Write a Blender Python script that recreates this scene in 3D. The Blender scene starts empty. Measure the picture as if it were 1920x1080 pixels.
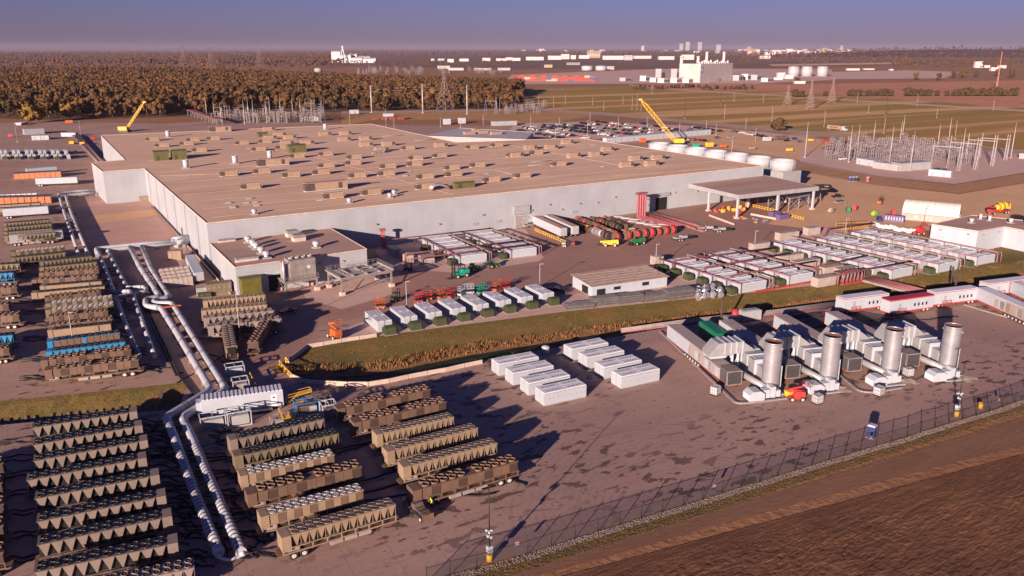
import bpy, math, random
import numpy as np
from mathutils import Vector, Matrix
from mathutils.geometry import tessellate_polygon
random.seed(7); rng = np.random.default_rng(7)
S = bpy.context.scene
COL = S.collection
R = math.radians
# ---------------------------------------------------------------- camera (surveyed: focal length, pitch, heading, height)
FPX, HOR, CAMH, YAW = 1540.0, 90.0, 65.0, 30.5
PITCH = math.atan((540 - HOR) / FPX)
cam_d = bpy.data.cameras.new('camera'); cam = bpy.data.objects.new('camera', cam_d); COL.objects.link(cam)
cam.location = (0, 0, CAMH); cam.rotation_euler = (math.pi/2 - PITCH, 0, -R(YAW))
cam_d.sensor_width = 36; cam_d.lens = FPX / 1920 * 36; cam_d.clip_start = 0.5; cam_d.clip_end = 120000
S.camera = cam
# ---------------------------------------------------------------- sky, sun, exposure
SUN_EL, SUN_SH = 12.0, 33.0            # elevation; direction shadows run towards, from +X
W = bpy.data.worlds.new('World'); S.world = W; W.use_nodes = True
nt = W.node_tree; bg = nt.nodes['Background']
sky = nt.nodes.new('ShaderNodeTexSky'); sky.sky_type = 'NISHITA'; sky.sun_disc = False
sky.sun_elevation = R(SUN_EL); sky.sun_rotation = R(-90 - SUN_SH); sky.altitude = 60; sky.dust_density = 0.25; sky.air_density = 1.0; sky.ozone_density = 5.0
tint = nt.nodes.new('ShaderNodeMix'); tint.data_type = 'RGBA'; tint.blend_type = 'MULTIPLY'; tint.inputs[0].default_value = 1
tint.inputs[7].default_value = (0.50, 0.33, 0.60, 1)
nt.links.new(sky.outputs[0], tint.inputs[6]); nt.links.new(tint.outputs[2], bg.inputs['Color'])
bg.inputs['Strength'].default_value = 0.056
sun_d = bpy.data.lights.new('sun', 'SUN'); sun = bpy.data.objects.new('sun', sun_d); COL.objects.link(sun)
sun_d.energy = 4.6; sun_d.angle = R(0.6); sun_d.color = (1.0, 0.77, 0.63)
_dir = Vector((math.cos(R(SUN_SH))*math.cos(R(SUN_EL)), math.sin(R(SUN_SH))*math.cos(R(SUN_EL)), -math.sin(R(SUN_EL))))
sun.rotation_euler = _dir.to_track_quat('-Z', 'Y').to_euler()
S.view_settings.view_transform = 'Standard'; S.view_settings.look = 'None'; S.view_settings.gamma = 1
S.view_settings.use_curve_mapping = False; S.view_settings.exposure = 1.15
S.render.engine = 'CYCLES'; S.cycles.max_bounces = 5; S.cycles.diffuse_bounces = 2; S.cycles.glossy_bounces = 2
S.cycles.transparent_max_bounces = 8; S.cycles.volume_bounces = 0
# ---------------------------------------------------------------- survey: sight through a photo point down to height z
_y = R(YAW)
_fh = Vector((math.sin(_y), math.cos(_y), 0)); _rt = Vector((math.cos(_y), -math.sin(_y), 0)); _up = Vector((0, 0, 1))
_fw = _fh*math.cos(PITCH) - _up*math.sin(PITCH); _cu = _fh*math.sin(PITCH) + _up*math.cos(PITCH)
def G(px, py, z=0.0):
    d = _fw*FPX + _rt*(px - 960) - _cu*(py - 540)
    t = (z - CAMH) / d.z
    return Vector((d.x*t, d.y*t, z))
def ang(a, b): return math.atan2(b.y - a.y, b.x - a.x)
def hgt(px, py, top):                       # height of a thing whose foot and top are seen at py and top
    s = G(px, py); lo, hi = 0, 120
    for _ in range(40):
        m = (lo + hi)/2; v = Vector((s.x, s.y, m - CAMH)); yy = 540 - FPX*v.dot(_cu)/v.dot(_fw)
        if yy > top: lo = m
        else: hi = m
    return lo
# ---------------------------------------------------------------- helpers
def poly_obj(name, pts, m, kind='structure', label=None, z=0.0, holes=()):
    loops = [[Vector((p[0], p[1], 0)) for p in pts]] + [[Vector((p[0], p[1], 0)) for p in h] for h in holes]
    flat = [v for l in loops for v in l]
    tri = tessellate_polygon(loops)
    me = bpy.data.meshes.new(name); me.from_pydata([(v.x, v.y, z) for v in flat], [], [tuple(t) for t in tri])
    me.update()
    for p in me.polygons:
        if p.normal.z < 0: p.flip()
    me.materials.append(m)
    o = bpy.data.objects.new(name, me); COL.objects.link(o)
    o['kind'] = kind
    if label: o['label'] = label
    return o
class MB:
    def __init__(s): s.v = []; s.f = []; s.mi = []; s.m = 0; s.sm = []
    def add(s, vs, fs, smooth=False):
        b = len(s.v); s.v.extend([tuple(v) for v in vs])
        for f in fs: s.f.append(tuple(i + b for i in f)); s.mi.append(s.m); s.sm.append(smooth)
        return s
    def box(s, x0, x1, y0, y1, z0, z1, T=None):
        vs = [(x0,y0,z0),(x1,y0,z0),(x1,y1,z0),(x0,y1,z0),(x0,y0,z1),(x1,y0,z1),(x1,y1,z1),(x0,y1,z1)]
        if T: vs = [T @ Vector(v) for v in vs]
        return s.add(vs, [(0,3,2,1),(4,5,6,7),(0,1,5,4),(1,2,6,5),(2,3,7,6),(3,0,4,7)])
    def cbox(s, c, d, rz=0): # centred on c in xy, z from c.z
        T = Matrix.Translation(c) @ Matrix.Rotation(rz, 4, 'Z')
        return s.box(-d[0]/2, d[0]/2, -d[1]/2, d[1]/2, 0, d[2], T)
    def tapbox(s, a, b, z0, z1):   # a, b = (x0,x1,y0,y1) bottom and top
        vs = [(a[0],a[2],z0),(a[1],a[2],z0),(a[1],a[3],z0),(a[0],a[3],z0),(b[0],b[2],z1),(b[1],b[2],z1),(b[1],b[3],z1),(b[0],b[3],z1)]
        return s.add(vs, [(0,3,2,1),(4,5,6,7),(0,1,5,4),(1,2,6,5),(2,3,7,6),(3,0,4,7)])
    def cyl(s, a, b, r0, r1=None, n=12, cap=True, smooth=True):
        r1 = r0 if r1 is None else r1
        a = Vector(a); b = Vector(b); d = (b - a).normalized()
        u = d.orthogonal().normalized() if abs(d.z) < .999 else Vector((1,0,0)); w = d.cross(u)
        vs = []
        for c, r in ((a, r0), (b, r1)):
            for i in range(n):
                t = 2*math.pi*i/n; vs.append(c + (u*math.cos(t) + w*math.sin(t))*r)
        k = len(s.f)
        s.add(vs, [(i, (i+1) % n, n + (i+1) % n, n + i) for i in range(n)], smooth)
        if cap:
            base = len(s.v) - 2*n
            s.f.append(tuple(base + i for i in reversed(range(n)))); s.f.append(tuple(base + n + i for i in range(n)))
            s.mi += [s.m]*2; s.sm += [False]*2
        return s
    def ring(s, c, ro, ri, z0, z1, n=16):   # open vertical tube with wall thickness
        c = Vector(c); vs = []
        for r, z in ((ro,z0),(ro,z1),(ri,z1),(ri,z0)):
            for i in range(n):
                t = 2*math.pi*i/n; vs.append((c.x + r*math.cos(t), c.y + r*math.sin(t), c.z + z))
        fs = []
        for k in range(4):
            for i in range(n):
                a, b = k*n + i, k*n + (i+1) % n; c2, d = ((k+1) % 4)*n + (i+1) % n, ((k+1) % 4)*n + i
                fs.append((a, b, c2, d))
        return s.add(vs, fs, True)
    def prism(s, poly, z0, z1):
        n = len(poly); vs = [(p[0], p[1], z0) for p in poly] + [(p[0], p[1], z1) for p in poly]
        a = sum(poly[i][0]*poly[(i+1) % n][1] - poly[(i+1) % n][0]*poly[i][1] for i in range(n))
        o = list(range(n)) if a > 0 else list(reversed(range(n)))
        fs = [tuple(reversed(o)), tuple(i + n for i in o)]
        fs += [(o[i], o[(i+1) % n], o[(i+1) % n] + n, o[i] + n) for i in range(n)]
        return s.add(vs, fs)
    def prof(s, pts, y0, y1):     # outline in x,z extruded along y
        n = len(pts); vs = [(p[0], y0, p[1]) for p in pts] + [(p[0], y1, p[1]) for p in pts]
        fs = [tuple(range(n)), tuple(reversed(range(n, 2*n)))] + [((i+1) % n, i, i + n, (i+1) % n + n) for i in range(n)]
        return s.add(vs, fs)
    def profx(s, pts, x0, x1):    # outline in y,z extruded along x
        n = len(pts); vs = [(x0, p[0], p[1]) for p in pts] + [(x1, p[0], p[1]) for p in pts]
        fs = [tuple(reversed(range(n))), tuple(range(n, 2*n))] + [(i, (i+1) % n, (i+1) % n + n, i + n) for i in range(n)]
        return s.add(vs, fs)
    def bar(s, a, b, w=.1, h=None): # square bar
        a = Vector(a); b = Vector(b); d = b - a; L = d.length
        if L < 1e-6: return s
        T = Matrix.Translation(a) @ d.to_track_quat('X', 'Z').to_matrix().to_4x4()
        h = h or w
        return s.box(0, L, -w/2, w/2, -h/2, h/2, T)
    def tube(s, pts, r, n=10, cap=True):
        pts = [Vector(p) for p in pts]; m = len(pts); vs = []; prev = None
        for i, p in enumerate(pts):
            d = (pts[min(i+1, m-1)] - pts[max(i-1, 0)]).normalized()
            if prev is None:
                u = d.orthogonal().normalized()
            else:
                u = (prev - d*prev.dot(d)).normalized()
            prev = u; w = d.cross(u)
            k = 1.0
            if 0 < i < m-1:
                c = (pts[i] - pts[i-1]).normalized().dot((pts[i+1] - pts[i]).normalized()); k = 1/max(.6, math.sqrt(max(0.0, (1 + c)/2)))
            for j in range(n):
                t = 2*math.pi*j/n; vs.append(p + (u*math.cos(t) + w*math.sin(t))*r*k)
        fs = [(i*n + j, i*n + (j+1) % n, (i+1)*n + (j+1) % n, (i+1)*n + j) for i in range(m-1) for j in range(n)]
        s.add(vs, fs, True)
        if cap:
            b = len(s.v) - m*n
            s.f.append(tuple(b + j for j in reversed(range(n)))); s.f.append(tuple(b + (m-1)*n + j for j in range(n)))
            s.mi += [s.m]*2; s.sm += [False]*2
        return s
    def dome(s, c, r, h, n=12, k=4):
        c = Vector(c); vs = []
        for i in range(k):
            t = math.pi/2*i/k
            for j in range(n):
                a = 2*math.pi*j/n; vs.append((c.x + r*math.cos(t)*math.cos(a), c.y + r*math.cos(t)*math.sin(a), c.z + h*math.sin(t)))
        vs.append((c.x, c.y, c.z + h))
        fs = [(i*n + j, i*n + (j+1) % n, (i+1)*n + (j+1) % n, (i+1)*n + j) for i in range(k-1) for j in range(n)]
        fs += [((k-1)*n + j, (k-1)*n + (j+1) % n, k*n) for j in range(n)]
        return s.add(vs, fs, True)
    def blob(s, c, r, seed=0, n=8, k=5):
        rr = random.Random(seed); c = Vector(c); vs = []
        for i in range(k+1):
            t = math.pi*i/k - math.pi/2
            for j in range(n):
                a = 2*math.pi*j/n; q = 1 + rr.uniform(-.25, .25)
                vs.append((c.x + r[0]*q*math.cos(t)*math.cos(a), c.y + r[1]*q*math.cos(t)*math.sin(a), c.z + r[2]*q*math.sin(t)))
        fs = [(i*n + j, i*n + (j+1) % n, (i+1)*n + (j+1) % n, (i+1)*n + j) for i in range(k) for j in range(n)]
        return s.add(vs, fs)
    def mesh(s, name, mats):
        me = bpy.data.meshes.new(name); me.from_pydata(s.v, [], s.f)
        for m in (mats if isinstance(mats, (list, tuple)) else [mats]): me.materials.append(m)
        me.polygons.foreach_set('material_index', s.mi); me.polygons.foreach_set('use_smooth', s.sm); me.update()
        return me
    def build(s, name, mats, parent=None):
        return link(name, s.mesh(name, mats), parent)
def link(name, me, parent=None, loc=None, rz=None):
    o = bpy.data.objects.new(name, me); COL.objects.link(o)
    if parent: o.parent = parent
    if loc is not None: o.location = loc
    if rz is not None: o.rotation_euler = (0, 0, rz)
    return o
KIDS = {}
def tag(o, label, cat, group=None):
    o['label'] = label; o['category'] = cat
    if group: o['group'] = group
    return o
def thing(name, label, cat, loc=(0,0,0), rz=0, group=None):
    o = bpy.data.objects.new(name, None); COL.objects.link(o); o.empty_display_size = .5
    o.location = loc; o.rotation_euler = (0, 0, rz)
    return tag(o, label, cat, group)
def stuff(o, label): o['kind'] = 'stuff'; o['label'] = label; return o
def kids(o):
    return [c for c in bpy.data.objects if c.parent == o]
def tree_of(o, allk):
    return [(c, [(d, []) for d in allk.get(c.name, [])]) for c in allk.get(o.name, [])]
class Proto:
    """a finished thing kept with the list of its parts, copied with each of them"""
    def __init__(s, root):
        byp = {}
        for c in bpy.data.objects:
            if c.parent: byp.setdefault(c.parent.name, []).append(c)
        s.root = root; s.parts = [(c, byp.get(c.name, [])) for c in byp.get(root.name, [])]; s.used = False
    def put(s, loc, rz=0, label=None, group=None, scale=None):
        if not s.used:
            s.used = True; r = s.root
        else:
            r = s.root.copy(); COL.objects.link(r)
            for c, ds in s.parts:
                e = c.copy(); COL.objects.link(e); e.parent = r
                for d in ds:
                    g = d.copy(); COL.objects.link(g); g.parent = e
        r.location = loc; r.rotation_euler = (0, 0, rz)
        if scale: r.scale = scale if isinstance(scale, (tuple, list)) else (scale,)*3
        if label: r['label'] = label
        if group: r['group'] = group
        return r
def curve_round(P, rad):
    out = [P[0]]
    for i in range(1, len(P)-1):
        a, b, c = P[i-1], P[i], P[i+1]; d1 = (a-b); d2 = (c-b); q = min(rad, d1.length*.45, d2.length*.45)
        p1 = b + d1.normalized()*q; p2 = b + d2.normalized()*q
        for t in (0,.25,.5,.75,1): out.append(p1*(1-t)**2 + b*2*t*(1-t) + p2*t*t)
    return out + [P[-1]]
ORD = ['first','second','third','fourth','fifth','sixth','seventh','eighth','ninth','tenth','eleventh','twelfth','thirteenth','fourteenth','fifteenth','sixteenth']
# ---------------------------------------------------------------- materials
MC = {}
def M(name, col, rough=.75, metal=0.0, var=.18, scale=.6, bump=0.0, spec=.35):
    if name in MC: return MC[name]
    m = bpy.data.materials.new(name); m.use_nodes = True; n = m.node_tree.nodes; l = m.node_tree.links
    b = n['Principled BSDF']; b.inputs['Roughness'].default_value = rough; b.inputs['Metallic'].default_value = metal
    b.inputs['Specular IOR Level'].default_value = spec
    tc = n.new('ShaderNodeNewGeometry'); nz = n.new('ShaderNodeTexNoise'); nz.inputs['Scale'].default_value = scale; nz.inputs['Detail'].default_value = 4
    l.new(tc.outputs['Position'], nz.inputs['Vector'])
    mx = n.new('ShaderNodeMix'); mx.data_type = 'RGBA'; mx.clamp_factor = True
    c = col
    mx.inputs[6].default_value = (c[0]*(1-var), c[1]*(1-var), c[2]*(1-var*1.05), 1)
    mx.inputs[7].default_value = (min(1, c[0]*(1+var)), min(1, c[1]*(1+var)), min(1, c[2]*(1+var*.9)), 1)
    mr = n.new('ShaderNodeMapRange'); mr.inputs[1].default_value = .3; mr.inputs[2].default_value = .7
    l.new(nz.outputs[0], mr.inputs[0]); l.new(mr.outputs[0], mx.inputs[0]); l.new(mx.outputs[2], b.inputs['Base Color'])
    if bump:
        n2 = n.new('ShaderNodeTexNoise'); n2.inputs['Scale'].default_value = scale*8; n2.inputs['Detail'].default_value = 3
        l.new(tc.outputs['Position'], n2.inputs['Vector'])
        bp = n.new('ShaderNodeBump'); bp.inputs['Strength'].default_value = bump; bp.inputs['Distance'].default_value = .2
        l.new(n2.outputs[0], bp.inputs['Height']); l.new(bp.outputs[0], b.inputs['Normal'])
    MC[name] = m
    return m
class NG:
    """tiny node-graph builder"""
    def __init__(s, name, rough=.85):
        s.m = bpy.data.materials.new(name); s.m.use_nodes = True; s.t = s.m.node_tree; s.n = s.t.nodes; s.l = s.t.links
        s.b = s.n['Principled BSDF']; s.b.inputs['Roughness'].default_value = rough; s.b.inputs['Specular IOR Level'].default_value = .25
        s.pos = s.n.new('ShaderNodeNewGeometry').outputs['Position']
    def map(s, scale=(1,1,1), rot=0, loc=(0,0,0)):
        k = s.n.new('ShaderNodeMapping'); k.inputs['Scale'].default_value = scale; k.inputs['Rotation'].default_value = (0,0,rot); k.inputs['Location'].default_value = loc
        s.l.new(s.pos, k.inputs['Vector']); return k.outputs[0]
    def noise(s, scale, detail=4, vec=None, lo=.35, hi=.65, rough=.5):
        k = s.n.new('ShaderNodeTexNoise'); k.inputs['Scale'].default_value = scale; k.inputs['Detail'].default_value = detail; k.inputs['Roughness'].default_value = rough
        s.l.new(vec or s.pos, k.inputs['Vector'])
        r = s.n.new('ShaderNodeMapRange'); r.inputs[1].default_value = lo; r.inputs[2].default_value = hi
        s.l.new(k.outputs[0], r.inputs[0]); return r.outputs[0]
    def mix(s, f, a, b):
        k = s.n.new('ShaderNodeMix'); k.data_type = 'RGBA'
        if isinstance(f, (int, float)): k.inputs[0].default_value = f
        else: s.l.new(f, k.inputs[0])
        for i, c in ((6, a), (7, b)):
            if isinstance(c, tuple): k.inputs[i].default_value = (*c, 1)
            else: s.l.new(c, k.inputs[i])
        return k.outputs[2]
    def math(s, op, a, b=0.0):
        k = s.n.new('ShaderNodeMath'); k.operation = op
        for i, c in ((0, a), (1, b)):
            if isinstance(c, (int, float)): k.inputs[i].default_value = c
            else: s.l.new(c, k.inputs[i])
        return k.outputs[0]
    def xyz(s, vec):
        k = s.n.new('ShaderNodeSeparateXYZ'); s.l.new(vec, k.inputs[0]); return k.outputs
    def col(s, c): s.l.new(c, s.b.inputs['Base Color']); return s
    def bump(s, h, strength=.5, dist=.2):
        k = s.n.new('ShaderNodeBump'); k.inputs['Strength'].default_value = strength; k.inputs['Distance'].default_value = dist
        s.l.new(h, k.inputs['Height']); s.l.new(k.outputs[0], s.b.inputs['Normal']); return s
# ================================================================ ground and setting
XA = R(-3)                                    # the plant's long direction
def PX(l, z=0): return [G(x, y, z) for x, y in l]
def concrete(name, c1, c2, stain, joint=6.0, stains=.562, crot=XA, arcs=None):
    g = NG(name, .8)
    big = g.noise(.035, 4); fine = g.noise(1.3, 5, lo=.3, hi=.7)
    c = g.mix(big, c1, c2); c = g.mix(g.math('MULTIPLY', fine, .35), c, tuple(v*.72 for v in c1))
    # tyre-swept streaks
    st = g.noise(.5, 5, g.map((.08, 1, 1), crot + .3), .48, .75); c = g.mix(g.math('MULTIPLY', st, .30), c, tuple(v*.6 for v in c1))
    # damp and oil patches with shapes of their own
    pt = g.noise(.26, 5, g.map((1, 1.9, 1), crot), stains, stains + .008, .6); gate = g.noise(.022, 2, None, .42, .52)
    pm = g.math('MULTIPLY', pt, gate)
    sp = g.noise(.55, 3, g.map((1, 1.6, 1), 0, (31, 7, 0)), .668, .68); pm = g.math('MAXIMUM', pm, g.math('MULTIPLY', sp, .8))
    c = g.mix(g.math('MULTIPLY', pm, .9), c, stain)
    if arcs:        # tyre arcs where machines swing round
        d = g.n.new('ShaderNodeVectorMath'); d.operation = 'DISTANCE'; g.l.new(g.pos, d.inputs[0]); d.inputs[1].default_value = arcs
        rr = g.math('ADD', d.outputs['Value'], g.noise(.12, 3, None, 0, 1)); w = g.math('SINE', g.math('MULTIPLY', rr, 5.2)); w = g.math('MULTIPLY', g.math('GREATER_THAN', w, .25), g.noise(.35, 4, None, .4, .6))
        near = g.math('LESS_THAN', g.math('ABSOLUTE', g.math('SUBTRACT', d.outputs['Value'], 21)), 8.5); c = g.mix(g.math('MULTIPLY', g.math('MULTIPLY', w, near), .30), c, tuple(v*.5 for v in c1))
    # sawn joints
    x = g.xyz(g.map((1/joint, 1/joint, 1), -crot))
    jm = None
    for i in (0, 1):
        fr = g.math('FRACT', x[i]); d = g.math('ABSOLUTE', g.math('SUBTRACT', fr, .5)); e = g.math('GREATER_THAN', d, .5 - .04/joint)
        jm = e if jm is None else g.math('MAXIMUM', jm, e)
    c = g.mix(g.math('MULTIPLY', jm, .45), c, tuple(v*.35 for v in c1))
    g.col(c); return g.m
m_pad = concrete('concrete_pad', (.37,.238,.202), (.43,.282,.235), (.10,.062,.056), arcs=tuple(G(1330,960)))
m_yard = concrete('worn_asphalt', (.36,.205,.165), (.42,.24,.19), (.21,.115,.095), 9.0, .66)
m_leftyard = concrete('dusty_yard', (.40,.25,.20), (.47,.30,.235), (.13,.075,.065), 7.0, .60)
m_light = concrete('pale_concrete', (.60,.40,.34), (.66,.45,.38), (.32,.2,.17), 5.0, .70)
def soil(name, a, b, c, s=.05, fine=1.0, bump=.4, rot=0, st=(1,1,1)):
    g = NG(name, .95); v = g.map(st, rot)
    k = g.mix(g.noise(s, 5, v), a, b); k = g.mix(g.math('MULTIPLY', g.noise(fine, 6, v, .4, .7), .6), k, c)
    g.col(k); g.bump(g.noise(fine*1.7, 5, v, .2, .8), bump, .3); return g.m
m_ground = soil('brown_ground', (.30,.14,.07), (.36,.18,.09), (.20,.095,.045), .012, .5)
m_grass = soil('bank_grass', (.14,.105,.028), (.21,.125,.042), (.085,.085,.02), .12, 1.0, .3)
m_field_far = NG('meadow', .95); _v = m_field_far.map((.10,1.3,1), R(20)); _v2 = m_field_far.map((.3,1.2,1), R(17), (300,90,0))
_c = m_field_far.mix(m_field_far.noise(.006, 4, _v2, .4, .6), (.36,.20,.045), (.27,.19,.035)); _c = m_field_far.mix(m_field_far.noise(.016, 5, _v, .50, .62), _c, (.62,.36,.16)); _c = m_field_far.mix(m_field_far.math('MULTIPLY', m_field_far.noise(.15, 4, _v, .45, .7), .4), _c, (.30,.16,.045)); m_field_far.col(_c); m_field_far = m_field_far.m
m_heath = soil('russet_heath', (.50,.215,.12), (.58,.26,.15), (.33,.14,.08), .01, .08, .3)
m_dirt = soil('yard_dirt', (.62,.37,.21), (.70,.43,.25), (.52,.30,.17), .05, .4, .03)
m_road = soil('road_asphalt', (.40,.27,.23), (.45,.31,.26), (.34,.22,.19), .05, .6, .05)
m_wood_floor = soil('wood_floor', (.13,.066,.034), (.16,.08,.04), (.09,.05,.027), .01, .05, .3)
# --- the ditch: north brink, south brink (photo points read off at ground level)
dn = [(500,690),(520,684),(568,655),(640,640),(760,623),(900,605),(1060,584),(1260,563),(1460,543),(1700,514),(1930,486),(2300,440)]
ds = [(541,700),(556,706),(628,723),(700,722),(780,707),(905,675),(1060,648),(1240,616),(1400,596),(1580,575),(1930,528),(2300,478)]
DN = PX(dn); DS = PX(ds)
def resample(P, k):
    L = [0]
    for a, b in zip(P, P[1:]): L.append(L[-1] + (b - a).length)
    out = []
    for i in range(k):
        t = L[-1]*i/(k-1); j = max(0, min(len(P)-2, sum(1 for q in L if q <= t) - 1)); u = (t - L[j])/max(1e-6, L[j+1] - L[j]); out.append(P[j].lerp(P[j+1], min(1, u)))
    return out
NS = 110; rn = resample(DN, NS); rs = resample(DS, NS)
prof_t = [0,.06,.14,.22,.30,.38,.46,.52,.58,.62,.72,.78,.86,.94,1]; prof_z = [0,-.12,-.40,-.75,-1.1,-1.4,-1.65,-1.85,-2.0,-2.1,-2.1,-2.0,-1.5,-.6,0]
dv = []; df = []; dm = []
for i in range(NS):
    e = min(1, i/7.0)
    for j, (t, z) in enumerate(zip(prof_t, prof_z)):
        p = rn[i].lerp(rs[i], t); k = 0 if j in (0, len(prof_t)-1) else 1
        dv.append((p.x + rng.normal(0,.12)*k, p.y + rng.normal(0,.12)*k, (z + rng.normal(0,.09)*k*(.15 if .6 < t < .74 else 1))*(e if i else 0)))
K = len(prof_t)
for i in range(NS-1):
    for j in range(K-1):
        df.append((i*K+j, i*K+j+1, (i+1)*K+j+1, (i+1)*K+j)); t = prof_t[j]
        dm.append(0 if t < .44 else 1 if t < .60 else 2 if t < .72 else 3)
me = bpy.data.meshes.new('ditch'); me.from_pydata(dv, [], df)
m_reed = soil('reed_bed', (.26,.135,.05), (.30,.17,.07), (.12,.06,.025), .3, 1.5, 1)
m_slime = M('ditch_water', (.022,.026,.014), .55, 0, .4, .3, 0, .12)
m_lush = soil('lush_grass', (.055,.075,.018), (.085,.095,.025), (.04,.05,.012), .3, 1.5, .8)
for m in (m_grass, m_reed, m_slime, m_lush): me.materials.append(m)
me.polygons.foreach_set('material_index', dm); me.polygons.foreach_set('use_smooth', [True]*len(df)); me.update()
o = link('drainage_ditch', me); o['kind'] = 'structure'; o['label'] = 'grassy drainage ditch running between the two yards'
hole = [(p.x, p.y) for p in rn] + [(p.x, p.y) for p in reversed(rs)]
# second short ditch on the left behind the front chillers
ln = PX([(352,716),(250,727),(120,740),(0,752),(-120,764)]); ls = PX([(335,768),(240,775),(120,786),(0,797),(-120,808)])
NS2 = 30; a2 = resample(ln, NS2); b2 = resample(ls, NS2); t2 = [0,.15,.35,.55,.7,.8,.88,1]; z2 = [0,-.3,-.9,-1.6,-2.0,-2.0,-1.4,0]
dv = []; df = []; dm = []
for i in range(NS2):
    for j, (t, z) in enumerate(zip(t2, z2)):
        p = a2[i].lerp(b2[i], t); k = 0 if j in (0, 7) else 1; dv.append((p.x, p.y, z + rng.normal(0,.08)*k))
for i in range(NS2-1):
    for j in range(7): df.append((i*8+j, (i+1)*8+j, (i+1)*8+j+1, i*8+j+1)); dm.append(0 if t2[j] < .55 else 1)
me = bpy.data.meshes.new('side_ditch'); me.from_pydata(dv, [], df)
m_rip = soil('stone_bed', (.20,.155,.15), (.26,.2,.19), (.05,.04,.04), .5, 2.5, 1)
me.materials.append(m_grass); me.materials.append(m_rip); me.polygons.foreach_set('material_index', dm); me.update()
o = link('side_ditch', me); o['kind'] = 'structure'; o['label'] = 'short grassy ditch with a stone bed behind the front chillers'
hole2 = [(p.x, p.y) for p in a2] + [(p.x, p.y) for p in reversed(b2)]
BIG = 25000
gh = [(-BIG,-3000),(BIG,-3000),(BIG,BIG),(-BIG,BIG)]
poly_obj('ground', gh, m_ground, label='bare brown ground reaching the horizon', z=-.03, holes=[hole, hole2])
def sheet(name, pts, m, z, label): return poly_obj(name, PX(pts), m, label=label, z=z)
# yards
north = [(568,655),(640,640),(760,623),(900,605),(1060,584),(1260,563),(1460,543),(1700,514),(1755,508),(1880,495),(1760,468)]
sheet('plant_yard', [(352,716),(420,720),(500,690),(520,684)] + north + [(1660,400),(1700,330),(1500,300),(1100,238),(800,236),(420,226),(300,232),(120,228),(-200,236),(-500,300),(-500,800),(-120,764),(0,752),(120,740),(250,727)], m_leftyard, 0, 'dusty grey brown works yard round the warehouse')
sheet('asphalt_yard', [(452,700),(500,690),(520,684),(568,655),(600,610),(700,590),(1050,552),(1240,512),(1450,470),(1640,430),(1700,395),(1690,372),(1560,350),(1440,330),(1240,395),(700,462),(690,510),(740,520),(735,545),(640,575),(500,570),(440,610)], m_yard, .005, 'brown asphalt roadway in front of the warehouse')
sheet('front_pad', [(430,722),(500,690),(541,700),(556,706),(628,723),(700,722),(780,707),(905,675),(1060,648),(1240,616),(1400,596),(1580,575),(1930,528),(2300,478),(2300,640),(1902,752),(1805,783),(1671,825),(1490,880),(1317,934),(1162,981),(989,1036),(844,1075),(700,1120),(-300,1400),(-700,1000),(-300,826),(0,797),(120,786),(240,775),(335,768),(352,716)], m_pad, .004, 'stained concrete pad carrying chillers, batteries and turbines')
sheet('battery_apron', [(640,640),(760,623),(900,605),(1060,584),(1460,543),(1700,514),(1880,495),(1790,466),(1560,425),(1480,440),(1420,465),(1230,497),(1100,545),(1050,560),(1000,562),(690,600),(640,620)], m_light, .010, 'pale concrete apron under the battery rows')
sheet('battery_court', [(702,470),(880,425),(985,430),(1020,482),(1010,490),(865,512),(780,506),(740,508)], m_light, .012, 'pale concrete court beside the warehouse wall')
sheet('gravel_court', [(330,560),(215,505),(165,455),(130,385),(250,365),(290,372),(352,448)], soil('court_soil',(.50,.30,.245),(.56,.34,.28),(.44,.26,.21),.1,.5,.05), .006, 'bare pale ground between pipes and warehouse')
sheet('dirt_strip', [(150,425),(170,405),(292,392),(300,402)], m_dirt, .012, 'strip of brown soil beside the warehouse')
sheet('plinth_apron', [(575,560),(640,580),(735,552),(733,530),(690,505),(560,540)], m_light, .012, 'rounded concrete apron under the steel platforms')
sheet('dirt_yard', [(1440,420),(1540,432),(1640,428),(1760,432),(1750,447),(1900,474),(2200,474),(2200,345),(1930,342),(1800,364),(1640,347),(1480,318),(1430,330),(1535,352)], m_dirt, .009, 'brown dirt yard beyond the canopy')
sheet('green_verge', [(1755,508),(1880,495),(1930,486),(2300,440),(2300,420),(1920,458),(1860,462),(1880,490)], m_grass, .011, 'grass verge by the white building')
sheet('mat_area', [(1352,622),(1480,594),(1600,580),(1715,600),(1722,622),(1640,612),(1560,618),(1500,640),(1420,632)], soil('dark_mats',(.10,.075,.075),(.13,.10,.095),(.06,.05,.05),.2,.8,.1), .012, 'dark rubber mats laid behind the turbine sets')
# outside the fence
sheet('dirt_track', [(600,1200),(880,1080),(1330,960),(1700,850),(1990,760),(2300,650),(2300,780),(1920,835),(1700,890),(1400,970),(1150,1040),(900,1110)], m_dirt if False else soil('track_soil', (.21,.11,.068), (.25,.13,.08), (.17,.085,.055), .2, 1.2, .15, R(-4), (.3,1.5,1)), .006, 'bare dirt track outside the fence')
def strip(a, b, lo, hi, name, m, z, label):
    P = [(844,1079),(989,1040),(1162,985),(1317,938),(1490,884),(1671,829),(1805,787),(1902,756),(2300,636)]
    sheet(name, [(x-30, y + a*(y/900)) for x, y in P] + [(x-30, y + b*(y/900)) for x, y in reversed(P)], m, z, label)
strip(10, 34, 0, 0, 'grass_margin', soil('margin_grass', (.17,.105,.045), (.11,.095,.03), (.20,.12,.055), .25, 1.6, .8, R(-4), (.4,1,1)), .016, 'ragged grass margin outside the fence')
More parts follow.
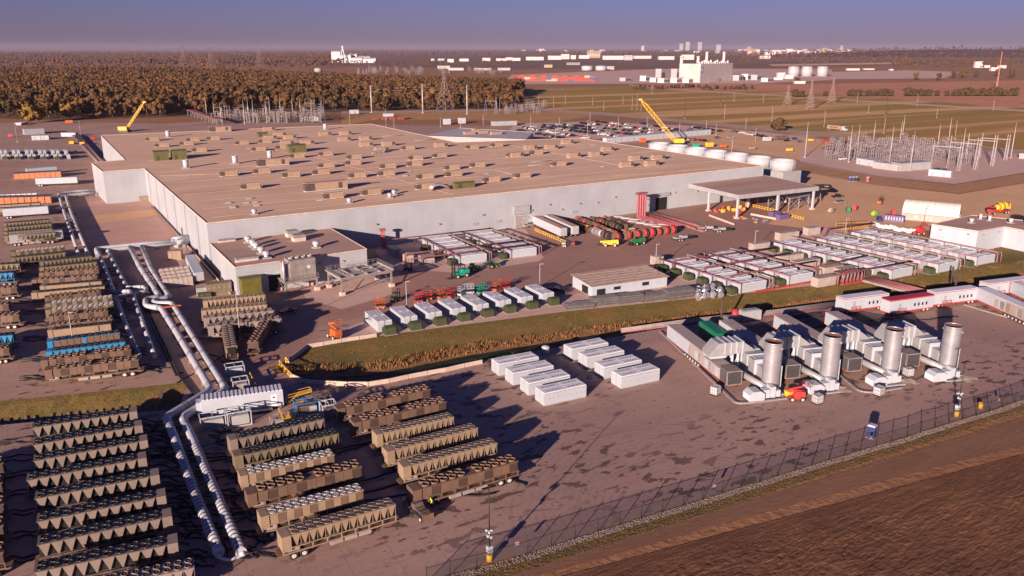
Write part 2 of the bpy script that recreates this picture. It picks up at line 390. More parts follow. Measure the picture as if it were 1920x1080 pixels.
# gravel strip: loose stones lying under the fence
def stones(name, label, pts, n, r0, r1, m):
    b = MB()
    for i in range(n):
        p = pts(); r = random.uniform(r0, r1)
        b.blob((p.x, p.y, p.z + r*.3), (r, r*random.uniform(.7,1.2), r*.6), i, 5, 3)
    stuff(b.build(name, m), label)
FL = PX([(800,1092),(844,1079),(894,1067),(989.5,1040),(1034,1025),(1078,1011),(1121,998),(1162,985),(1202,973),(1242,961),(1281,949.5),(1317,938),(1354,926),(1389,915),(1424,905),(1457,894),(1490,884),(1522,874),(1554,864),(1583,856),(1613,846),(1642,837.5),(1671,829),(1700,821),(1726,811),(1753,804),(1779,795),(1805,787),(1830,780),(1855,772.5),(1879.5,764.5),(1902,756),(1926,748),(1950,740)])
def fl_pt():
    i = random.randrange(len(FL)-1); p = FL[i].lerp(FL[i+1], random.random()); return p + Vector((random.uniform(-.3,.3), random.uniform(-1.1,.15), 0))
m_stone = M('gravel_stone', (.25,.20,.20), .9, 0, .45, 4)
stones('gravel_strip', 'loose pale stones along the foot of the fence', fl_pt, 6500, .05, .12, m_stone)
def rip_pt():
    t = random.random(); i = random.randrange(NS2-1); k = random.uniform(.5,.98); p = a2[i].lerp(b2[i], k); p.z = np.interp(k, t2, z2); return p
stones('riprap', 'broken riprap stones in the bed of the side ditch', rip_pt, 1500, .12, .4, m_rip)
# ploughed field: real furrows and clods
FA, FB, FC, FD = G(1000,1095), G(2150,790), G(2150,1300), G(900,1300)
NX, NY = 420, 260
u = np.linspace(0, 1, NX)[:, None]; v = np.linspace(0, 1, NY)[None, :]
def lerpq(c): return (FA[c]*(1-u) + FB[c]*u)*(1-v) + (FD[c]*(1-u) + FC[c]*u)*v
fx = lerpq(0); fy = lerpq(1)
def vnoise(x, y, s, seed):
    r = np.random.default_rng(seed); T = r.random((256, 256)); X = x/s; Y = y/s; i = np.floor(X).astype(int); j = np.floor(Y).astype(int); a = X - i; b = Y - j
    a = a*a*(3-2*a); b = b*b*(3-2*b); g = lambda p, q: T[p % 256, q % 256]
    return (g(i,j)*(1-a) + g(i+1,j)*a)*(1-b) + (g(i,j+1)*(1-a) + g(i+1,j+1)*a)*b
ca, sa = math.cos(R(14)), math.sin(R(14))
al = fx*ca + fy*sa; ac = -fx*sa + fy*ca
zf = .10*vnoise(al/4, ac, .5, 1) + .10*vnoise(al/2.2, ac, .28, 2) + .16*vnoise(al, ac, 6, 3) + .07*vnoise(al/2, ac, 1.3, 4)
edge = np.clip(v*NY/70, 0, 1); zf = (zf - .12)*edge + .03 + .12*edge
fv = np.stack([fx, fy, zf], -1).reshape(-1, 3)
idx = np.arange(NX*NY).reshape(NX, NY); ff = np.stack([idx[:-1,:-1], idx[:-1,1:], idx[1:,1:], idx[1:,:-1]], -1).reshape(-1, 4)
me = bpy.data.meshes.new('ploughed_field'); me.from_pydata(fv.tolist(), [], ff.tolist()); me.update()
if me.polygons[0].normal.z < 0: me.flip_normals()
gf = NG('ploughed_soil', .95); vv = gf.map((.12,1.4,1), R(-14))
c = gf.mix(gf.noise(.9, 6, vv, .35, .7), (.14,.06,.034), (.245,.115,.056)); c = gf.mix(gf.math('MULTIPLY', gf.noise(.05, 3), .5), c, (.115,.055,.032)); c = gf.mix(gf.math('MULTIPLY', gf.noise(3.5, 4, vv, .55, .75), .6), c, (.32,.15,.075)); gf.col(c)
gf.bump(gf.noise(5, 4, vv, .2, .8), .8, .15)
me.materials.append(gf.m); o = link('ploughed_field', me); o['kind'] = 'structure'; o['label'] = 'ploughed brown field in the near right corner'
# blades of dry grass and reeds in the ditch and on its banks
def blades(name, label, spots, m, h0, h1, w):
    b = MB()
    for p in spots:
        h = random.uniform(h0, h1); a = random.uniform(0, 3.14); dx, dy = math.cos(a)*w, math.sin(a)*w; lx, ly = random.uniform(-.3,.3)*h, random.uniform(-.3,.3)*h
        b.add([(p[0]-dx,p[1]-dy,p[2]-.05),(p[0]+dx,p[1]+dy,p[2]-.05),(p[0]+lx,p[1]+ly,p[2]+h)], [(0,1,2)])
    stuff(b.build(name, m), label)
def ditch_pt(lo, hi):
    i = random.random()**.8*(NS-2); k = int(i); t = random.uniform(lo, hi); p = rn[k].lerp(rn[k+1], i-k).lerp(rs[k].lerp(rs[k+1], i-k), t); return (p.x, p.y, float(np.interp(t, prof_t, prof_z))*min(1, i/7))
def clumpy(n, lo, hi, per, sp):
    out = []
    for _ in range(n):
        c = ditch_pt(lo, hi)
        for _ in range(per): out.append((c[0] + random.gauss(0, sp), c[1] + random.gauss(0, sp*.6), c[2]))
    return out
blades('reeds', 'russet dry reeds along the bottom of the ditch', clumpy(1000, .42, .58, 20, .55), M('dry_reed', (.21,.105,.045), .9, 0, .4, .8), .25, .85, .13)
blades('bank_grass', 'short rough grass on the ditch banks', clumpy(2600, .01, .46, 9, .5), M('rough_grass', (.165,.112,.036), .9, 0, .4, .4), .04, .13, .09)
blades('lush_bank_grass', 'dark green grass on the south bank of the ditch', clumpy(900, .76, .99, 10, .4), M('green_blade', (.075,.095,.02), .9, 0, .4, .4), .12, .35, .10)
def margin_pt():
    i = random.randrange(len(FL)-1); p = FL[i].lerp(FL[i+1], random.random()); return (p.x + random.uniform(-.4,.4), p.y - abs(random.gauss(1.6, .8)) - .4, 0)
blades('margin_tufts', 'straw coloured tufts along the outside of the fence', [margin_pt() for _ in range(7000)], M('straw_blade', (.13,.078,.035), .9, 0, .45, .5), .08, .25, .05)
# ================================================================ buildings
def ribbed(name, col, pitch=.9, depth=.5, rough=.55, vert=True):
    g = NG(name, rough); x = g.xyz(g.map((1/pitch,1/pitch,1/pitch), -XA))
    fr = g.math('FRACT', g.math('ADD', x[0], x[1])); d = g.math('GREATER_THAN', g.math('ABSOLUTE', g.math('SUBTRACT', fr, .5)), .40)
    c = g.mix(g.noise(.12, 4), tuple(v*.92 for v in col), tuple(min(1, v*1.05) for v in col))
    c = g.mix(g.math('MULTIPLY', g.noise(.6, 4, g.map((1,1,.06)), .5, .75), .22), c, tuple(v*.75 for v in col))
    c = g.mix(g.math('MULTIPLY', d, .13), c, tuple(v*.6 for v in col)); g.col(c); return g.m
m_wall = ribbed('white_cladding', (.365,.385,.42))
m_wall2 = ribbed('white_cladding_annex', (.36,.375,.405), .7)
def roofmat(name, a, b, seam):
    g = NG(name, .85); v = g.map((.04,.5,1), -XA)
    c = g.mix(g.noise(.035, 4), a, b); c = g.mix(g.math('MULTIPLY', g.noise(.5, 5, v, .42, .7), .5), c, tuple(q*.80 for q in a)); c = g.mix(g.math('MULTIPLY', g.noise(.06, 5, g.map((.5,1.3,1)), .52, .72), .45), c, tuple(q*.7 for q in a))
    x = g.xyz(g.map((1/3.05,1/3.05,1), -XA)); e = g.math('GREATER_THAN', g.math('ABSOLUTE', g.math('SUBTRACT', g.math('FRACT', x[1]), .5)), .475)
    c = g.mix(g.math('MULTIPLY', e, seam), c, tuple(q*.75 for q in a)); g.col(c); return g.m
m_roof = roofmat('tan_membrane', (.68,.455,.315), (.76,.52,.37), .18)
m_roof2 = roofmat('brown_membrane', (.43,.275,.23), (.47,.31,.255), .2)
m_trim = M('metal_trim', (.55,.45,.40), .6)
m_dark = M('dark_opening', (.012,.011,.013), .9, 0, .1)
m_white = M('white_paint', (.385,.42,.475), .45, 0, .06, .5)
m_offw = M('off_white_paint', (.31,.31,.325), .55, 0, .1, .5)
m_steel = M('galvanised_steel', (.36,.33,.33), .5, .5, .2, .8)
m_gsteel = M('grey_painted_steel', (.30,.265,.26), .6, .1, .2, .6)
m_yellow = M('safety_yellow', (.72,.42,.04), .5, 0, .12, .6)
m_red = M('signal_red', (.42,.04,.04), .45, 0, .15, .6)
m_pinkred = M('faded_red_pipe', (.26,.10,.11), .55, 0, .2, .4)
m_black = M('black_rubber', (.022,.02,.022), .7, 0, .3, 1)
m_blackp = M('black_paint', (.02,.02,.022), .35, 0, .3, 1, 0, .5)
m_glass = M('dark_glass', (.02,.023,.03), .08, 0, .1, 1, 0, .6)
def walls_roof(root, poly, h, mw, mr, trim=.35, parapet=.25):
    n = len(poly); ctr = sum((Vector((p[0], p[1])) for p in poly), Vector((0,0)))/n
    L = root.location; P = [(p[0]-L.x, p[1]-L.y) for p in poly]
    area = sum(P[i][0]*P[(i+1) % n][1] - P[(i+1) % n][0]*P[i][1] for i in range(n))
    if area < 0: P.reverse()
    for i in range(n):
        a, b = P[i], P[(i+1) % n]; w = MB(); w.add([(*a,0),(*b,0),(*b,h),(*a,h)], [(0,1,2,3)])
        w.build('wall', mw, root)
    r = MB(); r.prism(P, h-.3, h)
    ro = r.build('roof', mr, root)
    t = MB()
    for i in range(n):
        a, b = Vector((*P[i],h)), Vector((*P[(i+1) % n],h)); d = (b - a).normalized(); nrm = Vector((d.y,-d.x,0))
        t.bar(a + nrm*.06 + Vector((0,0,-.02)), b + nrm*.06 + Vector((0,0,-.02)), .14, trim)
    t.build('roof_edge', m_trim, root)
    return ro
HB = 14.0
BP = PX([(387.5,418.5),(1432.5,311),(1085,259),(855,267),(695,232.5),(189,254),(235,300),(171.5,305),(192.5,322),(271,316.5)], HB)
wh = thing('warehouse', 'vast white clad warehouse with a flat tan roof in the middle', 'warehouse', (BP[0].x, BP[0].y, 0))
walls_roof(wh, BP, HB, m_wall, m_roof)
bx = lambda p: Vector((p.x - BP[0].x, p.y - BP[0].y, p.z))
fd = (BP[1] - BP[0]).normalized(); fn = Vector((fd.y, -fd.x, 0))          # along the front; outward
def on_front(px, py, off=.0):                 # point of the front wall under photo column px at floor level
    p = G(px, py); t = (p - Vector((BP[0].x, BP[0].y, 0))).dot(fd); return fd*t + fn*off
# front wall doors, lights, red risers
def door(root, pos, w, h, rz, m_in=m_dark, m_fr=m_white, name='door'):
    T = Matrix.Translation(pos) @ Matrix.Rotation(rz, 4, 'Z')
    d = MB().box(-w/2, w/2, -.04, .02, .02, h, T).build(name, m_in, root)
    f = MB().box(-w/2-.25, -w/2, -.12, .02, 0, h+.3, T).box(w/2, w/2+.25, -.12, .02, 0, h+.3, T).box(-w/2, w/2, -.12, .02, h, h+.3, T)
    f.build('door_frame', m_fr, d); return d
fa = ang(BP[0], BP[1])
door(wh, on_front(1259,398,.05), 6.5, 5.2, fa); door(wh, on_front(980,428,.05), 5, 4.6, fa, m_gsteel)
p = on_front(1203,407,.1); MB().cbox(p + Vector((0,0,0)) + fn*.1, (.1,.1,.1)).build('bracket', m_gsteel, wh)
MB().cbox(on_front(1259,398,.4) + Vector((0,0,5.9)), (8.5,.7,1.2), fa).build('door_hood', m_offw, wh)
MB().cbox(on_front(980,428,.4) + Vector((0,0,5.3)), (7,.7,3.2), fa).build('door_hood', m_offw, wh)
for k, px in enumerate((560,700,820,905,1000,1035,1060,1095,1130,1165,1230,1285,1330)):
    MB().cbox(on_front(px, 460 - (px-687)*.1085, .3) + Vector((0,0,(6,7.5,5,6.5)[k % 4])), (.9,.5,.45), fa).build('wall_light', m_gsteel, wh)
for k, px in enumerate((890,935,990,1022,1085)):
    MB().cbox(on_front(px, 460 - (px-687)*.1085, .12) + Vector((0,0,3.2)), (2.4,.2,.9), fa).build('louvre', m_offw, wh)
for k in range(6):      # left long wall: downpipes and doors
    a = bx(BP[9]).lerp(bx(BP[0]), .08 + k*.16); a.z = 0
    b = Vector((a.x - .18, a.y, 0)); MB().bar(b, b + Vector((0,0,HB-.4)), .22).build('downpipe', m_offw, wh)
la = ang(BP[9], BP[0])
q = bx(BP[9]).lerp(bx(BP[0]), .64); q.z = 0; door(wh, q + Vector((-.06,0,0)), 3, 3.5, la)
for k in range(3):
    q = bx(BP[9]).lerp(bx(BP[0]), .70 + .08*k); q.z = 0; door(wh, q + Vector((-.06,0,0)), 1.6, 2.4, la, m_offw)
# roof curbs, seams and small gear belonging to the roof
rp = lambda x, y: bx(G(x, y, HB))
for a, b in [((560,285),(850,405-40)),((900,262),(1175,312)),((300,330),(520,322)),((420,390),(480,382)),((1150,330),(1400,312))]:
    MB().bar(rp(*a) + Vector((0,0,.06)), rp(*b) + Vector((0,0,.06)), .3, .1).build('roof_curb', M('curb_brown',(.45,.29,.22),.8), wh)
for k in range(8):
    t = .06 + k*.118; a = bx(BP[0]).lerp(bx(BP[9]), t) + Vector((3,0,.07)); b = bx(BP[1]).lerp(bx(BP[2]), t*.9) + Vector((-4,0,.07))
    MB().bar(a, b, .25, .05).build('roof_joint', m_trim, wh)
for k in range(14):
    x = random.uniform(420,1150); y = random.uniform(275,385) - (x-420)*.07; q = rp(x,y); Lc = random.uniform(6,24); MB().cyl(q+Vector((0,0,.25)), q+Vector((Lc if k % 3 else 0, 0 if k % 3 else Lc, .25)), .12, n=6).build('roof_conduit', m_offw, wh)
# lean-to in front of the left bump
# ---- rooftop units
m_rtu = M('tan_unit', (.33,.23,.17), .6, 0, .1, .5); m_coil = M('dark_coil', (.085,.06,.05), .7, 0, .3, 2)
def make_rtu():
    r = thing('rooftop_unit', 'tan rooftop air unit with a dark coil end on the warehouse roof', 'rooftop unit', group='air units on the warehouse roof')
    MB().box(-3.6,3.6,-1.05,1.05,.25,.45).build('curb', m_trim, r)
    MB().box(-1.6,3.5,-1.1,1.1,.45,2.2).build('cabinet', m_rtu, r)
    b = MB()
    for k in range(4): b.box(-1.4+k*1.25,-.3+k*1.25,-1.14,-1.1,.6,2.05)
    b.build('access_panel', m_rtu, r)
    MB().box(-3.5,-1.6,-1.05,1.05,.45,2.1).build('coil_section', m_coil, r)
    MB().box(-3.6,3.6,-1.18,1.18,2.2,2.3).build('roof_cap', M('unit_cap', (.50,.36,.28), .7), r)
    MB().prof([(3.5,.9),(4.3,.9),(4.3,1.2),(3.5,2.0)], -.9, .9).build('hood', m_rtu, r)
    return Proto(r)
rtu = make_rtu()
RL = [(286,260),(362,261),(400,258.5),(304,271.5),(350,268),(454,267),(324,283.5),(374,280.5),(429,326),(497,264),(530,275.5),(611,288),(664,294),(612,310),(662,305),(779,295.5),(824,291),(727,311.5),(777,307),(847,314),(895,309),(885,275),(931,271),(962,290),(765,276.5),(602,323),(546,328),(670,329),(724,325),(797,331),(850,326.5),(491,321),(470,350),(625,368.5),(696,361.5),(796,350.5),(921,337),(1005,285.5),(1047,307),(979,329),(557,292),(485,279)]
RR = [(505,240.5),(610,250),(648,248.5),(646,260),(686,258.5),(687,270),(729,269),(507,257),(544,256),(539,267.5),(577,266.5),(716,280),(827,271.5),(1064,265.5),(995,276),(1034,275),(969,290),(1139,279),(1076,291),(1117,289),(1192,296.5),(1234,295),(1175,309),(1222,306.5),(525,251)]
_all = sorted([(x, y, 0) for x, y in RL] + [(x, y, 1) for x, y in RR], key=lambda t: -t[1]); _row = {}
for x, y, e in _all: _row.setdefault(int((372-y)//11), []).append((x, y, e))
for k, (rk, us) in enumerate(sorted(_row.items())):
    for q, (x, y, e) in enumerate(sorted(us)):
        rtu.put(G(x, y+4.5, HB), fa + (math.pi if e else 0), 'rooftop unit, dark end %s, %s from left in %s roof row from the front' % ('right' if e else 'left', ORD[q], ORD[k]))
def big_ahu(px, py, L, lab):
    r = thing('air_handler', lab, 'air handler', G(px, py, HB), fa)
    MB().box(-L/2,L/2,-1.7,1.7,.2,.5).build('curb', m_white, r); MB().box(-L/2+3.5,L/2,-1.6,1.6,.5,3.2).build('cabinet', m_rtu, r)
    MB().box(-L/2,-L/2+3.5,-1.6,1.6,.5,2.9).build('coil_section', m_coil, r); MB().box(L/2-3.5,L/2-2,-1.64,-1.6,.8,2.9).build('louvre', m_coil, r)
    MB().box(-L/2-.1,L/2+.1,-1.8,1.8,3.2,3.35).build('roof_cap', m_roof2, r)
big_ahu(611,357,16,'longest tan air handler near the front edge of the warehouse roof')
big_ahu(512,311,14,'long pale air handler beside a white vent in mid roof')
big_ahu(413,247,13,'long air handler near the far left edge of the warehouse roof')
m_green = M('olive_paint', (.115,.11,.045), .6, 0, .15, .5)
for (px, py, d, lab) in [(302,300,(6.5,5,4.2),'leftmost olive green box standing on the warehouse roof'),(336,298,(6.5,5,4.2),'olive green box right of its twin on the warehouse roof'),(869,352,(8.5,2.6,2.0),'low olive green box near the front roof edge'),(556,285,(9,5,3.6),'long olive green house with sloped end in mid roof'),(492,256,(6,3,2.2),'small olive box at the back of the roof')]:
    r = thing('green_roof_house', lab, 'roof house', G(px, py, HB), fa)
    MB().box(-d[0]/2,d[0]/2,-d[1]/2,d[1]/2,0,d[2]).build('body', m_green, r)
    MB().profx([(-d[1]/2-.15,d[2]),(d[1]/2+.15,d[2]),(0,d[2]+.5)], -d[0]/2-.15, d[0]/2+.15).build('roof', m_green, r)
    MB().box(-d[0]/4-.6,-d[0]/4+.6,-d[1]/2-.05,-d[1]/2,.2,min(2.2,d[2]-.2)).build('door', M('olive_dark',(.06,.06,.03),.6), r)
def make_vent(r0=1.15, h=3.6):
    r = thing('roof_vent', 'tall white round vent on the warehouse roof', 'vent')
    MB().cyl((0,0,0),(0,0,h),r0,n=16).build('stack', m_white, r); MB().ring((0,0,0),r0*1.12,r0*.9,h-.5,h+.1).build('rim', m_white, r)
    MB().cbox((0,0,0),(r0*2.6,r0*2.6,.3)).build('curb', m_offw, r); return Proto(r)
vt = make_vent()
for (px, py, l) in [(349,315,'tall white vent in front of the two olive boxes'),(441,307,'tall white vent in mid roof left of the long pale air handler'),(506,297,'white vent standing behind the long pale air handler'),(315,257,'white vent near the far left roof edge'),(610,243,'white vent near the back edge of the roof')]:
    vt.put(G(px, py, HB), 0, l)
m_shiny = M('shiny_metal', (.58,.57,.60), .35, .4, .12, 1)
def make_turb():
    r = thing('turbine_vent', 'shiny round turbine vent', 'vent')
    MB().cbox((0,0,0),(2.2,2.2,.35)).build('curb', m_offw, r); MB().cyl((0,0,.35),(0,0,1.0),.7,n=14).build('throat', m_shiny, r)
    b = MB(); b.cyl((0,0,1.0),(0,0,1.7),1.0,1.05,14); b.dome((0,0,1.7),1.05,.5,14,3); b.build('cap', m_shiny, r); return Proto(r)
tv = make_turb()
HA = 8.2
for i, (px, py) in enumerate([(465,455),(474,462),(480,467),(490,475.5),(500,484)]): tv.put(G(px, py, HA), 0, '%s shiny round vent from the wall in the row on the annex roof' % ORD[i])
tv.put(G(593,464.5,HA), 0, 'single shiny round vent on the right half of the annex roof')
for (px, py, l) in [(477,402,'round vent alone near the front left corner of the warehouse roof'),(655,381,'round vent at the front roof edge beside pipework'),(731,371,'round vent at the front edge of the roof right of pipework'),(739,365,'rear of two round vents at the roof front edge')]: tv.put(G(px, py, HB), 0, l, scale=.85)
# duct tangle near front of roof
r = thing('roof_ductwork', 'grey looping ductwork on the front part of the warehouse roof', 'ductwork', G(825,356,HB), fa)
for k in range(3):
    MB().tube([(-4,-.8+k*.9,.4),(-3,-.8+k*.9,1.8),(-.5,-.8+k*.9,2.2),(2.5,-.8+k*.9,1.2),(4,-.8+k*.9,.4)], .45, 8).build('duct', m_steel, r)
r = thing('roof_ductwork', 'flat grey ductwork beside a unit in mid roof', 'ductwork', G(712,287,HB), fa)
for k in range(3): MB().box(-4+k*2.2,-2.2+k*2.2,-1.2,1.2,.2,1.0+.2*k).build('duct', m_steel, r)
for i, (px, py) in enumerate([(428,381),(436,388),(437,390),(462,381),(467,373),(478,380),(481,386),(600,376),(764,309),(766,322),(1130,313),(700,288),(760,330)]):
    o = MB().box(-.9,.9,-.45,.45,0,.35).box(-.7,.7,-.3,.3,.35,.5).build('roof_hatch', m_offw); o.location = G(px, py, HB); o.rotation_euler[2] = fa
    tag(o, 'small pale hatch lying on the warehouse roof', 'hatch', 'hatches on the warehouse roof')
# ---- annex in front of the warehouse
AP = PX([(441,501),(687.5,467.2),(619,427.8),(394,456)], HA)
ax = thing('annex_building', 'low white annex with a brown roof before the warehouse corner', 'building', (AP[0].x, AP[0].y, 0))
AW = [AP[0], AP[1], AP[2], AP[3]]
walls_roof(ax, AW, HA, m_wall2, m_roof2, .3)
aa = ang(AP[0], AP[1]); ad = (AP[1]-AP[0]).normalized(); an = Vector((ad.y,-ad.x,0))
def on_ax(t, off=.05): return ad*t + an*off
LA = (AP[1]-AP[0]).length
door(ax, on_ax(LA*.285), 4.6, 4.6, aa); MB().cbox(on_ax(LA*.285,.2)+Vector((0,0,4.95)),(5.6,.4,.7),aa).build('door_hood', m_white, ax)
for t in (.46,.62,.8): MB().cbox(on_ax(LA*t,.2)+Vector((0,0,5.5)),(.7,.4,.4),aa).build('wall_light', m_gsteel, ax)
ar = lambda x, y: G(x, y, HA)
for (px, py, d, l) in [(548,443,(4,3.4,2),'rear grey roof box on the annex'),(560,451,(4,3.4,2),'front grey roof box on the annex'),(425,453,(5.5,1.6,.9),'long flat louvred vent by the warehouse wall on the annex roof'),(463,489,(6.5,1.8,1.2),'long ribbed vent near the front edge of the annex roof')]:
    r = thing('roof_box', l, 'roof vent', ar(px, py), aa); MB().box(-d[0]/2+.2,d[0]/2-.2,-d[1]/2+.2,d[1]/2-.2,0,d[2]*.6).build('curb', m_trim, r)
    MB().tapbox((-d[0]/2,d[0]/2,-d[1]/2,d[1]/2),(-d[0]/2+.25,d[0]/2-.25,-d[1]/2+.25,d[1]/2-.25),d[2]*.6,d[2]).build('hood', m_steel, r)
# green switchgear cabinet beside the annex door
r = thing('switch_cabinet', 'tall olive green cabinet beside the annex door', 'cabinet', G(471,557), aa)
MB().box(-2.6,2.6,-1.8,1.2,0,5.6).build('body', M('olive_bright',(.13,.115,.025),.55), r); MB().box(-2.8,2.8,-2,1.4,5.6,5.8).build('roof', m_green, r)
for k in range(3): MB().box(-2.62,-2.58,-1.5+.85*k,-.8+.85*k,.3,5.2).build('door', M('olive_bright',(.13,.115,.025),.55), r)
# evaporative cooler on stilts and open steel platform
def stilts(r, x0, x1, y0, y1, h, nx=2):
    for i in range(nx):
        for y in (y0, y1):
            x = x0 + (x1-x0)*i/(nx-1); MB().box(x-.2,x+.2,y-.2,y+.2,.9,h).build('column', m_steel, r); MB().cbox((x,y,0),(1.3,1.3,.9)).build('footing', m_light, r)
    b = MB()
    for y in (y0, y1): b.bar((x0,y,h-.3),(x1,y,h-.3),.3,.5); b.bar((x0,y,1.2),((x0+x1)/2,y,h-.5),.14); b.bar((x1,y,1.2),((x0+x1)/2,y,h-.5),.14)
    for x in (x0, x1): b.bar((x,y0,h-.3),(x,y1,h-.3),.3,.5); b.bar((x,y0,1.2),(x,y1,h-.6),.14)
    b.build('bracing', m_steel, r)
def rails(b, pts, h=1.1, z=0, sp=1.4, w=.07):
    for a, c in zip(pts, pts[1:]):
        a = Vector((*a,z)); c = Vector((*c,z)); n = max(1, int((c-a).length/sp))
        for k in range(n+1): p = a.lerp(c, k/n); b.bar(p, p + Vector((0,0,h)), w)
        for q in (h, h*.55): b.bar(a + Vector((0,0,q)), c + Vector((0,0,q)), w)
pc = G(560,544); r = thing('evaporative_cooler', 'grey box cooler raised on steel legs before the annex', 'cooler', pc, aa)
stilts(r, -4.5, 4.5, -2.6, 3, 3.6)
MB().box(-5,5,-3.2,3.4,3.6,3.8).build('deck', m_steel, r); MB().box(-2.6,4.6,-2.2,2.8,3.8,9.2).build('casing', M('cooler_grey',(.27,.235,.22),.6,.2), r)
b = MB()
for k in range(5): b.box(-4.4+.1*k,-2.6,-2+1*k,-1.4+1*k,3.8,8.4)
b.build('louvre', m_gsteel, r)
b = MB(); rails(b, [(-5,-3.2),(5,-3.2),(5,3.4)], 1.1, 3.8); b.build('railing', m_steel, r)
MB().cyl((-4.6,-2.6,3.8),(-4.6,-2.6,9.6),.25).build('pipe', m_shiny, r)
b = MB()
for k in range(4): b.ring((-1.5+1.8*k,.3,9.2),.75,.6,0,.5,10)
b.build('fan_collar', m_gsteel, r)
MB().cyl((2.6,-2.22,6.9),(2.6,-2.26,6.9),.55,n=16).build('badge', M('pale_blue',(.45,.55,.65),.5), r)
pc = G(676,538); r = thing('steel_platform', 'open grey steel platform with railings beside the annex corner', 'platform', pc, aa + R(2))
stilts(r, -7.5, 7.5, -4.6, 4.6, 4.6)
for k in range(9): MB().box(-8,8,-5+1.15*k,-4.62+1.15*k,4.6,4.9).build('beam', m_gsteel, r)
b = MB()
for k in range(5): b.box(-8+4*k-.25,-8+4*k+.25,-5,5,4.9,5.25)
b.build('cross_beam', m_gsteel, r)
for k in range(5): MB().box(-6+random.uniform(0,8),-2+random.uniform(0,8),-4+1.7*k,-3.2+1.7*k,5.25,5.32).build('deck_sheet', m_offw, r)
b = MB(); rails(b, [(-8,5),(8,5),(8,-5)], 1.15, 5.0); rails(b, [(-8,5),(-8,-5)], 1.15, 5.0); b.build('railing', m_steel, r)
# ---- canopy over the loading yard
HC = 9.5
CPY = PX([(1281.5,342.5),(1384,366),(1535,350),(1430,328)], HC)
cn = thing('canopy', 'flat roofed open canopy on white columns at the warehouse right end', 'canopy', (CPY[1].x, CPY[1].y, 0))
L = cn.location; P = [(p.x-L.x, p.y-L.y) for p in CPY]
MB().prism(P, HC-.2, HC).build('roof', m_roof2, cn)
b = MB()
for i in range(4):
    a_, c_ = Vector((*P[i], HC-.75)), Vector((*P[(i+1) % 4], HC-.75)); b.bar(a_, c_, .3, 1.7)
b.build('fascia', m_offw, cn)
mid = lambda a, b, t: (a[0]+(b[0]-a[0])*t, a[1]+(b[1]-a[1])*t)
inset = lambda q: (q[0]*.97 + (P[0][0]+P[2][0])/2*.03, q[1]*.97 + (P[0][1]+P[2][1])/2*.03)
for q in (P[1], mid(P[1],P[0],.52), mid(P[1],P[2],.5), mid(P[1],P[2],.97), mid(P[0],P[2],.5), mid(P[0],P[3],.4), mid(P[2],P[3],.5), P[3]):
    q = inset(q); MB().cbox((q[0],q[1],.6),(.75,.75,HC-1.0),fa).build('column', m_white, cn); MB().cbox((q[0],q[1],0),(1.6,1.6,.6),fa).build('footing', m_light, cn)
b = MB()
for t in (.15,.35,.55,.75,.95): b.bar(Vector((*mid(P[1],P[2],t),HC-1.4)), Vector((*mid(P[0],P[3],t),HC-1.4)), .25, .7)
b.build('roof_beam', m_gsteel, cn)
for (a_, c_) in (((1330,405),(1376,422)),((1408,403),(1455,412))):
    o = MB().bar(G(*a_)+Vector((0,0,.35)), G(*c_)+Vector((0,0,.35)), .4, .7).build('kerb_wall', m_light); tag(o, 'low concrete kerb wall under the canopy ' + ('by the front columns' if a_[0] < 1400 else 'beside the purple crates'), 'kerb')
r = thing('black_duct', 'fat black pipe bending down behind the canopy', 'pipe', G(1500,352)); P_ = [G(1480,352,7)-r.location, G(1545,349,7)-r.location, G(1556,350,7)-r.location, G(1556,352,1)-r.location]
MB().tube(curve_round(P_, 3.0), .9, 12).build('duct', m_blackp, r)
for k in range(3): q = P_[0].lerp(P_[1], .3+.3*k); MB().bar((q.x-1,q.y,0),(q.x,q.y,6.2),.3).bar((q.x+1,q.y,0),(q.x,q.y,6.2),.3).build('leg', m_steel, r)
for i, (a, b) in enumerate((((1400,383),(1440,380)),((1440,390),(1480,386)),((1478,396),(1515,388)))):
    A, B = G(*a), G(*b); r = thing('pipe_trestle', '%s steel trestle from the left under the far side of the canopy' % ORD[i], 'trestle', A, ang(A,B)); Lq = (B-A).length; bq = MB().box(0,Lq,-.5,.5,5,5.6)
    for k in range(3):
        x = Lq*k/2; bq.bar((x,0,0),(x,0,5),.35)
        if k < 2: bq.bar((x,0,.5),(x+Lq/2,0,4.8),.2); bq.bar((x+Lq/2,0,.5),(x,0,4.8),.2)
    bq.build('frame', m_steel, r); MB().cyl((0,0,6),(Lq,0,6),.4,n=10).build('pipe', m_blackp, r)
# goods stored under the canopy
def crate_pile(n, pts, cols, name, lab, cat, grp, d=(1.2,1,1)):
    for k in range(n):
        x, y = random.choice(pts); q = G(x + random.uniform(-12,12), y + random.uniform(-3,3)); w = [s*random.uniform(.7,1.3) for s in d]
        o = MB().cbox((0,0,.12),(w[0],w[1],w[2])).box(-w[0]/2,w[0]/2,-w[1]/2,-w[1]/2+.12,0,.12).box(-w[0]/2,w[0]/2,w[1]/2-.12,w[1]/2,0,.12).build(name, random.choice(cols))
        o.location = q; o.rotation_euler[2] = random.uniform(0, 3); tag(o, lab, cat, grp)
m_wood = M('raw_timber', (.42,.235,.10), .85, 0, .25, 1.5); m_orange = M('orange_paint', (.50,.11,.03), .5, 0, .12, 1); m_purple = M('purple_cover', (.12,.08,.20), .6, 0, .12, 1); m_blue = M('blue_paint', (.035,.16,.36), .5, 0, .15, 1)
crate_pile(22, [(1352,396),(1368,394),(1385,393)], [m_wood, m_wood, m_yellow, m_red], 'crate', 'small crate heaped under the near half of the canopy', 'crate', 'crates under the canopy')
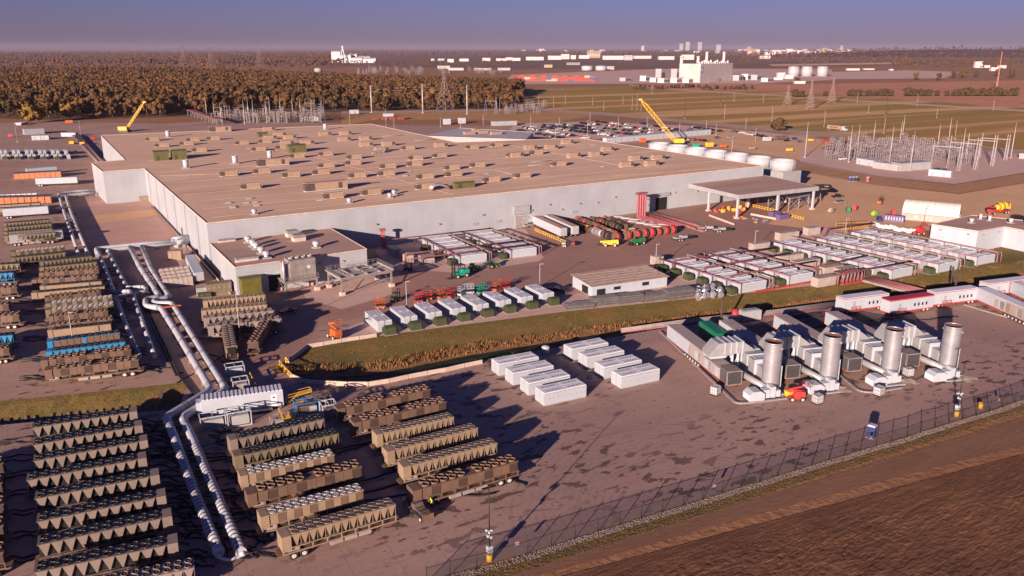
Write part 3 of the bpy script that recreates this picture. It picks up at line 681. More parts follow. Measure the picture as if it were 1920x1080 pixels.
crate_pile(14, [(1390,408),(1410,412),(1425,415)], [m_wood, m_orange, m_blue, m_wood], 'pallet_load', 'loose pallet load on the ground under the canopy', 'pallet', 'pallet loads under the canopy', (1.5,1.2,.4))
for px, py, w in ((1452,405,4.5),(1467,410,5.5)):
    o = MB().box(-w/2,w/2,-1.2,1.2,.1,1.9).box(-w/2-.1,w/2+.1,-1.3,1.3,0,.1).build('purple_crate', m_purple); o.location = G(px,py); o.rotation_euler[2] = fa; tag(o, 'purple covered crate row by the canopy column, %s of the two' % ('left' if px < 1460 else 'right'), 'crate')
def yellow_barrier(a, b, lab):
    A, B = G(*a), G(*b); r = thing('ladder_barrier', lab, 'barrier', A, ang(A,B)); Ln = (B-A).length; n = int(Ln/1.6)
    MB().box(0,Ln,-.06,.06,.95,1.1).box(0,Ln,-.06,.06,.25,.4).build('rail', m_yellow, r)
    for k in range(n+1): MB().box(k*Ln/n-.07,k*Ln/n+.07,-.07,.07,0,1.15).build('post', m_yellow, r)
yellow_barrier((1398,385),(1455,398),'yellow ladder barrier under the canopy'); yellow_barrier((1465,402),(1507,413),'yellow ladder barrier right of the canopy')
yellow_barrier((1003,433),(1064,459),'yellow ladder barrier beside the two parked box trailers')
# ---- round white cooling tower cells behind the warehouse
m_tank = M('white_frp', (.40,.42,.46), .4, 0, .05, .3)
def make_cell():
    r = thing('cooling_cell', 'round white cooling tower cell', 'cooling tower')
    MB().box(-6.2,6.2,-6.2,6.2,0,9.4).build('casing', m_offw, r); MB().ring((0,0,9.4),5.7,5.45,0,4.6,40).build('fan_stack', m_tank, r)
    MB().cyl((0,0,11.6),(0,0,11.9),5.4,n=30).build('fan_deck', m_gsteel, r)
    b = MB()
    for k in range(12):
        t = k*math.pi/6; b.bar((5.74*math.cos(t),5.74*math.sin(t),9.5),(5.74*math.cos(t),5.74*math.sin(t),13.9),.12)
    b.build('rib', m_tank, r); return Proto(r)
cc = make_cell()
CL = [(1230,268),(1268,271),(1312,277),(1357,283),(1405,290),(1447,298),(1466,305)]
c0, c1 = G(1236,268,14), G(1468,300,14)
for k in range(7):
    p = c0.lerp(c1, k/6); cc.put((p.x, p.y, 0), fa, '%s round white cooling tower cell counting from the %s' % (ORD[min(k, 6-k)], 'crane' if k < 4 else 'canopy'), 'round cooling cells behind the warehouse')
# long white wall / trailer row behind
def longbox(name, a, b, w, h, m, lab, cat, mtop=None, z=0):
    A, B = G(*a), G(*b); r = thing(name, lab, cat, A, ang(A,B)); Ln = (B-A).length
    MB().box(0,Ln,0,w,z,h).build('body', m, r); MB().box(-.1,Ln+.1,-.1,w+.1,h,h+.18).build('roof', mtop or m, r)
    n = max(2, int(Ln/6))
    for k in range(n): MB().box((k+.3)*Ln/n,(k+.3)*Ln/n+1.0,-.05,0,.2+z,2.2+z).build('door', m_offw, r)
    return r
longbox('site_office', (1137,269),(1333,252),4,3.6,m_white,'long white site office row behind the warehouse','office')
# grey low roof building behind
gp = PX([(790,255),(985,262),(1000,248),(860,240)], 7)
gb = thing('grey_annex', 'low grey roofed building behind the warehouse notch', 'building', (gp[0].x,gp[0].y,0)); walls_roof(gb, [gp[3],gp[2],gp[1],gp[0]], 7, m_offw, M('grey_membrane',(.42,.38,.40),.8,0,.12,.2), .3)
for px, py in ((880,252),(905,250),(930,252),(895,247)):
    o = MB().box(-4,4,-1.3,1.3,0,2).box(-4.1,-2,-1.35,1.35,0,1.8).build('roof_cooler', m_rtu); o.location = G(px,py,7); o.rotation_euler[2] = fa; tag(o, 'tan cooler on the low grey roof', 'roof cooler', 'coolers on the grey roof')
# ---- shed with striped roof
SH = [G(1110,556.5), G(1250,537)]; sa_ = ang(*SH); sl = (SH[1]-SH[0]).length
sw = 11.0; sh = thing('white_shed', 'low white shed with a brown ribbed roof behind the steel bundles', 'shed', SH[0], sa_)
MB().box(0,sl,0,sw,0,3.0).build('wall', m_white, sh)
rf = MB().add([(-.5,-.5,2.9),(sl+.5,-.5,2.9),(sl+.5,sw+.5,3.5),(-.5,sw+.5,3.5),(-.5,-.5,3.05),(sl+.5,-.5,3.05),(sl+.5,sw+.5,3.65),(-.5,sw+.5,3.65)], [(0,3,2,1),(4,5,6,7),(0,1,5,4),(1,2,6,5),(2,3,7,6),(3,0,4,7)]).build('roof', M('brown_rib_roof',(.27,.175,.13),.6), sh)
k = 0; x = -.4
rbm = MB().bar((0,-.5,3.07),(0,sw+.5,3.67),.09,.05).mesh('rib', m_trim)
while x < sl+.4: link('rib', rbm, rf, (x,0,0)); x += .78
bbm = MB().bar((-.5,0,0),(sl+.5,0,0),.10,.06).mesh('purlin_line', m_trim)
for t in (.17,.33,.5,.67,.83): link('purlin_line', bbm, rf, (0,-.5+t*(sw+1),3.06+t*.6))
for t0, t1, z0, z1 in ((.06,.17,.2,1.9),(.28,.37,1.1,2.0),(.66,.75,1.2,2.2)): w_ = MB().box(sl*t0,sl*t1,-.06,0,z0,z1).build('window', m_glass, sh); MB().box(sl*t0-.1,sl*t1+.1,-.09,-.04,z1,z1+.12).build('frame', m_offw, w_)
MB().box(-.06,0,sw*.2,sw*.5,.1,2.2).build('door', m_dark, sh)
# ---- white building and hoop tent on the right, round tank at the frame edge
HWB = 7.0
wp = PX([(1574+173,419),(1833,434),(1912,423),(2010,420),(1990,405),(1822,403)], HWB)
wp = PX([(1747,420.5),(1834,433.5),(1884,425),(1960,440),(1985,420),(1822,404)], HWB)
wb = thing('white_hall', 'white walled hall with a brown roof at the right edge', 'hall', (wp[0].x,wp[0].y,0)); walls_roof(wb, wp, HWB, m_white, m_roof2, .3)
Lw = wb.location
for px, py in ((1821,418),(1895,418)): tv.put(G(px,py,HWB), 0, 'round vent on the white hall roof, the %s one' % ('left' if px < 1850 else 'right'), scale=.8)
for px, py in ((1838,411),(1855,414)): vt.put(G(px,py,HWB), 0, 'paired thin vent pipe on the white hall roof, the %s one' % ('rear' if py < 412 else 'front'), scale=(.45,.45,.5))
for t in (.2,.8):
    for a_, b_ in ((wp[0],wp[1]),(wp[1],wp[2])):
        q = a_.lerp(b_, t); MB().cbox((q.x-Lw.x-.3,q.y-Lw.y-.3,5.4),(.6,.6,.4)).build('wall_light', m_gsteel, wb)
et = thing('white_silo', 'tall white silo cut by the right edge of the picture', 'silo', G(1935,462)); MB().cyl((0,0,0),(0,0,12),3.0,n=32).build('shell', m_white, et); MB().dome((0,0,12),3.0,1.2,32,4).build('top', m_white, et)
# hoop tent
ta, tb = G(1702,412), G(1790,419); tt = thing('hoop_tent', 'arched white fabric tent on container walls by the purple crate row', 'tent', ta, ang(ta,tb) )
tl = 16.0; twd = (tb-ta).length
tt.rotation_euler[2] = ang(G(1722,413), G(1775,418)); tt.location = G(1690,410)
m_tent = M('white_fabric', (.72,.66,.58), .7, 0, .06, .5); TW = 13; TL = 20
for k in range(9):
    b = MB(); pts = []
    for i in range(13):
        t = math.pi*i/12; pts.append((TL*.0 + 0, -math.cos(t)*TW/2 + TW/2, 2.2 + math.sin(t)*4.6))
    x0, x1 = TL*k/9, TL*(k+1)/9 - .06
    b.add([(x0,p[1],p[2]) for p in pts] + [(x1,p[1],p[2]) for p in pts], [(i,i+1,i+14,i+13) for i in range(12)], True); b.build('fabric_bay', m_tent, tt)
for x in (0,TL): 
    b = MB(); vs = [(x,-math.cos(math.pi*i/12)*TW/2+TW/2,2.2+math.sin(math.pi*i/12)*4.6) for i in range(13)]; b.add(vs,[tuple(range(13))]); b.build('end_wall', m_tent, tt)
m_contg = M('grey_container', (.36,.30,.27), .6, 0, .15, .6)
for y in (-1.2, TW-1.2): MB().box(0,TL,y,y+2.4,0,2.5).build('container_wall', m_contg, tt)
def text(body, size, loc, rot, m, parent, name='lettering'):
    c = bpy.data.curves.new(name, 'FONT'); c.body = body; c.size = size; c.extrude = .01; c.align_x = 'CENTER'
    o = bpy.data.objects.new(name, c); COL.objects.link(o); dg = bpy.context.evaluated_depsgraph_get(); me = bpy.data.meshes.new_from_object(o.evaluated_get(dg)); bpy.data.objects.remove(o)
    me.materials.clear(); me.materials.append(m); q = link(name, me, parent, loc); q.rotation_euler = rot; return q
text('MOL', 1.9, (TL*.46,-1.23,.55), (math.pi/2,0,0), m_white, tt)
MB().box(TL*.24,TL*.29,-1.24,-1.2,.7,1.9).build('emblem', m_white, tt)
# ================================================================ chillers, batteries, big pipes
def pal(name, c, v=.12): return M(name, c, .6, 0, v, .6)
m_tan = pal('tan_coat', (.20,.155,.135)); m_tan2 = pal('sand_coat', (.27,.195,.135)); m_grey = pal('warm_grey_coat', (.22,.175,.165)); m_brown = pal('brown_panel', (.145,.09,.065)); m_dbrown = pal('dark_mesh_panel', (.065,.042,.035)); m_olv = pal('olive_tan_coat', (.165,.13,.085)); m_bluec = pal('blue_coat', (.03,.20,.42)); m_deck = pal('trailer_steel', (.10,.075,.07), .3); m_rustd = pal('plank_deck', (.17,.10,.07), .3)
m_fan = M('fan_black', (.025,.022,.024), .5, 0, .3, 2); m_ring = M('fan_ring_grey', (.42,.41,.42), .45, .3, .1, 2); m_rim = M('wheel_rim', (.70,.66,.64), .35, .3, .1, 2)
def fan_mesh(ringm, tall, r):
    b = MB(); b.m = 0; b.ring((0,0,0), r, r*.86, 0, tall, 12); b.m = 1; b.cyl((0,0,.02),(0,0,.05), r*.87, n=12); b.m = 0
    b.cyl((0,0,.05),(0,0,tall*.7), r*.2, n=6)
    for k in range(5):
        a = k*2*math.pi/5; T = Matrix.Rotation(a, 4, 'Z') @ Matrix.Translation((r*.5,0,tall*.4)) @ Matrix.Rotation(.5, 4, 'X'); b.m = 2; b.box(-r*.32,r*.32,-r*.13,r*.13,-.01,.01,T)
    return b.mesh('fan', [ringm, m_fan, m_ring if ringm is m_ring else m_fan])
wheel_me = MB(); wheel_me.m = 0; wheel_me.cyl((0,-.28,0),(0,.28,0),.52,n=16); wheel_me.m = 1; wheel_me.cyl((0,-.30,0),(0,.30,0),.30,n=12); wheel_me = wheel_me.mesh('wheel', [m_black, m_rim])
def trailer(r, L, wheels_at=-1, z=1.15, w=2.5):
    MB().box(-L/2,L/2,-w/2,w/2,z-.12,z).build('deck', m_rustd, r)
    b = MB()
    for y in (-.55,.55): b.box(-L/2+.3,L/2-.3,y-.08,y+.08,z-.55,z-.12)
    for k in range(9): x = -L/2+.5+k*(L-1)/8; b.box(x-.06,x+.06,-w/2+.05,w/2-.05,z-.28,z-.12)
    b.build('chassis', m_deck, r)
    x0 = wheels_at*(L/2-2.6)
    for k in (-.65,.65):
        for s in (-1,1): link('wheel', wheel_me, r, (x0+k, s*(w/2-.35), .52))
    b = MB()
    for s in (-1,1): b.box(-x0*.72-.1,-x0*.72+.1,s*.7-.08,s*.7+.08,.05,z-.3); b.box(-x0*.72-.25,-x0*.72+.25,s*.7-.2,s*.7+.2,0,.05)
    b.build('landing_leg', m_deck, r)
    b = MB()
    for k in range(3): b.box(x0*-.1+k*1.9-2,x0*-.1+k*1.9-.4,-w/2+.02,-w/2+.4,.45,z-.15)
    b.build('tool_box', m_gsteel, r)
CH = {}
def chiller(kind):
    L, w = 15.0, 2.35; z0 = 1.15
    r = thing('chiller', 'chiller', 'chiller')
    spec = dict(A=('V',m_tan,10,'dark',.8,.15), V=('V',m_tan2,13,'flat',.85,.1), O=('V',m_olv,12,'dark',.9,.12), P=('P',m_brown,11,'tall',.85,.35), G=('P',m_tan2,12,'grey',1.0,.12), B=('V',m_bluec,11,'dark',1.0,.15), F=('F',m_bluec,10,'dark',1.0,.15), S=('S',m_tan2,12,'dark',.8,.1), D=('P',m_olv,12,'grey',1.0,.12), W=('V',m_grey,9,'flat',.9,.15))[kind]
    typ, mc, n, fk, lower, th = spec
    trailer(r, L+1.2, -1 if kind in 'AVG' else 1, z0, w)
    zb = z0 + lower; zt = zb + (1.95 if kind == 'A' else 1.75 if typ == 'V' else 1.5)
    # lower open frame with vessels
    b = MB()
    for s in (-1,1):
        b.box(-L/2,L/2,s*w/2-.08,s*w/2+.08,zb-.12,zb); b.box(-L/2,L/2,s*w/2-.08,s*w/2+.08,z0,z0+.12)
        for k in range(9): x = -L/2+.1+k*(L-.2)/8; b.box(x-.07,x+.07,s*w/2-.06,s*w/2+.06,z0,zb)
    b.build('frame', m_deck if kind == 'A' else mc, r)
    b = MB(); b.m = 0
    for k, (x, l) in enumerate(((-4.4,3.6),(-.4,3.2),(4.2,4.2))): b.cyl((x-l/2,-.45,z0+.45),(x+l/2,-.45,z0+.45),.36,n=10); b.cyl((x-l/2,.5,z0+.45),(x+l/2,.5,z0+.45),.32,n=10)
    b.m = 1; b.box(-L/2+.4,-L/2+2.2,-.9,.9,z0+.02,zb-.15)
    b.build('vessel', [m_deck, m_gsteel], r)
    MB().box(-L/2,-L/2+1.15,-w/2-.02,w/2+.02,zb-.5,zt+.02).build('end_cabinet', mc, r)
    X0 = -L/2+1.3; X1 = L/2-.1; p = (X1-X0)/n
    MB().box(X0,X1,-w/2+.35,w/2-.35,zb,zt-.1).build('core', m_dbrown if typ != 'V' else m_blackp, r)
    MB().box(X0-.1,X1+.1,-w/2-.03,w/2+.03,zt-.12,zt+.0).build('fan_deck', mc if fk != 'dark' else pal('deck_'+kind, tuple(c*.6 for c in (mc.node_tree.nodes['Mix'].inputs[7].default_value[:3]))), r)
    if typ == 'V':
        vh = 1.83 if kind == 'A' else 1.63; v = MB(); v.prof([(-p*.47,vh),(p*.47,vh),(.05,.08),(-.05,.08)][::-1], -w/2, w/2); v.box(p*.5-.03,p*.5+.03,-w/2+.0,-w/2+.06,0,vh); v = v.mesh('coil_module', mc)
        for k in range(n): link('coil_module', v, r, (X0+p*(k+.5),0,zb))
    elif typ == 'P':
        pm = [MB().box(-p/2+.03,p/2-.03,-w/2,w/2,0,zt-zb-.14).mesh('side_panel', m) for m in ((m_brown, m_dbrown) if kind == 'P' else (m_tan2, m_brown) if kind == 'G' else (m_olv, m_dbrown))]
        for k in range(n): link('side_panel', pm[(k % 2) if kind != 'P' else (1 if k % 3 == 1 else 0)], r, (X0+p*(k+.5),0,zb))
    elif typ == 'F':
        pm = MB().box(-p/2+.05,p/2-.05,-w/2,w/2,0,zt-zb-.14).mesh('side_panel', m_brown)
        for k in range(n): link('side_panel', pm, r, (X0+p*(k+.5),0,zb))
        MB().box(-.3,.3,-w/2-.03,w/2+.03,zb,zt).build('mid_post', mc, r)
    else:
        for a, c in ((0,.78),(.8,1)): MB().box(X0+(X1-X0)*a,X0+(X1-X0)*c,-w/2,w/2,zb,zt-.12).build('side_panel', mc, r)
    fm = fan_mesh(m_ring if fk == 'grey' else m_brown if fk == 'tall' else m_tan if fk == 'flat' else m_blackp, th, min(.52, p*.44))
    for k in range(n):
        if kind == 'P' and k == n//2: continue
        for s in (-1,1): link('fan', fm, r, (X0+p*(k+.5), s*.57, zt))
    CH[kind] = (Proto(r), L, w, zt)
def put_ch(kind, a, b, label, group, flip=0):
    if kind not in CH: chiller(kind)
    pr, L, w, zt = CH[kind]; A, B = G(*a, zt), G(*b, zt); d = (B-A); th = ang(A,B); nrm = Vector((-d.y, d.x, 0)).normalized()
    c = (A+B)/2 + nrm*w/2; c.z = 0
    return pr.put(c, th + flip, label, group, (d.length/L*.985, 1, 1))
L1 = [((57.3,802.5),(258,771)),((59,835),(268,797)),((60,865),(278,825)),((47,901.5),(276,858)),((62.5,936),(300,890)),((65.6,979),(312.5,929)),((66.7,1023),(324,967)),((60,1074),(335,1017))]
for i, (a, b) in enumerate(L1): put_ch('A', a, b, 'tan V coil chiller, %s from the grassy ditch in the near left column' % ORD[i], 'chillers in the near left column', math.pi)
put_ch('W', (160,1108), (366,1064), 'grey chiller with big open fans at the bottom edge, near left column', 'chillers in the near left column')
C2 = [('A',(429.5,826.5),(609.6,784.6),'tan V coil chiller nearest the white container'),('O',(438,857),(637,812),'olive tan V coil chiller behind the grey fanned one'),('G',(449,893.8),(629,852),'chequered panel chiller with grey fans beside the olive one'),('P',(462,929),(680.6,874),'brown panelled chiller trailer between the two grey fanned ones'),('G',(487,970.6),(683.5,918),'chequered panel chiller with grey fans next to the front one'),('V',(526,1010),(743.8,945.3),'sand coloured V coil chiller trailer at the very front with white hubs')]
for i, (k, a, b, l) in enumerate(C2): put_ch(k, a, b, l, 'chillers in the middle front column')
C3 = [('P',(632,768),(809,729.4),'brown panelled chiller trailer nearest the ditch barriers'),('P',(662,794),(839,752.8),'brown panelled chiller trailer, second from the ditch barriers'),('V',(705,816),(852.5,781),'sand V coil chiller with 26 fans, nearest the brown pair'),('V',(725,848),(897.7,801.7),'sand V coil chiller in the middle of three alike'),('V',(755,877),(934,830),'sand V coil chiller behind the last brown trailer'),('P',(773,922),(973.7,864),'brown panelled chiller trailer nearest the fence, by the workers')]
for i, (k, a, b, l) in enumerate(C3): put_ch(k, a, b, l, 'chillers in the right front column')
E1 = [('P',(81,695),(261.7,674)),('P',(74,677),(247.5,655)),('B',(84.5,660),(236,640.5)),('F',(86.5,641.5),(226,623)),('S',(87.5,620),(208.8,607)),('P',(92.7,610),(212,597.8)),('P',(89.6,594),(203.7,582.5)),('D',(83.5,582),(213.8,570)),('D',(83.5,570),(211.8,557)),('P',(82.5,559),(190.4,546)),('S',(57,550),(197.6,536.7)),('S',(73.3,537),(191.4,527)),('P',(58,525),(183.3,517)),('P',(72,512),(186,504)),('O',(72.6,502),(182.6,491)),('O',(72.6,491),(174,480))]
names = {'P':'brown panelled','B':'blue V coil','F':'blue flat sided','S':'smooth sand','D':'dark chequered','O':'olive'}
for i, (k, a, b) in enumerate(E1): put_ch(k, a, b, '%s chiller trailer, %s from the grass in the middle left column' % (names[k], ORD[i]), 'chillers in the middle left column')
F1 = [('O',(19,484),(123.8,473)),('D',(20,473),(122,463)),('O',(6,443),(104.7,435.6)),('O',(6,435.6),(99,428)),('O',(6,427),(97.8,419)),('O',(5,419),(93,412)),('S',(-20,392),(81,386)),('S',(-20,386),(76,380))]
for i, (k, a, b) in enumerate(F1): put_ch(k, a, b, '%s chiller trailer, %s counting away in the far left column' % (names[k], ORD[i]), 'chillers in the far left column')
E0 = [('P',(-110,665),(18,652)),('B',(-110,640),(25,628)),('P',(-110,600),(37,590)),('P',(-110,580),(17,570)),('P',(-100,548),(33,538)),('B',(-100,520),(26,511)),('O',(-100,502),(38,494))]
for i, (k, a, b) in enumerate(E0): put_ch(k, a, b, '%s chiller cut by the left edge, %s from the grass' % (names[k], ORD[i]), 'chillers cut by the left edge')
L0 = [(8,868),(6,905),(9,945),(8,985),(8,1035)]
for i, (x, y) in enumerate(L0): put_ch('P', (x-250,y+48), (x,y), 'brown chiller end at the left edge, %s from the ditch' % ORD[i], 'chiller ends at the left edge')
N1 = [('V',(379,565),(499,553),'sand V coil chiller nearest the annex door'),('V',(376,583),(502,571),'sand V coil chiller in front of another one near the annex'),('W',(380,597),(515,582),'grey V coil chiller behind the frontmost grey one near the annex'),('W',(388,613),(529,597),'grey V coil chiller frontmost beside the tall lamp post')]
for k, a, b, l in N1: put_ch(k, a, b, l, 'chillers near the annex')
def put_len(kind, c, th, label, group, sx=1):
    if kind not in CH: chiller(kind)
    CH[kind][0].put(c, th, label, group, (sx,1,1))
a, b = G(428,684), G(418,628); put_len('V', (a+b)/2 + Vector((1,0,0)), ang(a,b)+math.pi, 'sand chiller trailer parked end on beside the white pipes', 'chillers near the annex', (b-a).length/16)
a, b = G(475,672), G(510,612); put_len('P', (a+b)/2, ang(a,b)+math.pi, 'dark brown chiller trailer parked end on by the ditch end', 'chillers near the annex', (b-a).length/16)
# ---- battery units
m_bat = M('battery_white', (.37,.405,.455), .4, 0, .04, .4); m_slot = M('vent_dark', (.05,.045,.05), .6, 0, .2, 2); m_batgrey = M('battery_lid', (.66,.66,.72), .45, 0, .05, .4)  # lid colour lightened to put brightness on tops the low sun leaves dim
def make_bat():
    r = thing('battery_unit', 'battery', 'battery unit'); L, w, h = 9.4, 1.66, 2.7
    MB().box(-L/2+.05,L/2-.05,-w/2+.05,w/2-.05,0,.18).build('plinth', m_gsteel, r)
    MB().box(-L/2,L/2,-w/2,w/2,.18,h-.14).build('cabinet', m_bat, r)
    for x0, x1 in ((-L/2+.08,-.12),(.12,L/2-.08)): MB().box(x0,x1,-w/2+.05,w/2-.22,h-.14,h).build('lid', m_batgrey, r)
    MB().box(-L/2,L/2,w/2-.18,w/2,h-.14,h+.03).build('top_rib', m_bat, r)
    b = MB()
    for g in (-2.35,2.35):
        for k in range(5): b.cyl((g-1.2+.6*k,-.05,h),(g-1.2+.6*k,-.05,h+.02),.17,n=8)
    b.build('fan_vent', m_slot, r)
    b = MB()
    for k in range(9): b.box(-L/2+.3+k*1.0,-L/2+1.1+k*1.0,-w/2-.015,-w/2,h-.34,h-.24)
    b.build('grille', m_gsteel, r)
    b = MB()
    for k in range(10): b.box(-L/2+.12+k*.925,-L/2+.16+k*.925,-w/2-.012,-w/2,.3,h-.45)
    b.build('door_seam', m_bat, r)
    b = MB()
    for k in range(8): b.box(-L/2+1.1+k*1.0,-L/2+1.22+k*1.0,-w/2-.03,-w/2,1.2,1.5)
    b.build('handle', m_gsteel, r)
    return Proto(r)
bat = make_bat()
def bat_pair(corner, th, lab, grp, flip=False):
    # corner = near left foot of the pair; th = direction of the long side
    ex = Vector((math.cos(th), math.sin(th), 0)); ey = Vector((-ex.y, ex.x, 0))
    for k in (0,1):
        c = corner + ex*4.7 + ey*(.83 + k*1.86)
        bat.put(c, th, lab % (('near','far')[k]), grp)
for i, (x, y) in enumerate([(1020,762.5),(991,742.8),(961.9,723.7),(935.6,706)]): bat_pair(G(x,y), R(-3), '%s white battery unit of the ' + ORD[i] + ' pair from the front, left pad block', 'battery units on the front pad')
for i, (x, y) in enumerate([(1164.4,730),(1132,712),(1100.6,693),(1072,677)]): bat_pair(G(x,y), R(-3), '%s white battery unit of the ' + ORD[i] + ' pair from the front, right pad block', 'battery units on the front pad')
# transformers
m_tg = M('transformer_green', (.055,.065,.03), .55, 0, .15, .8)
def make_tr():
    r = thing('transformer', 'green pad transformer', 'transformer')
    MB().box(-1.6,1.6,-1.2,1.2,0,.12).build('pad', m_gsteel, r); MB().box(-1.3,1.3,-.2,.9,.12,1.9).build('tank', m_tg, r); MB().tapbox((-1.3,1.3,-.85,-.2),(-1.3,1.3,-.7,-.2),.12,1.75).build('front_cabinet', m_tg, r)
    for q in (-1.75,1.3):
        b = MB().box(q,q+.45,-.1,.82,.45,.55)
        for k in range(7): b.box(q,q+.45,-.1+k*.14,-.03+k*.14,.4,1.7)
        b.build('radiator', m_tg, r)
    MB().box(-1.35,1.35,-.75,.95,1.9,1.98).build('lid', m_tg, r); return Proto(r)
trf = make_tr()
f0, f1 = G(710,624.4), G(1018,570)
for i in range(8):
    c = f0.lerp(f1, i/7); th = R(90)+XA*.6; ex = Vector((math.cos(th),math.sin(th),0)); ey = Vector((ex.y,-ex.x,0))
    for k in (0,1): bat.put(c + ex*4.9 + ey*(.83+k*1.86), th, '%s unit of the %s battery pair from the left along the ditch' % (('left','right')[k], ORD[i]), 'battery units along the ditch')
    trf.put(c - ex*1.9 + ey*2.2, XA, '%s green transformer from the left before the battery line along the ditch' % ORD[i], 'transformers along the ditch')
def rack(name, lab, A, B, h, m, r=.22, tray=False, grp=None):
    d = (B-A); L = d.length; t = thing(name, lab, 'pipe rack', A, ang(A,B), grp)
    if tray:
        MB().box(0,L,-.45,.45,h,h+.18).build('tray', m_gsteel, t); MB().cyl((0,-.2,h+.35),(L,-.2,h+.35),.10,n=8).build('pipe', m, t); MB().tube([(L,.25,h+.35),(L+.8,.25,h+.3),(L+1,.25,h-.3),(L+1,.25,.1)],.14,8).build('end_bend', m, t)
    else:
        MB().cyl((0,0,h),(L,0,h),r,n=10).build('pipe', m, t); MB().cyl((0,.55,h),(L,.55,h),r*.8,n=10).build('pipe', m, t)
    n = max(2, int(L/5.3))
    pm = MB().box(-.07,.07,-.07,.07,0,h).box(-.07,.07,-.4,.6,h-.28,h-.2).mesh('post', m_gsteel)
    for k in range(n+1): link('post', pm, t, (L*k/n,0,0))
    return t
GR = [(1,(861.6,497),88,30.5,6),(2,(957.8,485),91,31,6),(3,(1387.7,550.7),91,31.6,6),(4,(1478,534.8),91.5,31.9,6),(5,(1670,524),91.8,43.7,8),(6,(1757.4,512.6),92.5,43.4,8),(7,(1829.3,498.7),92.3,44.7,8)]
gname = {1:'left block by the warehouse wall',2:'right block by the warehouse wall',3:'block nearest the striped shed',4:'second block from the striped shed',5:'third block from the striped shed',6:'fourth block from the striped shed',7:'block nearest the white hall'}
for g, f, dr, D, n in GR:
    A = G(*f); dv_ = Vector((math.cos(R(dr)), math.sin(R(dr)), 0)); th = R(-3.5) if g < 5 else R(-2); pitch = (D-3.6)/(n-1)
    ex = Vector((math.cos(th), math.sin(th), 0))
    for i in range(n):
        c = A + dv_*pitch*i; bat_pair(c, th, '%s battery of ' + ORD[i] + ' pair from the front, ' + gname[g], 'battery units in the ' + gname[g])
        if g in (3,5,6,7) or (g in (1,2,4) and i % 2 == 0):
            trf.put(c + dv_*1.2 - ex*2.4, th + R(-90), 'green transformer, %s from the front, %s' % (ORD[i], gname[g]), 'transformers at the battery blocks')
        MB_ = None
    rack('red_pipe_rack', 'red pipe pair over the left end of the ' + gname[g], A - ex*.5 - dv_*.6, A - ex*.5 + dv_*(D+1), 3.0, m_pinkred, .13)
    rack('cable_rack', 'cable tray with red pipe, right end of the ' + gname[g], A + ex*10.2 + dv_*(D+1), A + ex*10.2 - dv_*.3, 3.1, m_pinkred, .2, True)
def cross(a, b, lab, h=3.35):
    A, B = G(*a, h), G(*b, h); d = B-A; L = d.length; t = thing('red_cross_pipe', lab, 'pipe', (A.x,A.y,0), ang(A,B))
    for y in (0,.7): MB().tube([(-.9,y,.1),(-.9,y,h-.5),(-.5,y,h),(0,y,h),(L,y,h)],.15,8).build('pipe', m_pinkred, t)
    pm = MB().box(-.07,.07,-.07,.07,0,h-.15).mesh('post', m_pinkred); n = max(1,int(L/9))
    for k in range(1,n+1): link('post', pm, t, (L*k/n-.5,0,0))
cross((765,476),(990,450),'red pipe pair crossing the middle of both warehouse side blocks'); cross((777,485),(1000,458),'red pipe pair crossing in front, over both warehouse side blocks'); cross((728,450),(925,428),'red pipe pair along the rear of the warehouse side blocks')
cross((1268,489),(1452,465),'rear red pipe pair crossing the two left shed side blocks'); cross((1326,502),(1482,475),'middle red pipe pair crossing the two left shed side blocks'); cross((1376,517),(1530,490),'front red pipe pair crossing the two left shed side blocks')
cross((1535,500),(1625,480),'red pipe pair bent over the middle of the third block'); cross((1552,428),(1640,418),'red pipe pair at the back of the far right blocks'); cross((1577,515),(1712,490),'red pipe pair at the front of the third block')
# red ground pipe at the front edge, red crossing over the ditch, red risers at the wall
A, B = G(1415,549), G(1525,529); o = MB().bar(A+Vector((0,0,.25)), B+Vector((0,0,.25)), .5, .4).build('red_skid', m_red); tag(o, 'long red skid on the ground before two battery blocks', 'skid')
t = thing('pipe_bridge', 'red pipes on a steel bridge crossing the ditch to the turbine pad', 'pipe bridge', G(1625,526), ang(G(1625,526), G(1742,556)))
Lb = (G(1742,556)-G(1625,526)).length
for k in range(5): MB().cyl((0,-2+k*1.0,.9),(Lb,-2+k*1.0,.9),.26,n=8).build('pipe', m_pinkred, t)
MB().box(0,Lb,-2.5,-2.35,.1,.7).box(0,Lb,2.35,2.5,.1,.7).build('girder', m_gsteel, t)
for k in range(12): MB().box(Lb*k/11-.1,Lb*k/11+.1,-2.5,2.5,.4,.6).build('cross_beam', m_gsteel, t)
t = thing('red_pipe_loops', 'red upright pipe loops at the start of the pipe bridge', 'pipe frame', G(1580,535), R(-3))
for k in range(6): MB().tube([(k*1.5,0,0),(k*1.5,0,2.6),(k*1.5+.4,.4,3.1),(k*1.5+.6,4,3.1)],.2,8).build('pipe_loop', m_pinkred, t)
MB().box(-.5,9,-.3,.3,.1,.6).build('base', m_red, t)
t = thing('red_riser', 'four tall red pipes climbing the warehouse front wall', 'pipe', G(1199,408), fa)
for k in range(4): MB().tube([(-1.8+k*1.2,-22,.35),(-1.8+k*1.2,-1.5,.35),(-1.8+k*1.2,-.9,.9),(-1.8+k*1.2,-.9,9.2),(-1.8+k*1.2,-.4,9.8),(-1.8+k*1.2,.6,9.8)],.42,10).build('pipe', M('riser_red',(.33,.075,.09),.5,0,.15,.5), t)
MB().box(-2.8,2.6,-1.5,-.2,9.6,10.2).build('head_box', m_pinkred, t)
MB().box(-2.6,2.4,-1.1,-.3,6,6.2).box(-2.6,2.4,-1.1,-.3,3,3.2).build('bracket', m_gsteel, t)
t = thing('red_riser', 'single thin red pipe climbing the wall in the annex shadow', 'pipe', G(717,466), fa)
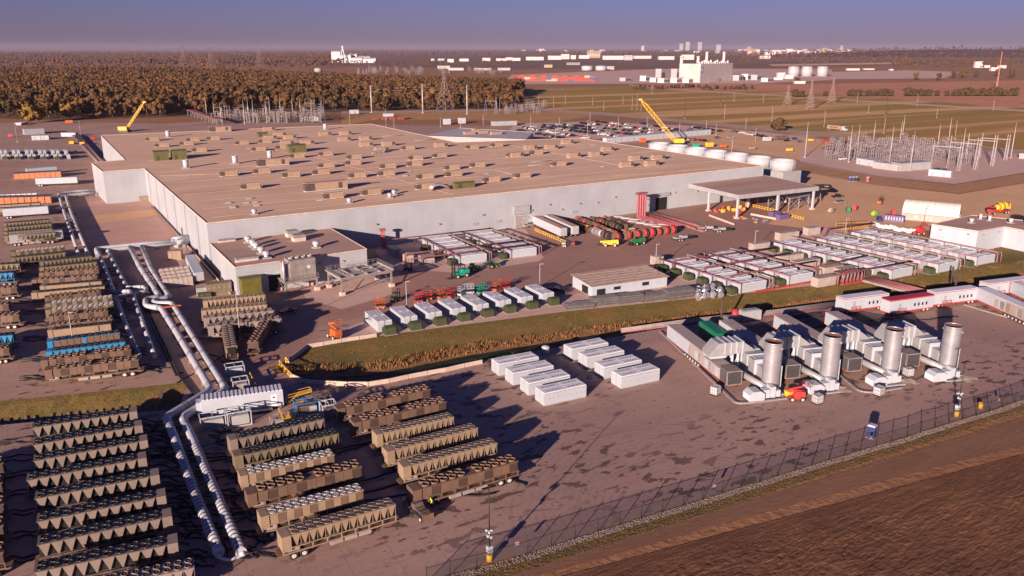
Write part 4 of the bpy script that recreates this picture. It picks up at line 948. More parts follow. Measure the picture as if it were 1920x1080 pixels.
for k in range(3): MB().cyl((-.5+k*.5,-.8,0),(-.5+k*.5,-.8,6.2),.16,n=8).build('pipe', m_red, t)
MB().cbox((0,-.8,6.2),(2,1,.8)).build('cap', m_pinkred, t)
for i, (a, b) in enumerate([((1225,400),(1330,432)),((1215,403),(1318,436))]):
    A, B = G(*a), G(*b); o = MB().tube([A+Vector((0,0,.35)),B+Vector((0,0,.35))],.32,8).tube([A+Vector((.9,0,.35)),B+Vector((.9,0,.35))],.32,8).build('ground_pipe', m_pinkred); tag(o, 'pair of faded red pipes lying from the wall risers into the yard, %s pair' % ('left','right')[i], 'pipe')
# grey power cabinets among the blocks
def cab(px, py, L, w, h, lab, th=None, m=None, name='power_cabinet'):
    r = thing(name, lab, 'cabinet', G(px,py), R(-3.5) if th is None else th)
    MB().box(0,L,0,w,.15,h).build('body', m or m_contg, r); MB().box(-.05,L+.05,-.05,w+.05,h,h+.1).build('lid', m or m_contg, r); MB().box(0,L,.1,w-.1,0,.15).build('base', m_gsteel, r)
    n = max(2,int(L/1.2))
    pm = MB().box(-L/n/2+.04,L/n/2-.04,-.04,0,.3,h-.2).mesh('door', m or m_contg); hm = MB().box(-.08,.08,-.09,-.04,h*.65,h*.75).mesh('lamp', m_white)
    for k in range(n): d = link('door', pm, r, (L*(k+.5)/n,0,0)); link('lamp', hm, d)
    return r
for (x, y, L, l) in [(1533,540,8,'grey cabinet row at the front between two battery blocks'),(1545,519,8,'long grey cabinet behind the front one between the blocks'),(1492,508,10,'grey cabinet in mid gap between the blocks'),(1462,497,10,'grey cabinet further back in the gap between blocks'),(1575,522,7,'pale grey cabinet next to the red pipe loops'),(1413,473,7,'tall grey cabinet beside the lamp post at the back'),(1462,452,9,'grey cabinet row behind the third block'),(1515,442,6,'grey cabinet at the rear between the far blocks'),(1228,498,3.2,'small grey cabinet at the shed corner')]: cab(x, y, L, 2.6, 2.6, l)
for (x, y, L, th, l) in [(752,482,7,R(88),'grey container in the annex shadow beside red pipes, rear one'),(776,494,7,R(88),'grey container in the annex shadow beside red pipes, front one'),(790,497,4.5,R(-3),'dark grey generator under the red cross pipes')]: cab(x, y, L, 2.4, 2.6, l, th)
# ---- big insulated pipes
m_ins = M('white_insulation', (.40,.41,.455), .42, 0, .08, .4); m_band = M('pipe_band', (.07,.06,.065), .6, 0, .2, 1)
def big_pipe(lab, pts, r, z, bands, extra=None, rad=1.6):
    P = [G(x, y, z if len(q) == 0 else q[0]) for x, y, *q in pts]; o = P[0].copy(); o.z = 0; P = [p - o for p in P]
    t = thing('insulated_pipe', lab, 'pipe', o); C = curve_round(P, rad); MB().tube(C, r, 14).build('insulation', m_ins, t)
    L = [0]
    for a, b in zip(C, C[1:]): L.append(L[-1] + (b-a).length)
    s = 1.0; nb = 0
    while s < L[-1]-.5:
        j = max(i for i in range(len(L)) if L[i] <= s); j = min(j, len(C)-2); u = (s-L[j])/max(1e-6, L[j+1]-L[j]); p = C[j].lerp(C[j+1], u); d = (C[j+1]-C[j]).normalized()
        wp_ = o + p; 
        nb += 1; dense = bands(s/L[-1], nb)
        b = MB().cyl((-.13,0,0),(.13,0,0),r*1.035,n=14,cap=True).build('band', m_band, t); b.location = p; b.rotation_euler = d.to_track_quat('X','Z').to_euler()
        s += dense
    n = max(2, int(L[-1]/7))
    for k in range(n+1):
        s = L[-1]*k/n*.98 + .2; j = min(max(i for i in range(len(L)) if L[i] <= s), len(C)-2); p = C[j].lerp(C[j+1], (s-L[j])/max(1e-6, L[j+1]-L[j])); MB().cbox((p.x,p.y,0),(r*1.6,.35,max(.1,p.z-r*.8))).build('support', m_gsteel, t)
    return t
sparse = lambda u: (7.0 if int(u*40) % 2 else .7)
big_pipe('left one of the two fat white pipes running to the near edge', [(244,464),(262,500),(300,557),(272,562),(274,575),(302,577),(332,624),(396,731),(311,783),(325,815),(370,937),(411,1036)], .75, 1.5, lambda u, c: (1.05 if u > .80 else (9.0 if c % 2 else .8)))
big_pipe('right one of the two fat white pipes running to the near edge', [(266,463),(283,505),(318,558),(288,564),(290,569),(323,569),(357,624),(424,731),(341,783),(357,815),(405,925),(452,1036)], .75, 1.5, lambda u, c: (1.05 if u > .80 else (9.0 if c % 2 else .8)))
big_pipe('left pipe of the thinner white pair with a jog', [(184,470),(192,490),(214,548),(244,545,1.9),(246,553,1.9),(216,557),(235,605),(262,668)], .52, 1.4, lambda u, c: 2.4)
big_pipe('right pipe of the thinner white pair with a wide loop', [(203,470),(212,490),(239,540),(270,537,1.5),(276,546,1.5),(249,551),(262,590),(290,668)], .52, 1.4, lambda u, c: 2.4)
big_pipe('white header pipe crossing to the warehouse wall, rear one', [(181,474),(180,466),(258,458),(345,450)], .62, 1.5, lambda u, c: 40)
big_pipe('white header pipe crossing to the warehouse wall, front one', [(202,472),(203,469),(258,463),(346,455)], .62, 1.5, lambda u, c: 40)
big_pipe('left pipe of the banded pair beside the far left chillers', [(186,355),(140,359),(110,363),(116,385),(130,425),(148,478)], .55, 1.4, lambda u, c: 2.6 if u > .35 else 30)
big_pipe('right pipe of the banded pair beside the far left chillers', [(181,361),(150,364),(123,367),(130,390),(146,430),(165,476)], .55, 1.4, lambda u, c: 2.6 if u > .35 else 30)
t = thing('thin_link_pipe', 'thin white pipe joining the ends of the two fat pipes', 'pipe', G(412,1045)); P = [G(412,1043,1.3),G(416,1047,1.2),G(430,1050,1.0),G(450,1043,1.0),G(455,1038,1.3)]; MB().tube(curve_round([p-t.location for p in P],.4),.22,10).build('pipe', m_white, t)
for q in (P[0],P[-1]): MB().dome(q-t.location-Vector((0,0,.1)),.4,.5,10,3).build('cap', m_white, t)
r = thing('valve_box', 'white boxed valve where the header pipes enter the warehouse', 'box', G(340,462), R(30)); MB().box(-2.5,2.5,-1.5,1.5,.8,3.2).build('casing', m_white, r); MB().box(-2,2,-1,1,0,.8).build('stand', m_gsteel, r); MB().cyl((-2.5,0,2),(2.5,0,2),1.7,n=14).build('barrel', m_white, r)
# yellow-rust saddle between the two fat pipes
r = thing('pipe_saddle', 'orange rusty saddle spanning the two fat white pipes', 'saddle', G(322,590), R(-3)); MB().box(-2.4,2.4,-.4,.4,2.1,2.35).build('beam', m_orange, r); MB().box(-2.3,-2.1,-.3,.3,0,2.1).box(2.1,2.3,-.3,.3,0,2.1).build('leg', m_orange, r)
# black hoses on the ground
def hose(a, b, lab, sag=1.0, r=.11, m=None, n=9):
    A, B = G(*a), G(*b); pts = []; d = B-A; nr = Vector((-d.y,d.x,0)).normalized(); ph = random.uniform(0,6)
    for k in range(n): t = k/(n-1); pts.append(A.lerp(B,t) + nr*math.sin(t*6.3+ph)*sag*math.sin(math.pi*t) + Vector((0,0,.12+random.uniform(0,.05))))
    o = MB().tube(pts, r, 6).build('hose', m or m_black); tag(o, lab, 'hose', 'black hoses on the ground')
for (a, b) in L1:
    for k in range(4): hose((b[0]+2,b[1]+16+5*k),(b[0]+62+random.uniform(-12,10),b[1]+20+9*k), 'black hose lying between the near left chillers and the fat pipes', .6)
    for k in range(2): hose((a[0]-55,a[1]+25+8*k),(a[0]+4,a[1]+18+8*k), 'black hose lying left of the near left chillers', .5)
for (k_, a, b, l) in C2:
    for k in range(3): hose((a[0]-70+random.uniform(-10,10),a[1]+20+9*k),(a[0]-2,a[1]+26+5*k), 'black hose lying between the fat pipes and the middle front chillers', .6)
m_blueh = M('blue_hose', (.02,.035,.10), .6, 0, .2, 1)
for i, (a, b) in enumerate([((632,852),(690,834)),((682,902),(748,884)),((684,925),(772,902)),((684,940),(790,925)),((640,842),(705,828))]): hose(a, b, 'dark blue hose bundle between the two front chiller columns', .15, .16, m_blueh if i % 2 else m_black)
for (k_, a, b) in E1[::2]:
    for k in range(3): hose((b[0]+2,b[1]+10+4*k),(b[0]+38,b[1]+14+6*k), 'black hose lying right of the middle left chillers', .5)
    for k in range(3): hose((a[0]-45,a[1]+12+4*k),(a[0],a[1]+12+3*k), 'black hose lying left of the middle left chillers', .5)
for x, y in ((100,408),(102,420),(100,432),(104,444),(108,396)): 
    for k in range(2): hose((x,y+4*k),(x+36,y+5+4*k), 'black hose lying right of the far left chillers', .5)
for k in range(70):
    x, y = random.uniform(285,330) if k % 2 else random.uniform(395,470), random.uniform(790,1060); x += (y-790)*.12*(k % 2); hose((x,y),(x+random.uniform(-30,50),y+random.uniform(-18,22)), 'black hose in the tangle beside the fat white pipes', 1.0)
for a, b in (((962,892),(985,912)),((800,945),(930,925)),((540,1022),(470,1005)),((360,640),(420,625)),((420,680),(380,660)),((330,720),(425,665)),((300,690),(345,700))): hose(a, b, 'single black hose looping over the open concrete', .8)
# ================================================================ turbine sets, trailers, yard vehicles, fence
TU = R(72.9)
m_alu = M('aluminium_skin', (.33,.33,.35), .45, .25, .12, .5); m_stack = M('stack_steel', (.36,.365,.40), .38, .5, .12, .35); m_rust = M('rusty_lip', (.10,.04,.025), .8, 0, .3, 2); m_trail = M('trailer_grey', (.33,.29,.29), .5, 0, .1, .4)
def turbine(i, S, first):
    lab = 'gas turbine set with a silver stack, %s from the battery blocks' % ORD[i]
    # exhaust stack
    s = thing('exhaust_stack', 'tall silver exhaust stack, %s from the left of four' % ORD[i], 'stack', S, TU - math.pi/2, 'silver exhaust stacks')
    b = MB(); b.cyl((0,.9,.3),(0,.9,10.4),1.75,1.72,36,False); sh_ = b.build('shell', m_stack, s)
    MB().ring((0,.9,0),1.80,1.62,10.3,10.6,36).build('lip', m_stack, s); MB().ring((0,.9,0),1.66,1.60,6,10.45,32).cyl((0,.9,6),(0,.9,6.05),1.6,n=24).build('throat', m_rust, s)
    for z in (2.2,4.4,6.8,9.0): MB().ring((0,.9,0),1.79,1.74,z,z+.14,36).build('hoop', m_stack, s)
    MB().box(1.55,2.0,.3,.5,.3,5.5).build('door_panel', m_white, s); MB().cbox((0,.9,0),(4.2,4.2,.3)).build('base_plate', m_gsteel, s)
    b = MB()
    for k in range(4):
        t = k*math.pi/2+.5; b.cbox((1.8*math.cos(t),.9+1.8*math.sin(t),9.3),(.3,.3,.4))
    b.build('lifting_lug', m_gsteel, s)
    r = thing('turbine_set', lab, 'turbine', S, TU - math.pi/2, 'gas turbine sets')
    # catalyst house behind the stack
    for k, (y0, y1, x0, x1, h) in enumerate(((2.9,5.2,-.7,2.6,4.3),(5.4,8.2,-1.0,2.9,4.9),(8.4,10.6,-1.0,2.9,5.1),(10.8,13.4,-1.2,2.9,5.3))): MB().box(x0,x1,y0,y1,.4,h).build('duct_section', m_alu, r)
    for y in (5.2,8.2,10.6): MB().box(-1.15,3.05,y,y+.2,.3,5.2).build('flange', m_white, r)
    for k in range(3): MB().box(-.4+k*1.05,.5+k*1.05,5.6,8.0,4.9,4.98).build('roof_panel', m_white, r)
    MB().box(-.9,2.5,2.6,2.9,.6,3.9).build('front_panel', m_white, r)
    # overhead duct from the turbine trailer
    d = MB().prof([(-8.4,4.5),(-8.4,5.3),(-6.6,7.3),(-1.2,7.3),(.9,5.8),(1.6,5.2),(1.6,4.9),(-2.6,4.9),(-3.4,4.6),(-4.6,4.5)][::-1], 10.2, 13.8).build('overhead_duct', m_alu, r)
    for x in (-5.2,-3.8,-2.6,-1.2): MB().box(x-.1,x+.1,10.0,14.0,4.9,7.45).build('stiffener', m_white, d)
    MB().box(-8.3,-4.8,10.3,13.7,4.05,4.5).build('collar', m_white, r)
    b = MB()
    for x in (-3.2,-1.9): b.cyl((x,10.6,0),(x,10.6,5.0),.28,n=10); b.cyl((x,13.4,0),(x,13.4,5.0),.28,n=10)
    b.bar((-3.2,10.6,.5),(-1.9,10.6,4.6),.12); b.build('duct_leg', m_white, r)
    # cooling-air barrel and blower house
    MB().cyl((-4.0,9.0,2.3),(-2.2,-.6,1.9),.62,n=14).build('air_barrel', m_alu, r)
    MB().prof([(-6.6,.3),(-3.4,.3),(-3.4,1.6),(-4.2,2.2),(-5.8,2.2),(-6.6,1.6)][::-1], -3.2, -.6).build('blower_house', m_white, r)
    for k in range(2): MB().box(-6.64,-6.6,-2.95+k*1.2,-1.9+k*1.2,.5,1.5).build('grille', m_batgrey, r)
    MB().box(-3.2,-1.9,-2.4,-1.0,.3,2.0).build('fan_box', m_white, r); MB().box(-1.8,-.8,-2.6,-.8,.4,2.6).build('fan_casing', m_white, r); MB().box(-.7,.5,-2.2,-1.1,.3,1.6).build('motor', m_white, r)
    MB().box(-3.4,1.0,-3.1,-2.5,0,.12).build('skid', m_white, r)
    # the trailer: long box with open side bays and radiator end
    t = thing('turbine_trailer', 'long grey turbine trailer with red far end, %s from the left' % ORD[i], 'trailer', S, TU - math.pi/2, 'turbine trailers')
    x0, x1 = -8.1, -4.9
    MB().box(x0,x1,13.5,32,1.25,4.2).build('box', m_trail, t); MB().box(x0+.02,x1-.02,32,32.25,1.2,4.1).build('rear_door', m_red, t)
    MB().box(x0-.03,x0,20.5,32,1.3,4.1).build('white_side', m_white, t)
    MB().box(x0,x1,13.3,32,4.2,4.28).build('roof', M('trailer_roof',(.36,.29,.27),.6,0,.1,.4), t)
    MB().box(x0,x1,6.5,13.4,1.25,3.6).build('gear_bay', m_trail, t)
    for k in range(9): MB().box(x0-.05,x0,7+k*1.55,8.2+k*1.55,1.5,3.3).build('side_panel', (m_white,m_trail,m_gsteel)[k % 3], t)
    MB().box(x0+.1,x1-.1,3.4,6.4,1.3,3.9).build('radiator', M('radiator_grey',(.085,.08,.085),.6), t); MB().box(x0,x1,3.3,6.5,3.9,4.0).build('radiator_roof', M('radiator_top',(.22,.17,.15),.7), t)
    f = MB()
    for x in (x0+.05,x1-.05): f.box(x-.1,x+.1,3.2,3.4,1.2,4.0)
    f.box(x0,x1,3.2,3.4,3.85,4.05); f.box(x0,x1,3.2,3.4,1.1,1.3); f.build('radiator_frame', m_steel, t)
    MB().box(x0+.2,x1-.2,3.15,3.3,1.4,3.8).build('radiator_grille', m_slot, t)
    MB().box(x0+.5,x1-.5,4,32,.7,1.2).build('chassis', m_red, t)
    for y in (16,17.3,18.6,19.9,21.2,22.5):
        for x in (x0+.4,x1-.4): link('wheel', wheel_me, t, (x,y,.52), math.pi/2)
    MB().cbox((x0+.4,4.6,0),(.3,.3,1.2)).cbox((x1-.4,4.6,0),(.3,.3,1.2)).build('jack', m_deck, t)
TS = [G(1447,738), G(1556,725), G(1671,711.5), G(1780,703)]
for i, s in enumerate(TS): turbine(i, s, i == 0)
# hollow-look hoop pads: torn ground sheets at the stack feet
for i, s in enumerate(TS):
    ex = Vector((math.sin(TU),-math.cos(TU),0)); ey = Vector((math.cos(TU),math.sin(TU),0)); b = MB()
    for k in range(5): T = Matrix.Translation(s + ex*(1.2+random.uniform(0,2.2)) - ey*random.uniform(.6,3)) @ Matrix.Rotation(random.uniform(0,3),4,'Z'); b.box(-1.3,1.3,-.6,.6,.02+.03*k,.04+.03*k,T)
    tag(b.build('plywood_sheets', M('plywood',(.50,.40,.33),.85,0,.2,1)), 'loose plywood sheets at the foot of the %s silver stack' % ORD[i], 'plywood')
def kerb_line(pts, lab, w=.5, h=.28):
    P = curve_round(PX(pts), 2.0); b = MB()
    for a, c in zip(P, P[1:]): b.bar(a+Vector((0,0,h/2+.01)), c+Vector((0,0,h/2+.01)), w, h)
    tag(b.build('spill_kerb', M('kerb_liner',(.30,.265,.28),.5,.2,.15,1)), lab, 'kerb')
kerb_line([(1238,622),(1300,681),(1352,730),(1380,757),(1400,757),(1475,748)], 'grey spill kerb round the left turbine set'); kerb_line([(1575,705),(1612,735),(1640,737),(1690,728)], 'grey spill kerb between the second and third stacks')
kerb_line([(1808,572),(1850,585),(1905,600)], 'grey spill kerb beside the right hand turbine trailers')
# ditch-side pipes and gear behind the sets
for k in range(5):
    P = PX([(1165,625-k*1.5),(1300,608-k*2),(1450,592-k*2),(1590,573-k*2)]); o = MB().tube([p+Vector((0,0,.3)) for p in P], .2, 8).build('long_pipe', m_gsteel if k else m_pinkred); tag(o, ('red' if not k else 'grey') + ' pipe laid along the ditch behind the turbines' + ('' if not k else ', one of a bundle'), 'pipe', 'pipes laid along the ditch')
g = thing('green_tank', 'dark green water tank between the first two turbine trailers', 'tank', G(1348,655), ang(G(1348,655), G(1311,628))); m_gt = M('tank_green',(.012,.145,.085),.5,0,.12,.5)
MB().prof([(-.5,.3),(10.5,.3),(10.5,3.2),(1,3.2),(-.5,2.2)][::-1], -3, 0).build('hull', m_gt, g); MB().box(1.1,10.4,-2.9,-.1,3.2,3.3).build('lid', m_gt, g)
for k in range(4): MB().box(1+k*2.6,1.2+k*2.6,-3.06,-3,.4,3.1).build('rib', m_gt, g)
for (a, b, h, l, m) in [((1392,604),(1427,600),2.6,'pale box unit behind the first turbine trailers',m_offw),((1362,608),(1388,606),1.6,'grey cylinder skid behind the green tank',m_steel),((1455,610),(1500,612),.8,'flat dark mat area behind the second set',m_gsteel)]:
    A, B = G(*a), G(*b); r = thing('service_skid', l, 'skid', A, ang(A,B)); L_ = (B-A).length; MB().box(0,L_,0,2.4,.2,h).build('body', m, r); MB().box(-.2,L_+.2,-.1,2.5,0,.2).build('base', m_deck, r); MB().box(.3,L_-.3,.3,2.1,h,h+.12).build('lid', m, r)
r = thing('red_drum', 'small red round tank behind the green tank', 'drum', G(1377,600)); MB().cyl((0,0,.2),(0,0,2.6),.8,n=14).build('shell', m_red, r); MB().dome((0,0,2.6),.8,.3,14,3).build('top', m_red, r); MB().cyl((0,0,0),(0,0,.2),.9,n=14).build('base', m_deck, r)
for k in range(14):
    a = (random.uniform(1420,1720), random.uniform(590,640)); o = hose(a, (a[0]+random.uniform(30,120), a[1]-random.uniform(2,18)), 'dark cable snaking behind the turbine sets', .8, .14)
# ---- white trailers with red trim
def red_trailer(a, b, lab, redroof=False, h=4.1):
    A, B = G(*a), G(*b); L_ = (B-A).length; t = thing('control_trailer', lab, 'trailer', A, ang(A,B)); 
    MB().box(0,L_,0,3,1.0,h).build('box', m_white, t); MB().box(-.02,L_+.02,-.03,3.03,h-.18,h-.02).build('red_band', m_red, t); MB().box(0,L_,0,3,h,h+.1).build('roof', m_red if redroof else m_batgrey, t)
    MB().box(.2,L_-.2,.1,2.9,.6,1.0).build('chassis', m_red, t)
    for k in range(4): w_ = MB().box(L_*.55+k*1.3,L_*.55+k*1.3+.5,-.05,0,1.9,2.7).build('window', m_glass, t)
    MB().box(L_*.2,L_*.2+.9,-.05,0,1.1,3.1).build('door', m_offw, t)
    for x in (1.6,2.9,L_-2.9,L_-1.6):
        for y in (.4,2.6): link('wheel', wheel_me, t, (x,y,.5))
    b_ = MB(); rails(b_, [(L_*.1,-1.2),(L_*.3,-1.2)], 1.1, 1.0); b_.box(L_*.1,L_*.3,-1.2,0,.9,1.0); b_.build('access_stair', m_red, t)
red_trailer((1580,590),(1664,579),'white control trailer with red edge trim, leftmost of the row'); red_trailer((1666,594),(1748,582),'white control trailer with a red roof edge, its wall in stack shadow', True); red_trailer((1751,578),(1832,568),'white control trailer with red trim beside the grey turbine trailers'); red_trailer((1850,560),(1935,549),'white control trailer with red trim cut by the right edge')
def side_trailer(far, near, lab):
    A, B = G(*near), G(*far); L_ = (B-A).length; t = thing('turbine_trailer', lab, 'trailer', A, ang(A,B)-math.pi/2); 
    MB().box(-1.6,1.6,0,L_,1.25,4.2).build('box', m_trail, t); MB().box(-1.6,1.6,L_,L_+.25,1.2,4.1).build('rear_door', m_red, t); MB().box(-1.63,-1.6,L_*.5,L_,1.3,4.1).build('white_side', m_white, t); MB().box(-1.62,1.62,0,L_,4.2,4.3).build('roof', m_batgrey, t)
    for k in range(7): MB().box(-1.66,-1.6,1+k*2.2,2.6+k*2.2,1.5,3.6).build('side_panel', (m_trail,m_tan2,m_steel)[k % 3], t)
    MB().box(-1.1,1.1,0,L_,.7,1.2).build('chassis', m_red, t)
    for k in range(6):
        for x in (-1.2,1.2): link('wheel', wheel_me, t, (x,L_*.2+k*1.35,.52), math.pi/2)
side_trailer((1836,567),(1955,622),'grey turbine trailer at the right edge, nearer one, without a stack'); side_trailer((1902,556),(2010,605),'grey turbine trailer at the right edge, farther one with red door')
# ---- totes, portable toilet
def tote(px, py, lab):
    r = thing('liquid_tote', lab, 'tote', G(px,py), random.uniform(-.3,.3)); MB().box(-.5,.5,-.5,.5,.15,1.1).build('bottle', m_white, r); b = MB()
    for x in (-.53,-.18,.18,.53):
        for y in (-.55,.55): b.box(x-.03,x+.03,y-.02,y+.02,.12,1.15); b.box(y-.02,y+.02,x-.03,x+.03,.12,1.15)
    for z in (.3,.7,1.12): b.box(-.57,.57,-.57,-.54,z-.03,z+.03); b.box(-.57,-.54,-.57,.57,z-.03,z+.03); b.box(.54,.57,-.57,.57,z-.03,z+.03)
    b.build('cage', m_gsteel, r); MB().box(-.6,.6,-.55,.55,0,.14).build('pallet', m_blackp, r); r.scale = (1.35,1.35,1.6)
for px, py, l in ((1341,740,'caged white liquid tote at the corner of the left turbine trailer'),(1532,756,'caged liquid tote right of the red boom lift'),(1647,741,'caged liquid tote at the bend of the spill kerb'),(1702,705,'caged liquid tote between the two right stacks')): tote(px, py, l)
def toilet(px, py, m, lab, s=1.0):
    r = thing('portable_toilet', lab, 'toilet', G(px,py), R(20)); MB().box(-.6,.6,-.6,.6,.1,2.1).build('cabin', m, r); MB().tapbox((-.65,.65,-.65,.65),(-.5,.5,-.5,.5),2.1,2.35).build('roof', m_white, r); MB().box(-.4,.4,-.63,-.6,.2,1.95).build('door', M(m.name+'_d',tuple(c*.85 for c in m.node_tree.nodes['Mix'].inputs[7].default_value[:3]),.5), r); MB().box(-.65,.65,-.65,.65,0,.1).build('skid', m_gsteel, r); r.scale = (s,)*3
m_navy = M('navy_plastic', (.02,.04,.14), .5, 0, .1, 1); m_pinkp = M('pink_plastic', (.55,.07,.14), .5, 0, .1, 1)
toilet(1633,820,m_navy,'blue portable toilet with a white roof inside the near fence',1.05)
for px, m, l in ((1594,m_navy,'leftmost blue toilet beyond the canopy yard'),(1600,m_navy,'second blue toilet beyond the canopy yard'),(1606,m_blackp,'dark toilet beside the blue ones'),(1627,m_pinkp,'pink red toilet standing alone beyond the yard')): toilet(px, 340, m, l)
r = thing('white_drum_bin', 'small round white topped bin on the ditch brink between the battery blocks', 'bin', G(1023,664)); MB().cyl((0,0,0),(0,0,1.6),.85,n=14).build('drum', m_gsteel, r); MB().dome((0,0,1.6),.95,.45,14,3).build('lid', m_white, r)
# ---- fence
m_post = M('black_post', (.015,.014,.015), .5, 0, .2, 1)
gm = bpy.data.materials.new('mesh_screen'); gm.use_nodes = True; n_ = gm.node_tree.nodes; l_ = gm.node_tree.links; tr = n_.new('ShaderNodeBsdfTransparent'); mx = n_.new('ShaderNodeMixShader'); mx.inputs[0].default_value = .30; n_['Principled BSDF'].inputs['Base Color'].default_value = (.03,.027,.03,1); n_['Principled BSDF'].inputs['Roughness'].default_value = .9
l_.new(tr.outputs[0], mx.inputs[1]); l_.new(n_['Principled BSDF'].outputs[0], mx.inputs[2]); l_.new(mx.outputs[0], n_['Material Output'].inputs[0])
fr = thing('perimeter_fence', 'black chain link fence with mesh screen along the near field', 'fence', FL[0])
pmesh = MB().cyl((0,0,0),(0,0,2.35),.06,n=6).mesh('post', m_post)
for i, p in enumerate(FL):
    link('post', pmesh, fr, p - FL[0])
    if i < len(FL)-1:
        a = p - FL[0]; b = FL[i+1] - FL[0]; q = MB().add([a+Vector((0,0,.08)),b+Vector((0,0,.08)),b+Vector((0,0,2.1)),a+Vector((0,0,2.1))],[(0,1,2,3)]).build('mesh_panel', gm, fr); MB().bar(a+Vector((0,0,2.12)),b+Vector((0,0,2.12)),.05).build('top_rail', m_post, q)
for i, (x, y) in enumerate([(969,1027),(1337,917),(1630,826),(1870,753)]):
    o = MB().box(-.28,.28,-.04,0,1.2,1.9).build('fence_sign', m_white); o.location = G(x,y+9); o.rotation_euler[2] = R(-4); o.location.y -= .1; tag(o, 'small white and red warning sign on the fence, %s from the left' % ORD[i], 'sign'); q = MB().box(-.28,.28,-.05,-.041,1.68,1.9).build('red_header', m_red, o)
# ---- posts with lamps and cameras
def lamp(px, py, top, lab, m=None, yellow=False, arm=1):
    h = hgt(px, py, top); r = thing('lamp_post', lab, 'lamp post', G(px,py), R(-20)); MB().cyl((0,0,.3),(0,0,h),.13,.09,8).build('pole', m or m_offw, r); MB().box(-.1,1.0*arm,-.14,.14,h-.06,h+.1).build('lamp_head', m or m_offw, r); MB().cyl((0,0,0),(0,0,.9 if yellow else .4),.38 if yellow else .3,n=12).build('base', m_yellow if yellow else m_light, r); return r
for px, py, top, l, y_ in [(1012,538,495,'white lamp post beside the last battery pair along the ditch',0),(1229,503,458,'white lamp post at the rear corner of the striped shed',1),(763,583,528,'white lamp post behind the second battery pair',0),(1414,471,433,'white lamp post behind the second block from the shed',1),(1583,450,410,'white lamp post among the far battery blocks',0),(451,640,547,'tall white lamp post with yellow base by the grey chillers',1),(140,660,586,'slim white post rising between the middle left chillers',0),(1731,433,387,'lamp post with yellow base by the hoop tent',1),(33,267,232,'lamp post with yellow base at the far left yard',1),(152,258,228,'lamp post beside the far left pipe way',0)]: lamp(px, py, top, l, None, y_)
def cam_pole(px, py, top, lab):
    h = hgt(px, py, top); r = thing('camera_pole', lab, 'camera pole', G(px,py)); MB().cyl((0,0,.2),(0,0,h),.11,.07,8).build('pole', m_post, r); MB().cyl((0,0,0),(0,0,1.0),.42,n=14).build('barrel', m_yellow, r)
    MB().box(-.35,.35,-.3,.3,1.3,2.2).build('control_box', m_white, r); hz = h*.42
    for k in range(6):
        a = k*math.pi/3; MB().cyl((.1*math.cos(a),.1*math.sin(a),hz),(.55*math.cos(a),.55*math.sin(a),hz-.15+.25*(k % 2)),.13,n=8).build('camera', m_white, r)
    for k in range(2): MB().cbox((.2-.4*k,0,hz-1.3+.3*k),(.3,.3,.35)).build('speaker', m_white, r)
    for s in (-1,1): MB().box(s*.1,s*1.0,-.2,.2,h-.1,h).build('lamp_head', m_post, r)
cam_pole(918,1051,913,'black camera pole with yellow barrel base at the front fence'); cam_pole(1793,780,678,'black camera pole with yellow barrel base right of the stacks')
for px, py, top, l in ((1352,603,562,'dark wooden post behind the first turbine trailer'),(1783,531,500,'shorter dark post on the ditch bank right of the pipe bridge'),(1789,552,513,'dark post at the ditch brink right of the pipe bridge')):
    h = hgt(px,py,top); o = MB().cyl((0,0,0),(0,0,h),.32,.26,10).build('timber_post', M('dark_timber',(.06,.045,.04),.9,0,.3,1)); o.location = G(px,py); tag(o, l, 'post')
r = thing('yellow_barrel', 'yellow barrel inside the fence near the right camera pole', 'barrel', G(1838,765)); MB().cyl((0,0,0),(0,0,1.0),.4,n=14).build('drum', m_yellow, r); MB().ring((0,0,0),.42,.36,.95,1.05).build('rim', m_yellow, r)
# ---- concrete barriers and yellow gates
def barriers(pts, lab, grp, gap=.12):
    P = PX(pts)
    for i, (a, b) in enumerate(zip(P, P[1:])):
        d = b-a; L_ = d.length-gap; r = MB().profx([(-.3,0),(.3,0),(.3,.15),(.13,.4),(.1,.85),(-.1,.85),(-.13,.4),(-.3,.15)], 0, L_).build('concrete_barrier', M('barrier_concrete',(.44,.35,.30),.85,0,.15,1)); r.location = a; r.rotation_euler[2] = ang(a,b); tag(r, lab % ORD[i], 'barrier', grp)
barriers([(545,707),(571,718),(612,721),(652,723),(691,723),(730,717),(766,709),(802,702),(837,696),(871,688),(905,681)], '%s concrete barrier from the yellow gates along the south brink of the ditch', 'barriers on the south brink')
barriers([(540,680),(576,652),(607,647),(641,641),(674,636),(707,631)], '%s concrete barrier from the culvert along the north brink of the ditch', 'barriers on the north brink')
def ygate(a, b, lab):
    A, B = G(*a), G(*b); r = thing('yellow_gate', lab, 'barrier', A, ang(A,B)); L_ = (B-A).length; b_ = MB().box(0,L_,-.06,.06,1.0,1.15).box(0,L_,-.06,.06,.15,.3).box(0,.15,-.06,.06,0,1.15).box(L_-.15,L_,-.06,.06,0,1.15).box(L_*.5-.07,L_*.5+.07,-.06,.06,.15,1.1); b_.build('frame', m_yellow, r); MB().box(-.1,.25,-.4,.4,0,.08).box(L_-.25,L_+.1,-.4,.4,0,.08).build('foot', m_yellow, r)
ygate((524,684),(534,697),'rear yellow gate panel at the ditch end'); ygate((535,698),(546,709),'front yellow gate panel at the ditch end'); ygate((469,707),(476,722),'rear yellow panel on the roadway by the white cages'); ygate((478,726),(489,742),'front yellow panel on the roadway by the white cages')
o = MB().cyl((0,0,0),(0,0,1.1),.22,n=10).dome((0,0,1.1),.22,.2,10,3).build('bollard', m_yellow); o.location = G(537,680); tag(o, 'yellow bollard at the ditch end', 'bollard')
